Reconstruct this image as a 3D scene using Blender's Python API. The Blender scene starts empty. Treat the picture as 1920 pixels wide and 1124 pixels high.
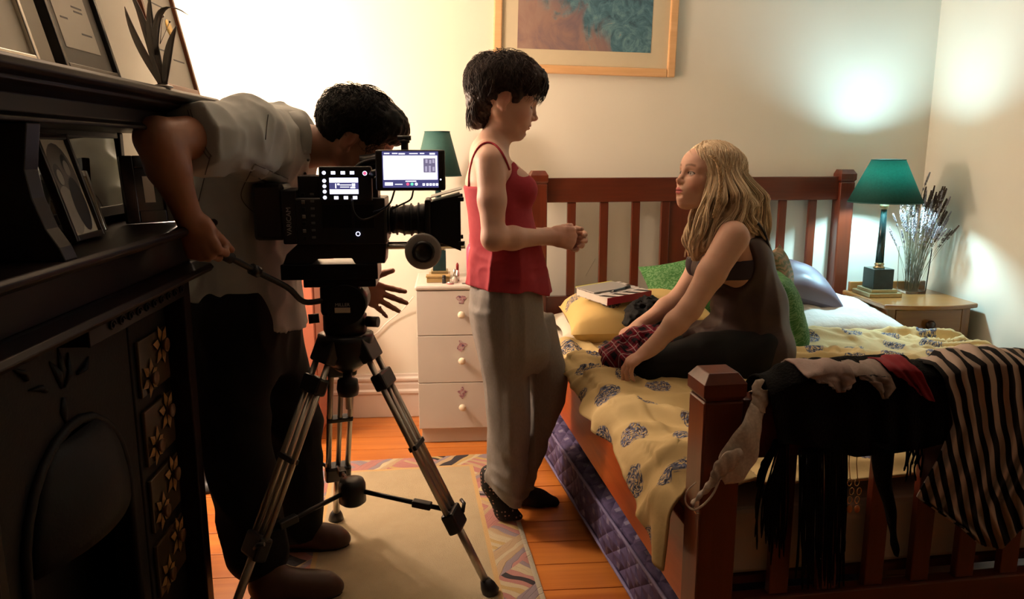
import bpy, math, random
import numpy as np
from mathutils import Vector, Matrix

rng = random.Random(7)
R = math.radians
col = bpy.context.scene.collection
scn = bpy.context.scene

# ------------------------------------------------------------------ camera, world, exposure
FPX, PITCH, YAW, CAMH = 1450.0, R(10.9), R(4.5), 1.35
cam_data = bpy.data.cameras.new('camera')
cam_data.sensor_width = 36.0
cam_data.lens = 36.0 * FPX / 1920.0
cam_data.clip_start = 0.05
cam = bpy.data.objects.new('camera', cam_data)
cam.location = (0, 0, CAMH)
cam.rotation_euler = (math.pi / 2 - PITCH, 0, -YAW)
col.objects.link(cam)
scn.camera = cam
scn.view_settings.view_transform = 'Standard'
scn.view_settings.look = 'None'
scn.view_settings.gamma = 1.0
scn.view_settings.use_curve_mapping = False
scn.view_settings.exposure = 0.28
world = bpy.data.worlds.new('world')
scn.world = world
world.use_nodes = True
world.node_tree.nodes['Background'].inputs[0].default_value = (0.02, 0.018, 0.015, 1)
world.node_tree.nodes['Background'].inputs[1].default_value = 0.3
ALCOVE_W, BEDSIDE_W, UPLIGHT_W = 72.0, 33.0, 165.0
LAMPCOL = (1.0, 0.755, 0.58)

_f = np.array([math.sin(YAW) * math.cos(PITCH), math.cos(YAW) * math.cos(PITCH), -math.sin(PITCH)])
_r = np.array([math.cos(YAW), -math.sin(YAW), 0.0])
_u = np.cross(_r, _f)
_c = np.array([0, 0, CAMH])
def P(px, py, y):
    """point of the vertical plane Y=y that the photograph shows at (px, py)"""
    d = _f * FPX + _r * (px - 960) - _u * (py - 562)
    return _c + d * (y / d[1])

# ------------------------------------------------------------------ node helper and materials
class NT:
    def __init__(s, name, rough=0.6, metal=0.0, spec=0.5):
        s.m = bpy.data.materials.new(name)
        s.m.use_nodes = True
        s.t = s.m.node_tree
        s.b = s.t.nodes['Principled BSDF']
        s.out = s.t.nodes['Material Output']
        s.set('Roughness', rough); s.set('Metallic', metal); s.set('Specular IOR Level', spec)
    def n(s, typ, **kw):
        nd = s.t.nodes.new(typ)
        for k, v in kw.items(): setattr(nd, k, v)
        return nd
    def put(s, sock, v):
        if isinstance(v, bpy.types.NodeSocket): s.t.links.new(v, sock)
        elif isinstance(v, (tuple, list)) and sock.type == 'RGBA' and len(v) == 3: sock.default_value = (*v, 1)
        else: sock.default_value = v
    def set(s, name, v): s.put(s.b.inputs[name], v)
    def coord(s, kind='Object'): return s.n('ShaderNodeTexCoord').outputs[kind]
    def mapv(s, vec, scale=(1, 1, 1), rot=(0, 0, 0), loc=(0, 0, 0)):
        nd = s.n('ShaderNodeMapping'); s.put(nd.inputs['Vector'], vec)
        s.put(nd.inputs['Scale'], scale); s.put(nd.inputs['Rotation'], rot); s.put(nd.inputs['Location'], loc)
        return nd.outputs[0]
    def noise(s, vec, scale=5, detail=3, rough=0.5, dist=0.0):
        nd = s.n('ShaderNodeTexNoise'); s.put(nd.inputs['Vector'], vec)
        s.put(nd.inputs['Scale'], scale); s.put(nd.inputs['Detail'], detail)
        s.put(nd.inputs['Roughness'], rough); s.put(nd.inputs['Distortion'], dist)
        return nd.outputs['Fac']
    def noisec(s, vec, scale=5, detail=2):
        nd = s.n('ShaderNodeTexNoise'); s.put(nd.inputs['Vector'], vec); s.put(nd.inputs['Scale'], scale)
        s.put(nd.inputs['Detail'], detail); return nd.outputs['Color']
    def wave(s, vec, scale=5, dist=2, detail=2, kind='BANDS', dirn='X', dscale=1.0):
        nd = s.n('ShaderNodeTexWave', wave_type=kind)
        if kind == 'BANDS': nd.bands_direction = dirn
        s.put(nd.inputs['Vector'], vec); s.put(nd.inputs['Scale'], scale); s.put(nd.inputs['Distortion'], dist)
        s.put(nd.inputs['Detail'], detail); s.put(nd.inputs['Detail Scale'], dscale)
        return nd.outputs['Fac']
    def voro(s, vec, scale=5, feature='F1', out='Distance', rnd=1.0):
        nd = s.n('ShaderNodeTexVoronoi', feature=feature); s.put(nd.inputs['Vector'], vec)
        s.put(nd.inputs['Scale'], scale); s.put(nd.inputs['Randomness'], rnd); return nd.outputs[out]
    def math(s, op, a, b=0.0, c=None):
        nd = s.n('ShaderNodeMath', operation=op); s.put(nd.inputs[0], a); s.put(nd.inputs[1], b)
        if c is not None: s.put(nd.inputs[2], c)
        return nd.outputs[0]
    def vmath(s, op, a, b=(0, 0, 0)):
        nd = s.n('ShaderNodeVectorMath', operation=op); s.put(nd.inputs[0], a); s.put(nd.inputs[1], b)
        return nd.outputs['Value'] if op in ('LENGTH', 'DOT_PRODUCT', 'DISTANCE') else nd.outputs[0]
    def sep(s, v):
        nd = s.n('ShaderNodeSeparateXYZ'); s.put(nd.inputs[0], v); return nd.outputs
    def comb(s, x, y, z=0.0):
        nd = s.n('ShaderNodeCombineXYZ'); s.put(nd.inputs[0], x); s.put(nd.inputs[1], y); s.put(nd.inputs[2], z)
        return nd.outputs[0]
    def mix(s, f, a, b):
        nd = s.n('ShaderNodeMix', data_type='RGBA'); s.put(nd.inputs[0], f); s.put(nd.inputs[6], a); s.put(nd.inputs[7], b)
        return nd.outputs[2]
    def ramp(s, f, stops, interp='LINEAR'):
        nd = s.n('ShaderNodeValToRGB'); cr = nd.color_ramp; cr.interpolation = interp
        while len(cr.elements) < len(stops): cr.elements.new(0.5)
        for e, (p, c) in zip(cr.elements, stops): e.position = p; e.color = (*c, 1)
        s.put(nd.inputs[0], f); return nd.outputs[0]
    def step(s, f, lo, hi):
        nd = s.n('ShaderNodeMapRange', interpolation_type='SMOOTHSTEP'); s.put(nd.inputs[0], f)
        s.put(nd.inputs[1], lo); s.put(nd.inputs[2], hi); return nd.outputs[0]
    def bump(s, h, strength=0.3, dist=0.01):
        nd = s.n('ShaderNodeBump'); s.put(nd.inputs['Height'], h)
        s.put(nd.inputs['Strength'], strength); s.put(nd.inputs['Distance'], dist)
        s.set('Normal', nd.outputs[0])
    def color(s, c): s.set('Base Color', c)
    def rnd(s): return s.n('ShaderNodeObjectInfo').outputs['Random']

def sc(c, k): return tuple(min(1, max(0, x * k)) for x in c)

def mat(name, c, rough=0.6, metal=0.0, spec=0.5, var=0.12, scale=25.0, stretch=(1, 1, 1), bump=0.0, bscale=200.0, bdist=0.003, rand=0.0):
    t = NT(name, rough, metal, spec)
    v = t.mapv(t.coord(), stretch)
    f = t.noise(v, scale, 4)
    cc = t.mix(f, sc(c, 1 - var), sc(c, 1 + var))
    if rand:
        cc = t.mix(t.math('MULTIPLY', t.rnd(), rand), cc, sc(c, 0.45))
    t.color(cc)
    if bump: t.bump(t.noise(v, bscale, 3), bump, bdist)
    return t.m

def wood(name, c1, c2, rough=0.4, axis='X', scale=14.0, spec=0.5, rand=0.0, bump=0.05, coat=0.0):
    t = NT(name, rough, 0, spec)
    st = {'X': (0.06, 1, 1), 'Y': (1, 0.06, 1), 'Z': (1, 1, 0.06)}[axis]
    co = t.coord()
    if rand: co = t.vmath('ADD', co, t.vmath('MULTIPLY', t.comb(t.rnd(), t.rnd(), t.rnd()), (7, 13, 5)))
    v = t.mapv(co, st)
    f = t.noise(v, scale * 1.2, 6, 0.6, 0.8)
    g = t.noise(t.mapv(co, sc(st, 1)), scale * 6, 3)
    f = t.math('ADD', t.math('MULTIPLY', f, 0.75), t.math('MULTIPLY', g, 0.25))
    cc = t.ramp(f, [(0.28, c1), (0.72, c2)])
    if rand: cc = t.mix(t.math('MULTIPLY', t.rnd(), rand), cc, sc(c1, 0.7))
    t.color(cc)
    if bump: t.bump(f, bump, 0.004)
    if coat: t.set('Coat Weight', coat); t.set('Coat Roughness', 0.12)
    return t.m

def emit(name, c, strength):
    t = NT(name)
    t.color((0, 0, 0)); t.set('Emission Color', c); t.set('Emission Strength', strength)
    return t.m

# ------------------------------------------------------------------ mesh builder
def unit(v):
    v = np.asarray(v, float); n = np.linalg.norm(v); return v / n if n > 1e-12 else v

class MB:
    def __init__(s): s.v, s.f, s.uv, s.sm, s.mi, s.cur, s.cm = [], [], [], [], [], True, 0
    def add(s, vs, fs, smooth=None, uvs=None):
        o = len(s.v)
        s.v += [tuple(map(float, p)) for p in vs]
        s.uv += [tuple(p) for p in uvs] if uvs is not None else [(0.0, 0.0)] * len(vs)
        for f in fs:
            s.f.append(tuple(i + o for i in f)); s.sm.append(s.cur if smooth is None else smooth); s.mi.append(s.cm)
        return s
    def obox(s, c, a, b, d):
        """box: centre and three half-axis vectors"""
        c, a, b, d = map(lambda q: np.asarray(q, float), (c, a, b, d))
        vs = [c + i * a + j * b + k * d for i in (-1, 1) for j in (-1, 1) for k in (-1, 1)]
        fs = [(0, 1, 3, 2), (4, 6, 7, 5), (0, 4, 5, 1), (2, 3, 7, 6), (0, 2, 6, 4), (1, 5, 7, 3)]
        if np.dot(np.cross(a, b), d) < 0: fs = [f[::-1] for f in fs]
        return s.add(vs, fs, False)
    def box(s, x0, x1, y0, y1, z0, z1):
        return s.obox(((x0 + x1) / 2, (y0 + y1) / 2, (z0 + z1) / 2), ((x1 - x0) / 2, 0, 0), (0, (y1 - y0) / 2, 0), (0, 0, (z1 - z0) / 2))
    def tube(s, pts, r, n=8, closed=False, flat=1.0, caps=True):
        pts = [np.asarray(p, float) for p in pts]; m = len(pts)
        rs = list(r) if hasattr(r, '__len__') else [r] * m
        tg = []
        for i in range(m):
            a = pts[(i - 1) % m] if (i or closed) else pts[0]
            b = pts[(i + 1) % m] if (i < m - 1 or closed) else pts[-1]
            tg.append(unit(b - a))
        ref = np.array([0, 0, 1.0]) if abs(tg[0][2]) < 0.9 else np.array([1.0, 0, 0])
        nx = unit(np.cross(tg[0], ref)); vs = []
        for i in range(m):
            nx = unit(nx - tg[i] * np.dot(nx, tg[i])); ny = np.cross(tg[i], nx)
            for k in range(n):
                a = 2 * math.pi * k / n
                vs.append(pts[i] + rs[i] * (math.cos(a) * nx + flat * math.sin(a) * ny))
        fs = []
        for i in range(m if closed else m - 1):
            for k in range(n):
                a, b = i * n + k, i * n + (k + 1) % n
                c, d = ((i + 1) % m) * n + (k + 1) % n, ((i + 1) % m) * n + k
                fs.append((a, b, c, d))
        s.add(vs, fs, n > 4)
        if caps and not closed:
            o = len(s.v) - len(vs)
            s.f.append(tuple(o + k for k in range(n))[::-1]); s.sm.append(False); s.mi.append(s.cm)
            s.f.append(tuple(o + (m - 1) * n + k for k in range(n))); s.sm.append(False); s.mi.append(s.cm)
        return s
    def cyl(s, a, b, r, n=20, r2=None): return s.tube([a, b], [r, r if r2 is None else r2], n)
    def lathe(s, prof, c=(0, 0, 0), n=28, axis=(0, 0, 1), flat=None, phase=0.0):
        """prof: (radius, height) pairs along axis; flat: number of sides when it should look faceted"""
        ax = unit(axis); ref = np.array([1.0, 0, 0]) if abs(ax[0]) < 0.9 else np.array([0, 1.0, 0])
        e1 = unit(ref - ax * np.dot(ref, ax)); e2 = np.cross(ax, e1); c = np.asarray(c, float)
        k = flat or n; vs = []; fs = []
        for (r, h) in prof:
            for i in range(k):
                a = 2 * math.pi * i / k + phase
                vs.append(c + ax * h + r * (math.cos(a) * e1 + math.sin(a) * e2))
        for j in range(len(prof) - 1):
            for i in range(k):
                fs.append((j * k + i, j * k + (i + 1) % k, (j + 1) * k + (i + 1) % k, (j + 1) * k + i))
        fs.append(tuple(range(k))[::-1]); fs.append(tuple((len(prof) - 1) * k + i for i in range(k)))
        return s.add(vs, fs, flat is None)
    def prism(s, poly, o, e1, e2, ex):
        """2D polygon in plane (o,e1,e2) pushed along vector ex"""
        o, e1, e2, ex = map(lambda q: np.asarray(q, float), (o, e1, e2, ex)); n = len(poly)
        a = [o + x * e1 + y * e2 for x, y in poly]; b = [p + ex for p in a]
        fs = [tuple(range(n))[::-1], tuple(range(n, 2 * n))] + [(i, (i + 1) % n, n + (i + 1) % n, n + i) for i in range(n)]
        area = sum(poly[i][0] * poly[(i + 1) % n][1] - poly[(i + 1) % n][0] * poly[i][1] for i in range(n))
        if (np.dot(np.cross(e1, e2), ex) < 0) != (area < 0): fs = [f[::-1] for f in fs]
        return s.add(a + b, fs, False)
    def grid(s, pts, uvs=None, smooth=True, flip=False):
        """pts: rows x cols array of points"""
        pts = np.asarray(pts, float); h, w = pts.shape[:2]
        fs = []
        for i in range(h - 1):
            for j in range(w - 1):
                q = (i * w + j, i * w + j + 1, (i + 1) * w + j + 1, (i + 1) * w + j)
                fs.append(q[::-1] if flip else q)
        return s.add(pts.reshape(-1, 3), fs, smooth, None if uvs is None else np.asarray(uvs).reshape(-1, 2))
    def ball(s, c, r, n=16, m=10, axes=None):
        rr = np.array(r if hasattr(r, '__len__') else (r, r, r), float)
        prof = [(math.sin(math.pi * i / m), -math.cos(math.pi * i / m)) for i in range(m + 1)]
        prof[0] = (0.02, -1); prof[-1] = (0.02, 1)
        t = MB(); t.lathe(prof, (0, 0, 0), n)
        A = np.eye(3) if axes is None else np.array(axes, float)
        vs = [(np.array(p) * rr) @ A + np.asarray(c, float) for p in t.v]
        return s.add(vs, t.f, True)
    def xf(s, Mx):
        Mx = Matrix(Mx) if not isinstance(Mx, Matrix) else Mx
        s.v = [tuple(Mx @ Vector(p)) for p in s.v]; return s

BASE = {}
def tag(o, label=None, cat=None, group=None, kind=None):
    if label: o['label'] = label
    if cat: o['category'] = cat
    if group: o['group'] = group
    if kind: o['kind'] = kind
    return o

def thing(name, label, cat, base=(0, 0, 0), group=None):
    o = bpy.data.objects.new(name, None); o.empty_display_size = 0.1
    o.location = base; col.objects.link(o); BASE[o.name] = np.asarray(base, float)
    return tag(o, label, cat, group)

def obj(name, mb, m, parent=None, bevel=0.0, label=None, cat=None, group=None, kind=None, sub=0, base=None, solid=0.0):
    """one mesh object from world-space geometry; its origin sits at the base of its thing"""
    me = bpy.data.meshes.new(name)
    if isinstance(mb, MB):
        v = np.array(mb.v, float)
    if parent is not None: b = BASE[parent.name]
    elif base is not None: b = np.asarray(base, float)
    else:
        lo, hi = v.min(0), v.max(0); b = np.array([(lo[0] + hi[0]) / 2, (lo[1] + hi[1]) / 2, lo[2]])
    me.from_pydata((v - b).tolist(), [], mb.f)
    me.polygons.foreach_set('use_smooth', mb.sm)
    for x in (m if isinstance(m, (list, tuple)) else [m]): me.materials.append(x.m if isinstance(x, NT) else x)
    if any(mb.mi): me.polygons.foreach_set('material_index', mb.mi)
    if any(u != (0.0, 0.0) for u in mb.uv):
        uvl = me.uv_layers.new(name='UVMap')
        li = np.empty(len(me.loops), dtype=np.int32); me.loops.foreach_get('vertex_index', li)
        uvl.data.foreach_set('uv', np.array(mb.uv, dtype=np.float32)[li].ravel())
    me.update()
    o = bpy.data.objects.new(name, me); col.objects.link(o)
    if parent is not None: o.parent = parent
    else: o.location = b
    BASE[o.name] = b
    if solid:
        md = o.modifiers.new('thickness', 'SOLIDIFY'); md.thickness = abs(solid); md.offset = -1 if solid > 0 else 1
    if bevel:
        md = o.modifiers.new('bevel', 'BEVEL'); md.width = bevel; md.segments = 2; md.limit_method = 'ANGLE'; md.angle_limit = R(40)
    if sub:
        md = o.modifiers.new('subdivision', 'SUBSURF'); md.levels = sub; md.render_levels = sub
    return tag(o, label, cat, group, kind)

def copy_tree(o, parent=None, off=(0, 0, 0)):
    c = o.copy(); col.objects.link(c); c.parent = parent
    if parent is None: c.location = Vector(o.location) + Vector(off)
    BASE[c.name] = BASE[o.name] + (np.asarray(off) if parent is None else 0)
    for ch in list(o.children): copy_tree(ch, c)
    return c

def bez(p0, p1, p2, p3, n=12):
    p0, p1, p2, p3 = map(lambda q: np.asarray(q, float), (p0, p1, p2, p3))
    return [p0 * (1 - t) ** 3 + 3 * p1 * t * (1 - t) ** 2 + 3 * p2 * t * t * (1 - t) + p3 * t ** 3 for t in np.linspace(0, 1, n)]

def spline(pts, n=40):
    """Catmull-Rom through the points"""
    p = [np.asarray(q, float) for q in pts]; p = [2 * p[0] - p[1]] + p + [2 * p[-1] - p[-2]]; out = []
    m = len(p) - 3
    for t in np.linspace(0, m - 1e-9, n):
        i = int(t); f = t - i; a, b, c, d = p[i:i + 4]
        out.append(0.5 * (2 * b + (c - a) * f + (2 * a - 5 * b + 4 * c - d) * f * f + (3 * b - a - 3 * c + d) * f ** 3))
    return out

def lerp(a, b, t): return a + (b - a) * t
def sstep(a, b, x):
    t = np.clip((np.asarray(x, float) - a) / (b - a), 0, 1); return t * t * (3 - 2 * t)

# cheap smooth 3D value noise for shaping geometry
_tab = np.random.RandomState(3).rand(32, 32, 32)
def vnoise(p, scale=1.0, seed=0):
    p = np.asarray(p, float) * scale + seed * 7.31
    i = np.floor(p).astype(int); f = p - i; f = f * f * (3 - 2 * f); out = 0
    for a in (0, 1):
        for b in (0, 1):
            for c in (0, 1):
                w = (f[..., 0] if a else 1 - f[..., 0]) * (f[..., 1] if b else 1 - f[..., 1]) * (f[..., 2] if c else 1 - f[..., 2])
                out = out + w * _tab[(i[..., 0] + a) % 32, (i[..., 1] + b) % 32, (i[..., 2] + c) % 32]
    return out * 2 - 1
def PX(px, py, x):
    d = _f * FPX + _r * (px - 960) - _u * (py - 562); return _c + d * (x / d[0])
def PZ(px, py, z):
    d = _f * FPX + _r * (px - 960) - _u * (py - 562); return _c + d * ((z - CAMH) / d[2])
# ------------------------------------------------------------------ shared materials
PLASTER = mat('cream_plaster', (0.72, 0.68, 0.575), 0.75, var=0.04, scale=3, bump=0.04, bscale=90, bdist=0.002)
TRIMW = mat('white_trim_paint', (0.66, 0.59, 0.53), 0.4, var=0.04, scale=8)
PINE = wood('pine_floor', (0.40, 0.105, 0.020), (0.72, 0.265, 0.050), 0.33, 'X', 9, rand=0.35, coat=0.15)
DARKWOOD = wood('ebonised_mantel_wood', (0.004, 0.0022, 0.0018), (0.012, 0.0055, 0.0045), 0.40, 'Y', 10, coat=0.03, spec=0.15)
REDWOOD_Z = wood('red_stained_wood_upright', (0.070, 0.012, 0.005), (0.155, 0.028, 0.009), 0.32, 'Z', 12, coat=0.25)
REDWOOD_X = wood('red_stained_wood_crossways', (0.070, 0.012, 0.005), (0.155, 0.028, 0.009), 0.32, 'X', 12, coat=0.25)
REDWOOD_LIT = wood('red_stained_wood_lit_rail', (0.30, 0.050, 0.010), (0.52, 0.105, 0.020), 0.32, 'Y', 12, coat=0.25)  # rail brighter than the other bed wood: lamp light put into its colour
BLACKPL = mat('black_plastic', (0.012, 0.012, 0.013), 0.38, var=0.1)
BLACKM = mat('black_anodised_metal', (0.015, 0.015, 0.016), 0.3, 0.6, var=0.1)
ALU = mat('brushed_aluminium_tube', (0.50, 0.46, 0.40), 0.34, 0.85, var=0.08, scale=40, stretch=(1, 1, 0.1))
STEEL = mat('bright_steel', (0.7, 0.7, 0.7), 0.2, 1.0, var=0.03)
CAST = mat('black_cast_iron', (0.005, 0.005, 0.005), 0.55, 0.0, 0.2, bump=0.2, bscale=120)

# ------------------------------------------------------------------ the room
YB, XR, XL, XC, ZC, YF = 3.86, 2.437, -1.5, -0.88, 2.72, -1.6
fl = obj('floor', MB().box(XL, XR, YF, YB, -0.06, -0.022), mat('dark_subfloor', (0.03, 0.02, 0.012), 0.9), kind='structure')
y = YB
k = 0
while y > YF:
    w = 0.152
    x0, cut = XL, XL + rng.uniform(1.2, 3.4)
    for (a, b) in ((XL, cut), (cut, XR)):
        if b - a < 0.1: continue
        obj('floorboard', MB().box(a + 0.0012, b - 0.0012, max(YF, y - w) + 0.0016, y - 0.0016, -0.022, rng.uniform(-0.0012, 0.0)), PINE, fl, bevel=0.0015)
    y -= w
obj('wall_back', MB().box(XL - 0.1, XR + 0.1, YB, YB + 0.1, -0.06, ZC), PLASTER, kind='structure')
obj('wall_right', MB().box(XR, XR + 0.1, YF, YB, -0.06, ZC), PLASTER, kind='structure')
obj('wall_left', MB().box(XL - 0.1, XL, YF, YB, -0.06, ZC), PLASTER, kind='structure')
obj('wall_front', MB().box(XL, XR, YF - 0.1, YF, -0.06, ZC), mat('dark_bounce_cutting_paint', (0.09, 0.085, 0.07), 0.7), kind='structure')  # unseen wall, colour made dark to cut bounce and deepen the foreground shade
cb = MB().box(XL, XC, 0.35, 2.52, -0.022, ZC)
obj('wall_chimney', cb, PLASTER, kind='structure')
obj('ceiling', MB().box(XL, XR, YF, YB, ZC, ZC + 0.1), mat('white_ceiling_paint', (0.7, 0.67, 0.62), 0.8, var=0.02), kind='structure')
# moulded baseboards
BP = [(0, 0), (0.022, 0), (0.022, 0.120), (0.030, 0.128), (0.030, 0.140), (0.022, 0.150), (0.022, 0.175), (0.016, 0.185),
      (0.026, 0.195), (0.026, 0.207), (0.014, 0.214), (0.012, 0.228), (0, 0.228)]
obj('baseboard_back', MB().prism(BP, (XL, YB, 0), (0, -1, 0), (0, 0, 1), (XR - XL, 0, 0)), TRIMW, kind='structure', bevel=0.002)
obj('baseboard_right', MB().prism(BP, (XR, YF, 0), (-1, 0, 0), (0, 0, 1), (0, YB - YF - 0.03, 0)), TRIMW, kind='structure', bevel=0.002)
obj('baseboard_left', MB().prism(BP, (XL, 2.52, 0), (1, 0, 0), (0, 0, 1), (0, YB - 2.55, 0)), TRIMW, kind='structure', bevel=0.002)

obj('baseboard_chimney', MB().prism(BP, (XC, 2.11, 0), (1, 0, 0), (0, 0, 1), (0, 2.52 - 2.11, 0)), TRIMW, kind='structure', bevel=0.002)
# ------------------------------------------------------------------ lamps that light the room
BULBWARM = emit('warm_globe_glow', (1.0, 0.66, 0.36), 1.0)
def alcove_lamp():
    c = np.array([-1.02, 3.10, 0.0]); zt = 1.47
    t = thing('floor_lamp', 'lit uplighter floor lamp with glowing globe in the alcove behind the cameraman', 'lamp', (c[0], c[1], 0))
    obj('base', MB().lathe([(0.13, 0), (0.13, 0.015), (0.05, 0.03), (0.014, 0.05)], c), BLACKM, t)
    obj('pole', MB().cyl(c + (0, 0, 0.04), c + (0, 0, zt - 0.09), 0.010), BLACKM, t)
    m = NT('warm_globe_glass'); m.color((0, 0, 0)); m.set('Emission Color', LAMPCOL)
    r = 0.085
    m.set('Emission Strength', ALCOVE_W / (4 * math.pi ** 2 * r * r))
    obj('globe_shade', MB().ball(c + (0, 0, zt), r, 24, 14), m.m, t, label='glowing warm globe')
    obj('collar', MB().cyl(c + (0, 0, zt - 0.11), c + (0, 0, zt - 0.080), 0.025), BLACKM, t)
    L = bpy.data.lights.new('uplight', 'SPOT'); L.energy = UPLIGHT_W; L.color = LAMPCOL; L.spot_size = R(130); L.spot_blend = 0.6; L.shadow_soft_size = 0.08
    lo = bpy.data.objects.new('uplight', L); lo.location = (c[0], c[1], zt + 0.10); lo.rotation_euler = (math.pi, 0, 0); col.objects.link(lo)
alcove_lamp()
# ------------------------------------------------------------------ fireplace with overmantel (on the left wall)
YN, YE = 0.98, 2.10
fp = thing('fireplace', 'black antique fireplace with mirrored overmantel, daffodil tiles and cast iron hood', 'fireplace', (-0.75, (YN + YE) / 2, 0))
def fbx(name, x0, x1, y0, y1, z0, z1, m=DARKWOOD, bv=0.004, par=fp, **k):
    return obj(name, MB().box(x0, x1, y0, y1, z0, z1), m, par, bevel=bv, **k)
# top shelf with stepped cornice, profile in X-Z pushed along Y
cor = [(-0.876, 1.395), (-0.655, 1.395), (-0.655, 1.402), (-0.668, 1.410), (-0.668, 1.438), (-0.640, 1.446), (-0.628, 1.452), (-0.628, 1.458),
       (-0.606, 1.461), (-0.600, 1.468), (-0.600, 1.478), (-0.606, 1.484), (-0.876, 1.484)]
obj('top_shelf', MB().prism(cor, (0, YN, 0), (1, 0, 0), (0, 0, 1), (0, YE + 0.05 - YN, 0)), DARKWOOD, fp, bevel=0.002)
low = [(-0.876, 1.130), (-0.690, 1.130), (-0.672, 1.138), (-0.655, 1.146), (-0.628, 1.150), (-0.620, 1.158), (-0.620, 1.166), (-0.627, 1.172), (-0.876, 1.172)]
obj('mantel_shelf', MB().prism(low, (0, YN, 0), (1, 0, 0), (0, 0, 1), (0, YE + 0.02 - YN, 0)), DARKWOOD, fp, bevel=0.002)
fbx('back_panel', -0.878, -0.862, YN + 0.04, YE, 1.172, 1.395)
# mirror, tipped back a little
t_ = R(3.0); up_ = np.array([-math.sin(t_), 0, math.cos(t_)]); nn_ = np.array([math.cos(t_), 0, math.sin(t_)])
MIR = NT('silvered_mirror', 0.015, 1.0); MIR.color((0.82, 0.84, 0.82))
mb = MB(); mb.obox(np.array([-0.842, 1.60, 1.300]), nn_ * 0.003, (0, 0.46, 0), up_ * 0.085)
mir = obj('mirror', mb, MIR.m, fp)
fr = MB()
for z in (1.205, 1.392): fr.obox(np.array([-0.842, 1.60, 1.300]) + up_ * (z - 1.300), nn_ * 0.010, (0, 0.47, 0), up_ * 0.012)
obj('mirror_frame', fr, DARKWOOD, mir, bevel=0.002)
def bracket(y0):
    c = [(-0.862, 1.395), (-0.662, 1.395), (-0.668, 1.36), (-0.674, 1.32), (-0.668, 1.275), (-0.652, 1.225), (-0.634, 1.195), (-0.626, 1.172), (-0.862, 1.172)]
    return MB().prism(c, (0, y0, 0), (1, 0, 0), (0, 0, 1), (0, 0.045, 0))
obj('side_bracket', bracket(1.30), DARKWOOD, fp, bevel=0.003)
fbx('rear_post', -0.862, -0.835, 2.075, 2.10, 1.172, 1.395)
fbx('frieze_panel', -0.876, -0.694, YN, YE, 1.062, 1.130, bv=0.002)
mo = [(-0.876, 1.022), (-0.680, 1.022), (-0.660, 1.030), (-0.640, 1.036), (-0.632, 1.046), (-0.640, 1.056), (-0.680, 1.062), (-0.876, 1.062)]
obj('moulding', MB().prism(mo, (0, YN, 0), (1, 0, 0), (0, 0, 1), (0, YE - YN, 0)), DARKWOOD, fp, bevel=0.002)
fbx('jamb', -0.876, -0.690, YN, YN + 0.17, 0, 1.022)
fbx('jamb', -0.876, -0.700, YE - 0.052, YE, 0, 1.022)
for (a, b) in ((YN + 0.03, YN + 0.14),):
    fbx('jamb_panel', -0.690, -0.684, a, b, 0.12, 0.95, bv=0.003)
# cast iron insert: arch-topped plate
def arch(y0, y1, zt, zc, n=14):
    c = (y0 + y1) / 2; r = (y1 - y0) / 2
    return [(c + r * math.cos(a), zc + (zt - zc) * math.sin(a)) for a in np.linspace(0, math.pi, n)]
oy0, oy1 = 1.30, 1.74
A = arch(oy0, oy1, 0.82, 0.60)
plate = [(YN + 0.17, 0), (oy0, 0)] + A[::-1] + [(oy1, 0), (1.815, 0), (1.815, 1.022), (YN + 0.17, 1.022)]
obj('iron_surround', MB().prism(plate, (-0.80, 0, 0), (0, 1, 0), (0, 0, 1), (0.045, 0, 0)), CAST, fp, bevel=0.004)
fbx('fire_back', -0.874, -0.868, YN + 0.17, YE - 0.052, 0, 1.022, CAST)
fbx('tile_surround', -0.80, -0.752, 1.815, YE - 0.052, 0, 1.022, CAST)
rim = MB().tube([(-0.752, y_, z_) for y_, z_ in [(oy0, 0.02)] + A[::-1] + [(oy1, 0.02)]], 0.011, 8)
obj('arch_rim', rim, CAST, fp)
hood = MB()
rows = []
for t in np.linspace(0, 1, 8):
    z = lerp(0.60, 0.80, t); h = math.sqrt(max(0.0, 1 - ((z - 0.60) / 0.22) ** 2)) * 0.20
    rows.append([(-0.75 + 0.055 * math.sin(math.pi * (1 - t) * 0.6) * (1 - s * s), 1.52 + s * h, z) for s in np.linspace(-1, 1, 15)])
hood.grid(rows, flip=True)
obj('smoke_hood', hood, CAST, fp, solid=0.008)
# leaf spray on the iron plate and a carved strip under the moulding
lv = MB()
for (y0, z0, a, L) in ((1.50, 0.90, 60, 0.07), (1.50, 0.90, 120, 0.07), (1.50, 0.90, 90, 0.08), (1.44, 0.91, 160, 0.06), (1.56, 0.91, 20, 0.06), (1.50, 0.88, 270, 0.06), (1.62, 0.95, 40, 0.05), (1.38, 0.95, 140, 0.05)):
    d = np.array([0, math.cos(R(a)), math.sin(R(a))]); q = np.cross(d, (1, 0, 0)); p = np.array([-0.754, y0, z0])
    lv.tube([p, p + d * L * 0.4 + q * 0.006, p + d * L], [0.006, 0.013, 0.002], 6, flat=0.5)
obj('leaf_ornament', lv, CAST, fp)
sv = MB()
for i in range(10):
    yc = 1.60 + i * 0.046
    sv.tube([(-0.692, yc + 0.016 * math.cos(a) * (1 - a / 11), 1.0 + 0.012 * math.sin(a) * (1 - a / 11)) for a in np.linspace(0, 8, 16)], 0.0028, 5)
fbx('carved_rail', -0.80, -0.694, 1.50, YE - 0.052, 0.978, 1.021, DARKWOOD, 0.002)
obj('carved_scrolls', sv, DARKWOOD, fp)
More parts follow.
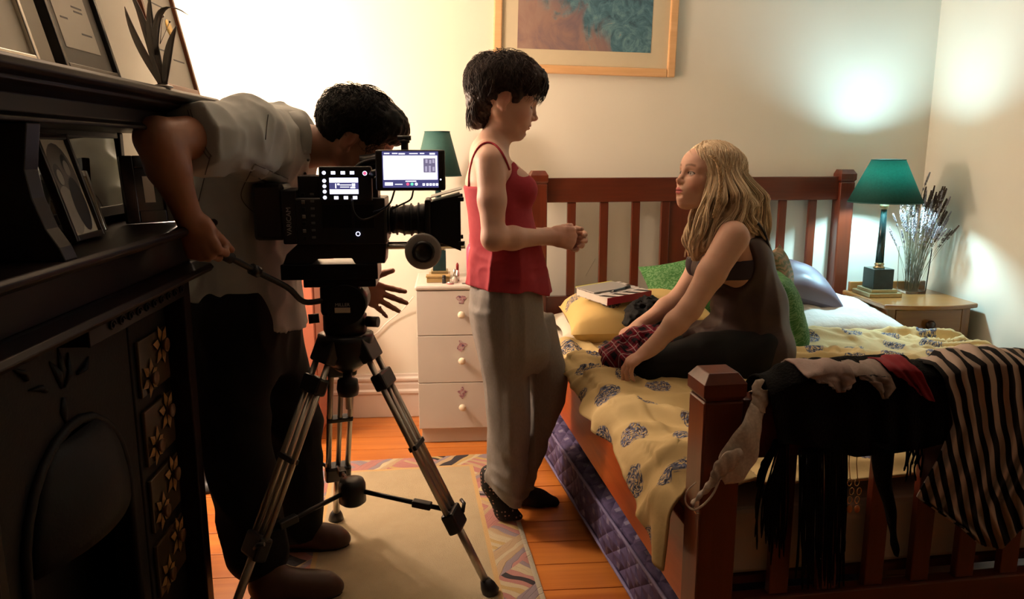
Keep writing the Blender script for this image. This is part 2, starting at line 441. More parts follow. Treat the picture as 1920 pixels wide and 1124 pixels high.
# daffodil tiles
TILE = mat('olive_glazed_tile', (0.050, 0.030, 0.014), 0.25, var=0.25, scale=14)
PETAL = mat('ochre_daffodil_glaze', (0.26, 0.13, 0.03), 0.4, var=0.2, scale=60)
CUP = mat('brown_daffodil_cup_glaze', (0.11, 0.042, 0.012), 0.4, var=0.2, scale=60)
def daff(c, r, rot):
    m = MB()
    for i in range(6):
        a = rot + i * math.pi / 3; d = np.array([0, math.cos(a), math.sin(a)]); q = np.array([0, -math.sin(a), math.cos(a)])
        pts = [c + d * r * 0.15 + (0.001, 0, 0), c + d * r * 0.55 + q * r * 0.24 + (0.004, 0, 0), c + d * r + (0.002, 0, 0), c + d * r * 0.55 - q * r * 0.24 + (0.004, 0, 0), c + d * r * 0.55 + (0.008, 0, 0)]
        m.add(pts, [(0, 3, 4), (3, 2, 4), (2, 1, 4), (1, 0, 4)], False)
    return m
for i, z in enumerate((0.835, 0.660, 0.485, 0.31)):
    tl = obj('tile', MB().box(-0.752, -0.742, 1.838, 2.028, z - 0.07, z + 0.07), TILE, fp, bevel=0.003)
    for (yy, zz, r, rt) in ((1.888, z - 0.032, 0.050, 0.3 + i), (1.975, z + 0.030, 0.055, 0.8 + i)):
        c = np.array([-0.7415, yy, zz])
        obj('daffodil', daff(c, r, rt), PETAL, tl)
        obj('daffodil_cup', MB().lathe([(0.010, 0), (0.016, 0.010), (0.018, 0.014), (0.010, 0.012)], c + (0.003, 0, 0), 12, (1, 0, 0)), CUP, tl)
fbx('hearth_slab', -0.86, -0.685, YN, YE, 0.0, 0.022, mat('black_hearth_stone', (0.012, 0.011, 0.011), 0.2, var=0.2), 0.004)
gr = MB()
for i in range(9):
    y_ = 1.36 + i * 0.04; gr.cyl((-0.735, y_, 0.06), (-0.73, y_, 0.25), 0.006, 8)
for z in (0.08, 0.16, 0.24): gr.cyl((-0.733, 1.33, z), (-0.733, 1.71, z), 0.007, 8)
for y_ in (1.34, 1.70): gr.cyl((-0.735, y_, 0.022), (-0.735, y_, 0.28), 0.009, 8); gr.ball((-0.735, y_, 0.285), 0.014, 10, 8)
obj('fire_grate', gr, CAST, fp)

# ------------------------------------------------------------------ framed things on the shelves
PAPER = mat('ivory_certificate_paper', (0.62, 0.57, 0.47), 0.5, var=0.04, scale=6)
INK = mat('grey_print_ink', (0.16, 0.15, 0.14), 0.6)
GREYMAT = mat('grey_mount_board', (0.22, 0.20, 0.17), 0.7, var=0.06)
BLKFR = mat('black_lacquer_frame', (0.010, 0.009, 0.009), 0.25)
SILVFR = mat('silver_frame_metal', (0.62, 0.60, 0.56), 0.25, 0.9)
BRNFR = wood('chestnut_frame_wood', (0.20, 0.055, 0.018), (0.36, 0.12, 0.04), 0.35, 'Z', 20)
GLASSY = NT('picture_glass', 0.03); GLASSY.color((1, 1, 1)); GLASSY.set('Transmission Weight', 1.0); GLASSY.set('IOR', 1.1)
def wallframe(name, label, corner, yaw, lean, w, h, bw, frm, depth=0.018, mount=None, mw=0.0, lines=(), seal=None, photo=False):
    """frame standing on its lower edge: corner = lower near corner, yaw turns it about Z, lean tips it back"""
    t = thing(name, label, 'picture frame' if photo else 'framed certificate', corner)
    e1 = np.array([math.sin(R(yaw)), math.cos(R(yaw)), 0]); n0 = np.array([math.cos(R(yaw)), -math.sin(R(yaw)), 0])
    e2 = -n0 * math.sin(R(lean)) + np.array([0, 0, math.cos(R(lean))]); n = np.cross(e1, e2); o = np.asarray(corner, float)
    def slab(x0, x1, z0, z1, d0, d1): return MB().obox(o + e1 * (x0 + x1) / 2 + e2 * (z0 + z1) / 2 + n * (d0 + d1) / 2, e1 * (x1 - x0) / 2, e2 * (z1 - z0) / 2, n * (d1 - d0) / 2)
    for s in ((0, bw, 0, h), (w - bw, w, 0, h), (bw, w - bw, 0, bw), (bw, w - bw, h - bw, h)):
        obj('frame_bar', slab(*s, 0, depth), frm, t, bevel=0.002)
    obj('backing', slab(bw * 0.5, w - bw * 0.5, bw * 0.5, h - bw * 0.5, 0, depth * 0.3), BLKFR, t)
    i0 = bw
    if mount is not None:
        obj('mount', slab(bw, w - bw, bw, h - bw, depth * 0.3, depth * 0.5), mount, t); i0 = bw + mw
    pr = obj('print', slab(i0, w - i0, i0, h - i0, depth * 0.5, depth * 0.55), PAPER, t)
    dd = depth * 0.56
    if lines:
        for (fx, fz, ln) in lines:
            z = i0 + fz * (h - 2 * i0); x = i0 + fx * (w - 2 * i0)
            m = MB().obox(o + e1 * (x + ln * (w - 2 * i0) / 2) + e2 * z + n * dd, e1 * ln * (w - 2 * i0) / 2, e2 * 0.0016, n * 0.0002)
            obj('line_of_lettering', m, INK, pr)
    if seal:
        obj('seal', MB().lathe([(0.022, 0), (0.020, 0.0012), (0.001, 0.0014)], o + e1 * seal[0] + e2 * seal[1] + n * dd, 20, n), mat('gold_foil_seal', (0.75, 0.48, 0.12), 0.35, 0.6), pr)
    return t, o, e1, e2, n, dd, pr
ztop = 1.4845
c = np.array([-0.665, 1.105, ztop])
wallframe('certificate_frame', 'pale certificate in a thin silver frame at the near end of the top shelf', c, 0, 14, 0.235, 0.36, 0.010, SILVFR, lines=[(0.5, 0.3, 0.35), (0.5, 0.22, 0.3), (0.5, 0.6, 0.4)])
c = np.array([-0.665, 1.425, ztop])
wallframe('certificate_frame', 'printed letter with grey mount in a black frame on the top shelf', c, 0, 14, 0.225, 0.36, 0.012, BLKFR, mount=GREYMAT, mw=0.032,
          lines=[(0.12, 0.62, 0.6), (0.12, 0.585, 0.7), (0.12, 0.55, 0.66), (0.12, 0.515, 0.5), (0.55, 0.30, 0.3), (0.58, 0.27, 0.25), (0.12, 0.2, 0.2), (0.6, 0.12, 0.3)])
c = np.array([-0.655, 1.868, ztop])
wallframe('certificate_frame', 'certificate with gold seal in a chestnut wooden frame beside the metal lily', c, 0, 12, 0.245, 0.40, 0.014, BRNFR, seal=(0.17, 0.16),
          lines=[(0.2, 0.7, 0.6), (0.15, 0.62, 0.7), (0.25, 0.52, 0.5), (0.1, 0.22, 0.35), (0.55, 0.18, 0.35)])
# metal lily sculpture
PEWTER = mat('pewter_metal', (0.34, 0.32, 0.30), 0.3, 0.9, var=0.15)
lb = np.array([-0.618, 1.785, ztop])
ly = thing('metal_lily', 'pewter lily sculpture with long leaves standing on the top shelf', 'sculpture', lb)
obj('base', MB().lathe([(0.022, 0), (0.020, 0.004), (0.006, 0.008)], lb, 16), PEWTER, ly)
def blade(p0, p1, p2, p3, w):
    ps = bez(p0, p1, p2, p3, 12); m = MB(); rows = []
    for i, p in enumerate(ps):
        t = i / 11; ww = w * math.sin(math.pi * min(1, 0.12 + t * 0.88)) ** 0.8 + 0.0006
        rows.append([p + np.array([-ww, -0.2 * ww, 0]), p + np.array([0, 0.25 * ww, 0]), p + np.array([ww, -0.2 * ww, 0])])
    return m.grid(rows)
def L(dy, dz, dx=0): return lb + np.array([dy * 1.05 - 0.012 * dz / 0.1, -0.3 * dy, dz * 1.12])
for (q, w) in (((L(0, 0.0), L(-0.02, 0.05), L(-0.045, 0.09), L(-0.050, 0.150)), 0.008), ((L(0, 0), L(0.0, 0.06), L(-0.01, 0.1), L(0.01, 0.17)), 0.010),
               ((L(0.004, 0), L(0.02, 0.05), L(0.03, 0.08), L(0.055, 0.112)), 0.008), ((L(0, 0.06), L(0.01, 0.13), L(0.03, 0.17), L(0.085, 0.13)), 0.007),
               ((L(0, 0.0), L(-0.01, 0.06), L(-0.005, 0.1), L(-0.03, 0.18)), 0.008)):
    obj('leaf', blade(*q, w), PEWTER, ly, solid=0.0012)
st = obj('stem', MB().tube(bez(L(0, 0.0), L(-0.005, 0.06), L(-0.02, 0.12), L(-0.035, 0.2), 12), 0.0026, 6), PEWTER, ly)
for (a, tl) in ((-0.028, 0.055), (-0.010, 0.07), (0.010, 0.05), (0.022, 0.06)):
    obj('petal', blade(L(-0.035, 0.195), L(-0.035 + a * 0.4, 0.21), L(-0.035 + a, 0.225), L(-0.035 + a * 1.7, 0.195 + tl), 0.009), PEWTER, ly, solid=0.001)
for (a, b) in ((0.03, 0.13), (0.042, 0.12)):
    obj('stamen', MB().tube([L(0.012, 0.08), L(a * 0.8, b * 0.9), L(a, b)], 0.0008, 5).ball(L(a, b), 0.0028, 8, 6), STEEL, ly)

# on the mantel shelf
zl = 1.1725
t, o, e1, e2, n, dd, pr = wallframe('photo_frame', 'black and white photograph of two people in a dark frame on the mantel shelf', np.array([-0.735, 1.545, zl]), -4, 15, 0.150, 0.215, 0.012, mat('dark_brown_photo_frame', (0.03, 0.017, 0.012), 0.3), photo=True)
def flat_ell(cx, cz, rx, rz, d):
    m = MB(); k = 20; vs = [o + e1 * (cx + rx * math.cos(2 * math.pi * i / k)) + e2 * (cz + rz * math.sin(2 * math.pi * i / k)) + n * d for i in range(k)]
    return m.add(vs, [tuple(range(k))], False)
PH1 = mat('photo_dark_tone', (0.04, 0.035, 0.032), 0.4); PH2 = mat('photo_mid_tone', (0.16, 0.14, 0.125), 0.4); PH3 = mat('photo_light_tone', (0.34, 0.31, 0.27), 0.4)
for (nm, cx, cz, rx, rz, m, d) in (('photo_background', 0.052, 0.10, 0.042, 0.060, PH2, 0.0002), ('photo_figure', 0.036, 0.050, 0.026, 0.040, PH3, 0.0004), ('photo_figure', 0.070, 0.058, 0.022, 0.045, PH1, 0.0005),
                               ('photo_hair', 0.036, 0.108, 0.013, 0.018, PH1, 0.0006), ('photo_face', 0.038, 0.104, 0.009, 0.013, PH3, 0.0008), ('photo_hair', 0.069, 0.124, 0.012, 0.017, PH1, 0.0006), ('photo_face', 0.069, 0.118, 0.009, 0.013, PH3, 0.0008)):
    obj(nm, flat_ell(cx * 1.43, cz * 1.23, rx * 1.4, rz * 1.23, dd + d), m, pr)
wallframe('photo_frame', 'slim bright silver frame half hidden behind the photograph on the mantel shelf', np.array([-0.775, 1.70, zl]), -2, 14, 0.085, 0.135, 0.014, SILVFR, photo=True)
wallframe('photo_frame', 'plain black frame leaning beneath the mirror on the mantel shelf', np.array([-0.795, 1.965, zl]), 50, 8, 0.125, 0.165, 0.03, BLKFR, photo=True, mount=BLKFR, mw=0.02)
# ------------------------------------------------------------------ picture on the back wall
def picture():
    c0 = np.array([0.655, YB - 0.001, 1.712]); a = R(1.4)
    e1 = np.array([math.cos(a), 0, -math.sin(a)]); e2 = np.array([math.sin(a), 0, math.cos(a)]); n = np.array([0, -1.0, 0])
    t = thing('framed_painting', 'large framed painting in teal and dusky mauve with cream mount on the back wall', 'painting', c0)
    W, H, b = 0.445, 0.68, 0.040
    def slab(x0, x1, z0, z1, d0, d1): return MB().obox(c0 + e1 * (x0 + x1) / 2 + e2 * (z0 + z1) / 2 + n * (d0 + d1) / 2, e1 * (x1 - x0) / 2, e2 * (z1 - z0) / 2, n * (d1 - d0) / 2)
    fm = wood('pale_pine_frame', (0.62, 0.34, 0.15), (0.80, 0.50, 0.25), 0.4, 'X', 20)
    for s in ((-W, -W + b, 0, H), (W - b, W, 0, H), (-W + b, W - b, 0, b), (-W + b, W - b, H - b, H)):
        bar = obj('frame_bar', slab(*s, 0, 0.024), fm, t, bevel=0.006)
    obj('mount', slab(-W + b, W - b, b, H - b, 0, 0.010), mat('cream_mount', (0.60, 0.52, 0.36), 0.6, var=0.03), t)
    m = NT('teal_and_mauve_paint', 0.45); co = m.coord(); x, y, z = m.sep(co)
    v = m.mapv(co, (1, 1, 0.8))
    n1 = m.noise(v, 5.5, 5, 0.6, 1.2); n2 = m.noise(m.mapv(co, (1, 1, 1), loc=(3, 1, 2)), 13, 5, 0.7, 1.8)
    base = m.ramp(n1, [(0.3, (0.16, 0.12, 0.15)), (0.5, (0.30, 0.19, 0.16)), (0.7, (0.36, 0.25, 0.20))])
    teal = m.ramp(n2, [(0.25, (0.02, 0.03, 0.05)), (0.5, (0.07, 0.17, 0.22)), (0.68, (0.16, 0.30, 0.33)), (0.8, (0.30, 0.34, 0.36))])
    w = m.math('ADD', m.math('MULTIPLY', x, 1.9), m.math('ADD', m.math('MULTIPLY', z, 2.4), m.math('MULTIPLY', m.math('SUBTRACT', n1, 0.5), 1.6)))
    cc = m.mix(m.step(w, 0.36, 0.62), base, teal)
    cc = m.mix(m.step(n2, 0.66, 0.74), cc, (0.34, 0.20, 0.14))
    m.color(cc)
    obj('painted_sheet', slab(-0.330, 0.320, 0.112, H - 0.11, 0.010, 0.0112), m.m, t)
picture()
sm = MB()
for i in range(4):
    p = P(1098 + i * 4.5, 518 - i * 8, YB - 0.0004)
    sm.tube([p, P(1103 + i * 4.5, 509 - i * 8, YB - 0.0004)], 0.002, 5, flat=0.15)
obj('scuff_mark', sm, mat('dark_scuff', (0.10, 0.08, 0.06), 0.8), bpy.data.objects['wall_back'])

# ------------------------------------------------------------------ white chest of drawers
DW = mat('white_laminate', (0.53, 0.49, 0.44), 0.42, var=0.03, scale=6)
DX0, DX1, DY0, DY1 = -0.162, 0.262, 3.44, 3.82
dr = thing('chest_of_drawers', 'white three-drawer chest with flower decals and round knobs behind the standing woman', 'chest of drawers', ((DX0 + DX1) / 2, (DY0 + DY1) / 2, 0))
obj('carcass', MB().box(DX0, DX1, DY0 + 0.018, DY1, 0.07, 0.732), DW, dr, bevel=0.002)
obj('plinth', MB().box(DX0 + 0.012, DX1 - 0.012, DY0 + 0.03, DY1, 0, 0.07), DW, dr, bevel=0.002)
obj('top', MB().box(DX0 - 0.006, DX1 + 0.006, DY0 - 0.006, DY1 + 0.01, 0.732, 0.756), DW, dr, bevel=0.009)
DEC = NT('purple_flower_decal', 0.5); DEC.color(DEC.ramp(DEC.noise(DEC.coord(), 90, 3), [(0.35, (0.10, 0.05, 0.10)), (0.5, (0.40, 0.20, 0.22)), (0.65, (0.42, 0.38, 0.36))]))
KNOB = mat('ivory_knob', (0.74, 0.66, 0.50), 0.3)
for i, (z0, z1) in enumerate(((0.524, 0.729), (0.300, 0.521), (0.078, 0.297))):
    d = obj('drawer', MB().box(DX0 + 0.001, DX1 - 0.001, DY0, DY0 + 0.018, z0, z1), DW, dr, bevel=0.002)
    xc, zc = 0.040, (z0 + z1) / 2
    obj('knob', MB().lathe([(0.007, 0), (0.007, 0.008), (0.014, 0.012), (0.017, 0.019), (0.014, 0.026), (0.004, 0.029)], (xc, DY0, zc - 0.005), 18, (0, -1, 0)), KNOB, d)
    k = 22; vs = [(xc + (0.018 + 0.007 * math.sin(a * (3 + i)) + 0.003 * math.sin(7 * a)) * math.cos(a), 0, zc + 0.062 + (0.024 + 0.006 * math.cos(a * (2 + i))) * math.sin(a)) for a in np.linspace(0, 2 * math.pi, k, endpoint=False)]
    m = MB(); m.add([(x, DY0 - 0.0004, z) for x, _, z in vs] + [(x, DY0 - 0.0014, z) for x, _, z in vs], [tuple(range(k, 2 * k))] + [(j, (j + 1) % k, k + (j + 1) % k, k + j) for j in range(k)], False)
    obj('decal', m, DEC.m, d)
zt = 0.7565
# unlit lamp on the chest
TEAL2 = NT('dark_green_shade', 0.7); TEAL2.color(TEAL2.mix(TEAL2.noise(TEAL2.coord(), 160, 3), (0.018, 0.075, 0.070), (0.030, 0.115, 0.105)))
GREENM = mat('dark_green_marble', (0.012, 0.030, 0.030), 0.25, var=0.6, scale=30)
BRASS = mat('aged_brass', (0.42, 0.34, 0.18), 0.35, 0.85, var=0.2, scale=60)
def table_lamp(t, c, z0, zs0, zs1, r0, r1, shade_mat, s=1.0):
    x, y = c
    b1 = MB().box(x - .082 * s, x + .082 * s, y - .082 * s, y + .082 * s, z0, z0 + 0.020)
    obj('base_step', b1, BRASS, t, bevel=0.003)
    obj('base_step', MB().box(x - .066 * s, x + .066 * s, y - .066 * s, y + .066 * s, z0 + 0.020, z0 + 0.036), BRASS, t, bevel=0.003)
    obj('plinth_block', MB().box(x - .050 * s, x + .050 * s, y - .050 * s, y + .050 * s, z0 + 0.036, z0 + 0.132), GREENM, t, bevel=0.002)
    obj('lower_collar', MB().lathe([(0.026, 0), (0.026, 0.006), (0.018, 0.010), (0.022, 0.016), (0.022, 0.022), (0.016, 0.028)], (x, y, z0 + 0.132), 20), BRASS, t)
    obj('column', MB().lathe([(0.019, 0.16), (0.0135, zs0 - z0 - 0.035)], (x, y, z0), 24), GREENM, t)
    obj('upper_collar', MB().lathe([(0.013, -0.035), (0.020, -0.030), (0.020, -0.012), (0.012, -0.008), (0.017, 0.0), (0.017, 0.012), (0.009, 0.018), (0.009, 0.05)], (x, y, zs0), 20), BRASS, t)
    m = MB(); n = 48
    vo = [[(x + r * math.cos(a), y + r * math.sin(a), z) for a in np.linspace(0, 2 * math.pi, n + 1)] for r, z in ((r0, zs0), (lerp(r0, r1, .5), lerp(zs0, zs1, .5)), (r1, zs1))]
    m.grid(vo)
    sh = obj('lamp_shade', m, shade_mat, t, solid=-0.0016)
    for r, z in ((r0, zs0), (r1, zs1)):
        obj('shade_trim', MB().tube([(x + (r + 0.001) * math.cos(a), y + (r + 0.001) * math.sin(a), z) for a in np.linspace(0, 2 * math.pi, n, endpoint=False)], 0.0028, 6, closed=True), TEAL2.m, sh)
    sp = MB()
    for a in (0.3, 2.4, 4.5): sp.tube([(x, y, zs1 - 0.006), (x + r1 * math.cos(a), y + r1 * math.sin(a), zs1 - 0.002)], 0.0013, 5)
    obj('shade_spider', sp, STEEL, sh)
    obj('harp_rod', MB().cyl((x, y, zs0 + 0.04), (x, y, zs0 + 0.07), 0.010, 12), BRASS, t)
lamp2 = thing('table_lamp', 'unlit dark green table lamp on the white chest of drawers', 'lamp', (-0.058, 3.66, zt))
table_lamp(lamp2, (-0.058, 3.66), zt, 1.236, 1.436, 0.108, 0.056, TEAL2.m, 0.62)
obj('bulb', MB().ball((-0.058, 3.66, 1.335), (0.028, 0.028, 0.036), 16, 10), mat('unlit_white_bulb', (0.8, 0.8, 0.76), 0.2), lamp2)
# small things on the chest
WBOX = wood('small_box_wood', (0.24, 0.15, 0.05), (0.42, 0.28, 0.11), 0.5, 'X', 25)
t = thing('trinket_box', 'low wooden trinket box under the green lamp on the chest', 'box', (-0.06, 3.53, zt))
obj('box_body', MB().box(-0.115, -0.010, 3.505, 3.555, zt, zt + 0.022), WBOX, t, bevel=0.002)
obj('box_lid', MB().box(-0.118, -0.007, 3.502, 3.558, zt + 0.0225, zt + 0.032), WBOX, t, bevel=0.002)
def bottle(name, label, x, y, prof, capprof, m1, m2, cat='bottle'):
    t = thing(name, label, cat, (x, y, zt))
    obj('bottle_body', MB().lathe(prof, (x, y, zt), 18), m1, t)
    obj('cap', MB().lathe(capprof, (x, y, zt), 16), m2, t)
NP = NT('clear_polish_glass', 0.08); NP.color((0.85, 0.76, 0.68)); NP.set('Transmission Weight', 0.6)
bottle('nail_polish', 'clear nail polish bottle with silver cap on the chest', 0.012, 3.50, [(0.013, 0), (0.014, 0.003), (0.014, 0.020), (0.006, 0.028), (0.005, 0.030)], [(0.0065, 0.0305), (0.006, 0.062), (0.001, 0.063)], NP.m, SILVFR)
bottle('lipstick', 'open dark red lipstick standing beside the nail polish', 0.026, 3.545, [(0.0085, 0), (0.0085, 0.040), (0.0075, 0.0405), (0.0075, 0.052)], [(0.0062, 0.0525), (0.0062, 0.078), (0.002, 0.086)], SILVFR, mat('dark_red_wax', (0.22, 0.012, 0.015), 0.35), 'cosmetics')
bottle('small_jar', 'short black jar standing between box and nail polish', -0.036, 3.490, [(0.009, 0), (0.009, 0.022), (0.007, 0.026)], [(0.0085, 0.0265), (0.008, 0.036), (0.002, 0.037)], BLACKPL, BLACKPL, 'cosmetics')
bottle('compact', 'flat pink compact lying on the chest top', -0.008, 3.465, [(0.016, 0), (0.017, 0.003), (0.016, 0.006)], [(0.0165, 0.0065), (0.015, 0.010), (0.002, 0.011)], mat('pink_plastic', (0.62, 0.22, 0.24), 0.35), SILVFR, 'cosmetics')
bottle('pink_bottle', 'tall bright pink bottle half hidden behind the standing woman', 0.098, 3.56, [(0.028, 0), (0.030, 0.004), (0.030, 0.15), (0.020, 0.17), (0.014, 0.175)], [(0.0165, 0.1755), (0.0165, 0.215), (0.014, 0.218)], mat('hot_pink_plastic', (0.70, 0.05, 0.13), 0.3), mat('hot_pink_cap', (0.72, 0.06, 0.14), 0.3))
t = thing('comb', 'thin grey comb lying at the front of the chest', 'comb', (0.075, 3.47, zt))
cm = MB().box(0.045, 0.105, 3.470, 3.476, zt, zt + 0.003); obj('spine', cm, INK, t)
cm = MB()
for i in range(18): cm.box(0.046 + i * 0.0033, 0.0474 + i * 0.0033, 3.455, 3.470, zt, zt + 0.002)
obj('teeth', cm, INK, t)
# white cord down to the skirting
obj('power_cord', MB().tube(spline([P(776, 556, 3.80), P(752, 584, 3.835), P(725, 606, 3.845), P(705, 626, 3.845), P(685, 632, 3.845), P(650, 640, 3.842), P(612, 690, 3.835), P(600, 780, 3.81)], 40), 0.0034, 8), mat('white_cable', (0.8, 0.76, 0.68), 0.4), label='thin white power cord looping along the back wall', cat='cord')

# ------------------------------------------------------------------ bedside table, lamp and lavender in the corner
OAK = wood('honey_oak_x', (0.21, 0.080, 0.018), (0.36, 0.155, 0.040), 0.3, 'X', 14, coat=0.3)
OAKZ = wood('honey_oak_z', (0.17, 0.062, 0.016), (0.30, 0.125, 0.036), 0.32, 'Z', 14, coat=0.2)
NX0, NX1, NY0, NY1, NZ = 1.985, 2.385, 3.32, 3.69, 0.66
ns = thing('bedside_table', 'honey coloured wooden bedside table with one drawer in the corner', 'bedside table', ((NX0 + NX1) / 2, (NY0 + NY1) / 2, 0))
bow = [(NX0 - 0.022, NY1 + 0.008), (NX0 - 0.022, NY0 - 0.010)] + [(lerp(NX0 - 0.022, NX1 + 0.028, s), NY0 - 0.010 - 0.045 * math.sin(math.pi * s)) for s in np.linspace(0.06, 0.94, 12)] + [(NX1 + 0.028, NY0 - 0.010), (NX1 + 0.028, NY1 + 0.008)]
obj('top', MB().prism(bow, (0, 0, NZ - 0.022), (1, 0, 0), (0, 1, 0), (0, 0, 0.022)), OAK, ns, bevel=0.006)
obj('gallery_rail', MB().box(NX0, NX1, NY1 - 0.018, NY1, NZ, NZ + 0.045), OAK, ns, bevel=0.004)
for x in (NX0, NX1 - 0.04):
    for yy in (NY0, NY1 - 0.04):
        obj('leg', MB().box(x, x + 0.04, yy, yy + 0.04, 0, NZ - 0.022), OAKZ, ns, bevel=0.003)
obj('side_apron', MB().box(NX0 + 0.008, NX0 + 0.022, NY0 + 0.04, NY1 - 0.04, 0.565, NZ - 0.022), OAK, ns, bevel=0.002)
obj('side_panel', MB().box(NX0 + 0.008, NX0 + 0.022, NY0 + 0.04, NY1 - 0.04, 0.06, 0.455), OAKZ, ns, bevel=0.002)
obj('side_panel', MB().box(NX1 - 0.022, NX1 - 0.008, NY0 + 0.04, NY1 - 0.04, 0.06, NZ - 0.022), OAKZ, ns, bevel=0.002)
obj('back_panel', MB().box(NX0 + 0.04, NX1 - 0.04, NY1 - 0.03, NY1 - 0.018, 0.06, NZ - 0.022), OAKZ, ns)
obj('shelf', MB().box(NX0 + 0.02, NX1 - 0.02, NY0 + 0.01, NY1 - 0.02, 0.455, 0.475), OAK, ns, bevel=0.002)
d = obj('drawer', MB().box(NX0 + 0.042, NX1 - 0.042, NY0 - 0.004, NY0 + 0.020, 0.482, 0.632), OAK, ns, bevel=0.004)
obj('knob', MB().lathe([(0.010, 0), (0.010, 0.008), (0.022, 0.014), (0.024, 0.020), (0.012, 0.027), (0.002, 0.028)], ((NX0 + NX1) / 2, NY0 - 0.004, 0.562), 18, (0, -1, 0)), mat('dark_turned_knob', (0.05, 0.02, 0.01), 0.3), d)
dd_ = obj('door', MB().box(NX0 + 0.042, NX1 - 0.042, NY0 + 0.002, NY0 + 0.020, 0.07, 0.448), OAKZ, ns, bevel=0.003)
db = MB()
for s in ((NX0 + 0.042, NX0 + 0.092, 0.07, 0.448), (NX1 - 0.092, NX1 - 0.042, 0.07, 0.448), (NX0 + 0.092, NX1 - 0.092, 0.07, 0.12), (NX0 + 0.092, NX1 - 0.092, 0.398, 0.448)):
    db.box(s[0], s[1], NY0 - 0.006, NY0 + 0.002, s[2], s[3])
obj('door_frame', db, OAKZ, dd_, bevel=0.003)

LX, LY, zs0, zs1 = 2.062, 3.555, 1.110, 1.308
TEAL = NT('lit_teal_shade', 0.8)
tc = TEAL.mix(TEAL.noise(TEAL.mapv(TEAL.coord(), (1, 1, 1)), 95, 6, 0.85), (0.001, 0.020, 0.018), (0.018, 0.150, 0.125))
TEAL.color(tc)
tr = TEAL.n('ShaderNodeBsdfTranslucent'); TEAL.put(tr.inputs[0], TEAL.mix(0.5, tc, (0.015, 0.22, 0.17)))
mx = TEAL.n('ShaderNodeMixShader'); mx.inputs[0].default_value = 0.30
TEAL.t.links.new(TEAL.b.outputs[0], mx.inputs[1]); TEAL.t.links.new(tr.outputs[0], mx.inputs[2]); TEAL.t.links.new(mx.outputs[0], TEAL.out.inputs[0])
lampR = thing('table_lamp', 'lit teal bedside lamp with green marble column and square brass base', 'lamp', (LX, LY, NZ))
table_lamp(lampR, (LX, LY), NZ + 0.0005, zs0, zs1, 0.164, 0.073, TEAL.m)
bm_ = NT('cool_white_bulb'); bm_.color((0, 0, 0)); bm_.set('Emission Color', (0.52, 0.87, 1.0)); bm_.set('Emission Strength', BEDSIDE_W / (4 * math.pi ** 2 * 0.036 ** 2))
obj('bulb', MB().ball((LX, LY, 1.235), (0.036, 0.036, 0.038), 18, 12), bm_.m, lampR, label='glowing cool white bulb')
# vase with dried lavender
VX, VY = 2.265, 3.60
GLASS = NT('clear_vase_glass', 0.03); GLASS.color((0.93, 0.97, 0.96)); GLASS.set('Transmission Weight', 1.0); GLASS.set('IOR', 1.3)
vs_ = thing('glass_vase', 'clear tall glass vase standing beside the lit lamp', 'vase', (VX, VY, NZ))
m = MB(); w = 0.050
outer = [(VX + a * ww, VY + b * ww) for a, b, ww in ((-1, -1, w), (1, -1, w), (1, 1, w), (-1, 1, w))]
def ring(ww, z): return [(VX - ww, VY - ww, z), (VX + ww, VY - ww, z), (VX + ww, VY + ww, z), (VX - ww, VY + ww, z)]
V_ = ring(w * 0.94, NZ + 0.0005) + ring(w * 1.08, NZ + 0.225) + ring(w * 1.08 - 0.004, NZ + 0.225) + ring(w * 0.94 - 0.004, NZ + 0.012)
F_ = [(3, 2, 1, 0)] + [(r * 4 + i, r * 4 + (i + 1) % 4, r * 4 + 4 + (i + 1) % 4, r * 4 + 4 + i) for r in range(3) for i in range(4)] + [(12, 13, 14, 15)]
m.add(V_, F_, False); obj('glass_body', m, GLASS.m, vs_, bevel=0.0015)
STEM = mat('dry_grey_stem', (0.20, 0.17, 0.10), 0.8, var=0.3, scale=60)
LAVS = [mat('dried_lavender_brown', (0.11, 0.07, 0.055), 0.85, var=0.3, scale=90), mat('dried_lavender_grey_lit', (0.42, 0.38, 0.42), 0.85, var=0.3, scale=90)]
bq = thing('lavender_bunch', 'bunch of dried lavender sprigs standing in the glass vase', 'dried flowers', (VX, VY, NZ + 0.013))
for i in range(120):
    a = rng.uniform(0, 2 * math.pi); r0 = 0.030 * math.sqrt(rng.random()); b0 = np.array([VX + r0 * math.cos(a + 0.6), VY + r0 * math.sin(a + 0.6), NZ + 0.014])
    sp_ = rng.uniform(0.03, 0.145) * (1.0 if rng.random() < .8 else 1.15); ht = rng.uniform(0.30, 0.52) * (1 - 0.4 * sp_)
    ex = sp_ * math.cos(a) * 0.95 + 0.020; ey = sp_ * math.sin(a) * 0.7 - 0.01
    tip = b0 + (min(ex, XR - 0.025 - b0[0]), min(ey, 0.16), ht)
    if i == 0: tip = np.array([2.30, 3.6, 1.245])
    mid = b0 + (0.2 * ex, 0.2 * ey, ht * 0.5)
    ps = bez(b0, lerp(b0, mid, 0.6), mid + (0.25 * ex, 0.25 * ey, ht * 0.12), tip, 9)
    s1 = obj('sprig', MB().tube(ps, [0.0010] * 9, 4), STEM, bq)
    fm = MB(); nf = rng.randint(7, 13); dl = unit(tip - ps[-2])
    for j in range(nf):
        q = tip - dl * (j * 0.0075 + (0.010 if j > nf - 3 else 0)); k = 3
        for e in range(k):
            th = e * 2.1 + j; oo = np.array([math.cos(th), math.sin(th), 0.3]) * 0.0034 * (0.5 + 0.5 * min(1, j / 3))
            fm.ball(q + oo, (0.0024, 0.0024, 0.0042), 5, 4)
    obj('flower_head', fm, LAVS[1] if (ex < 0.03 and ht < 0.40) else LAVS[0] if rng.random() < .7 else LAVS[1], s1)  # low left heads take the pale tone as painted lamp light, rest random
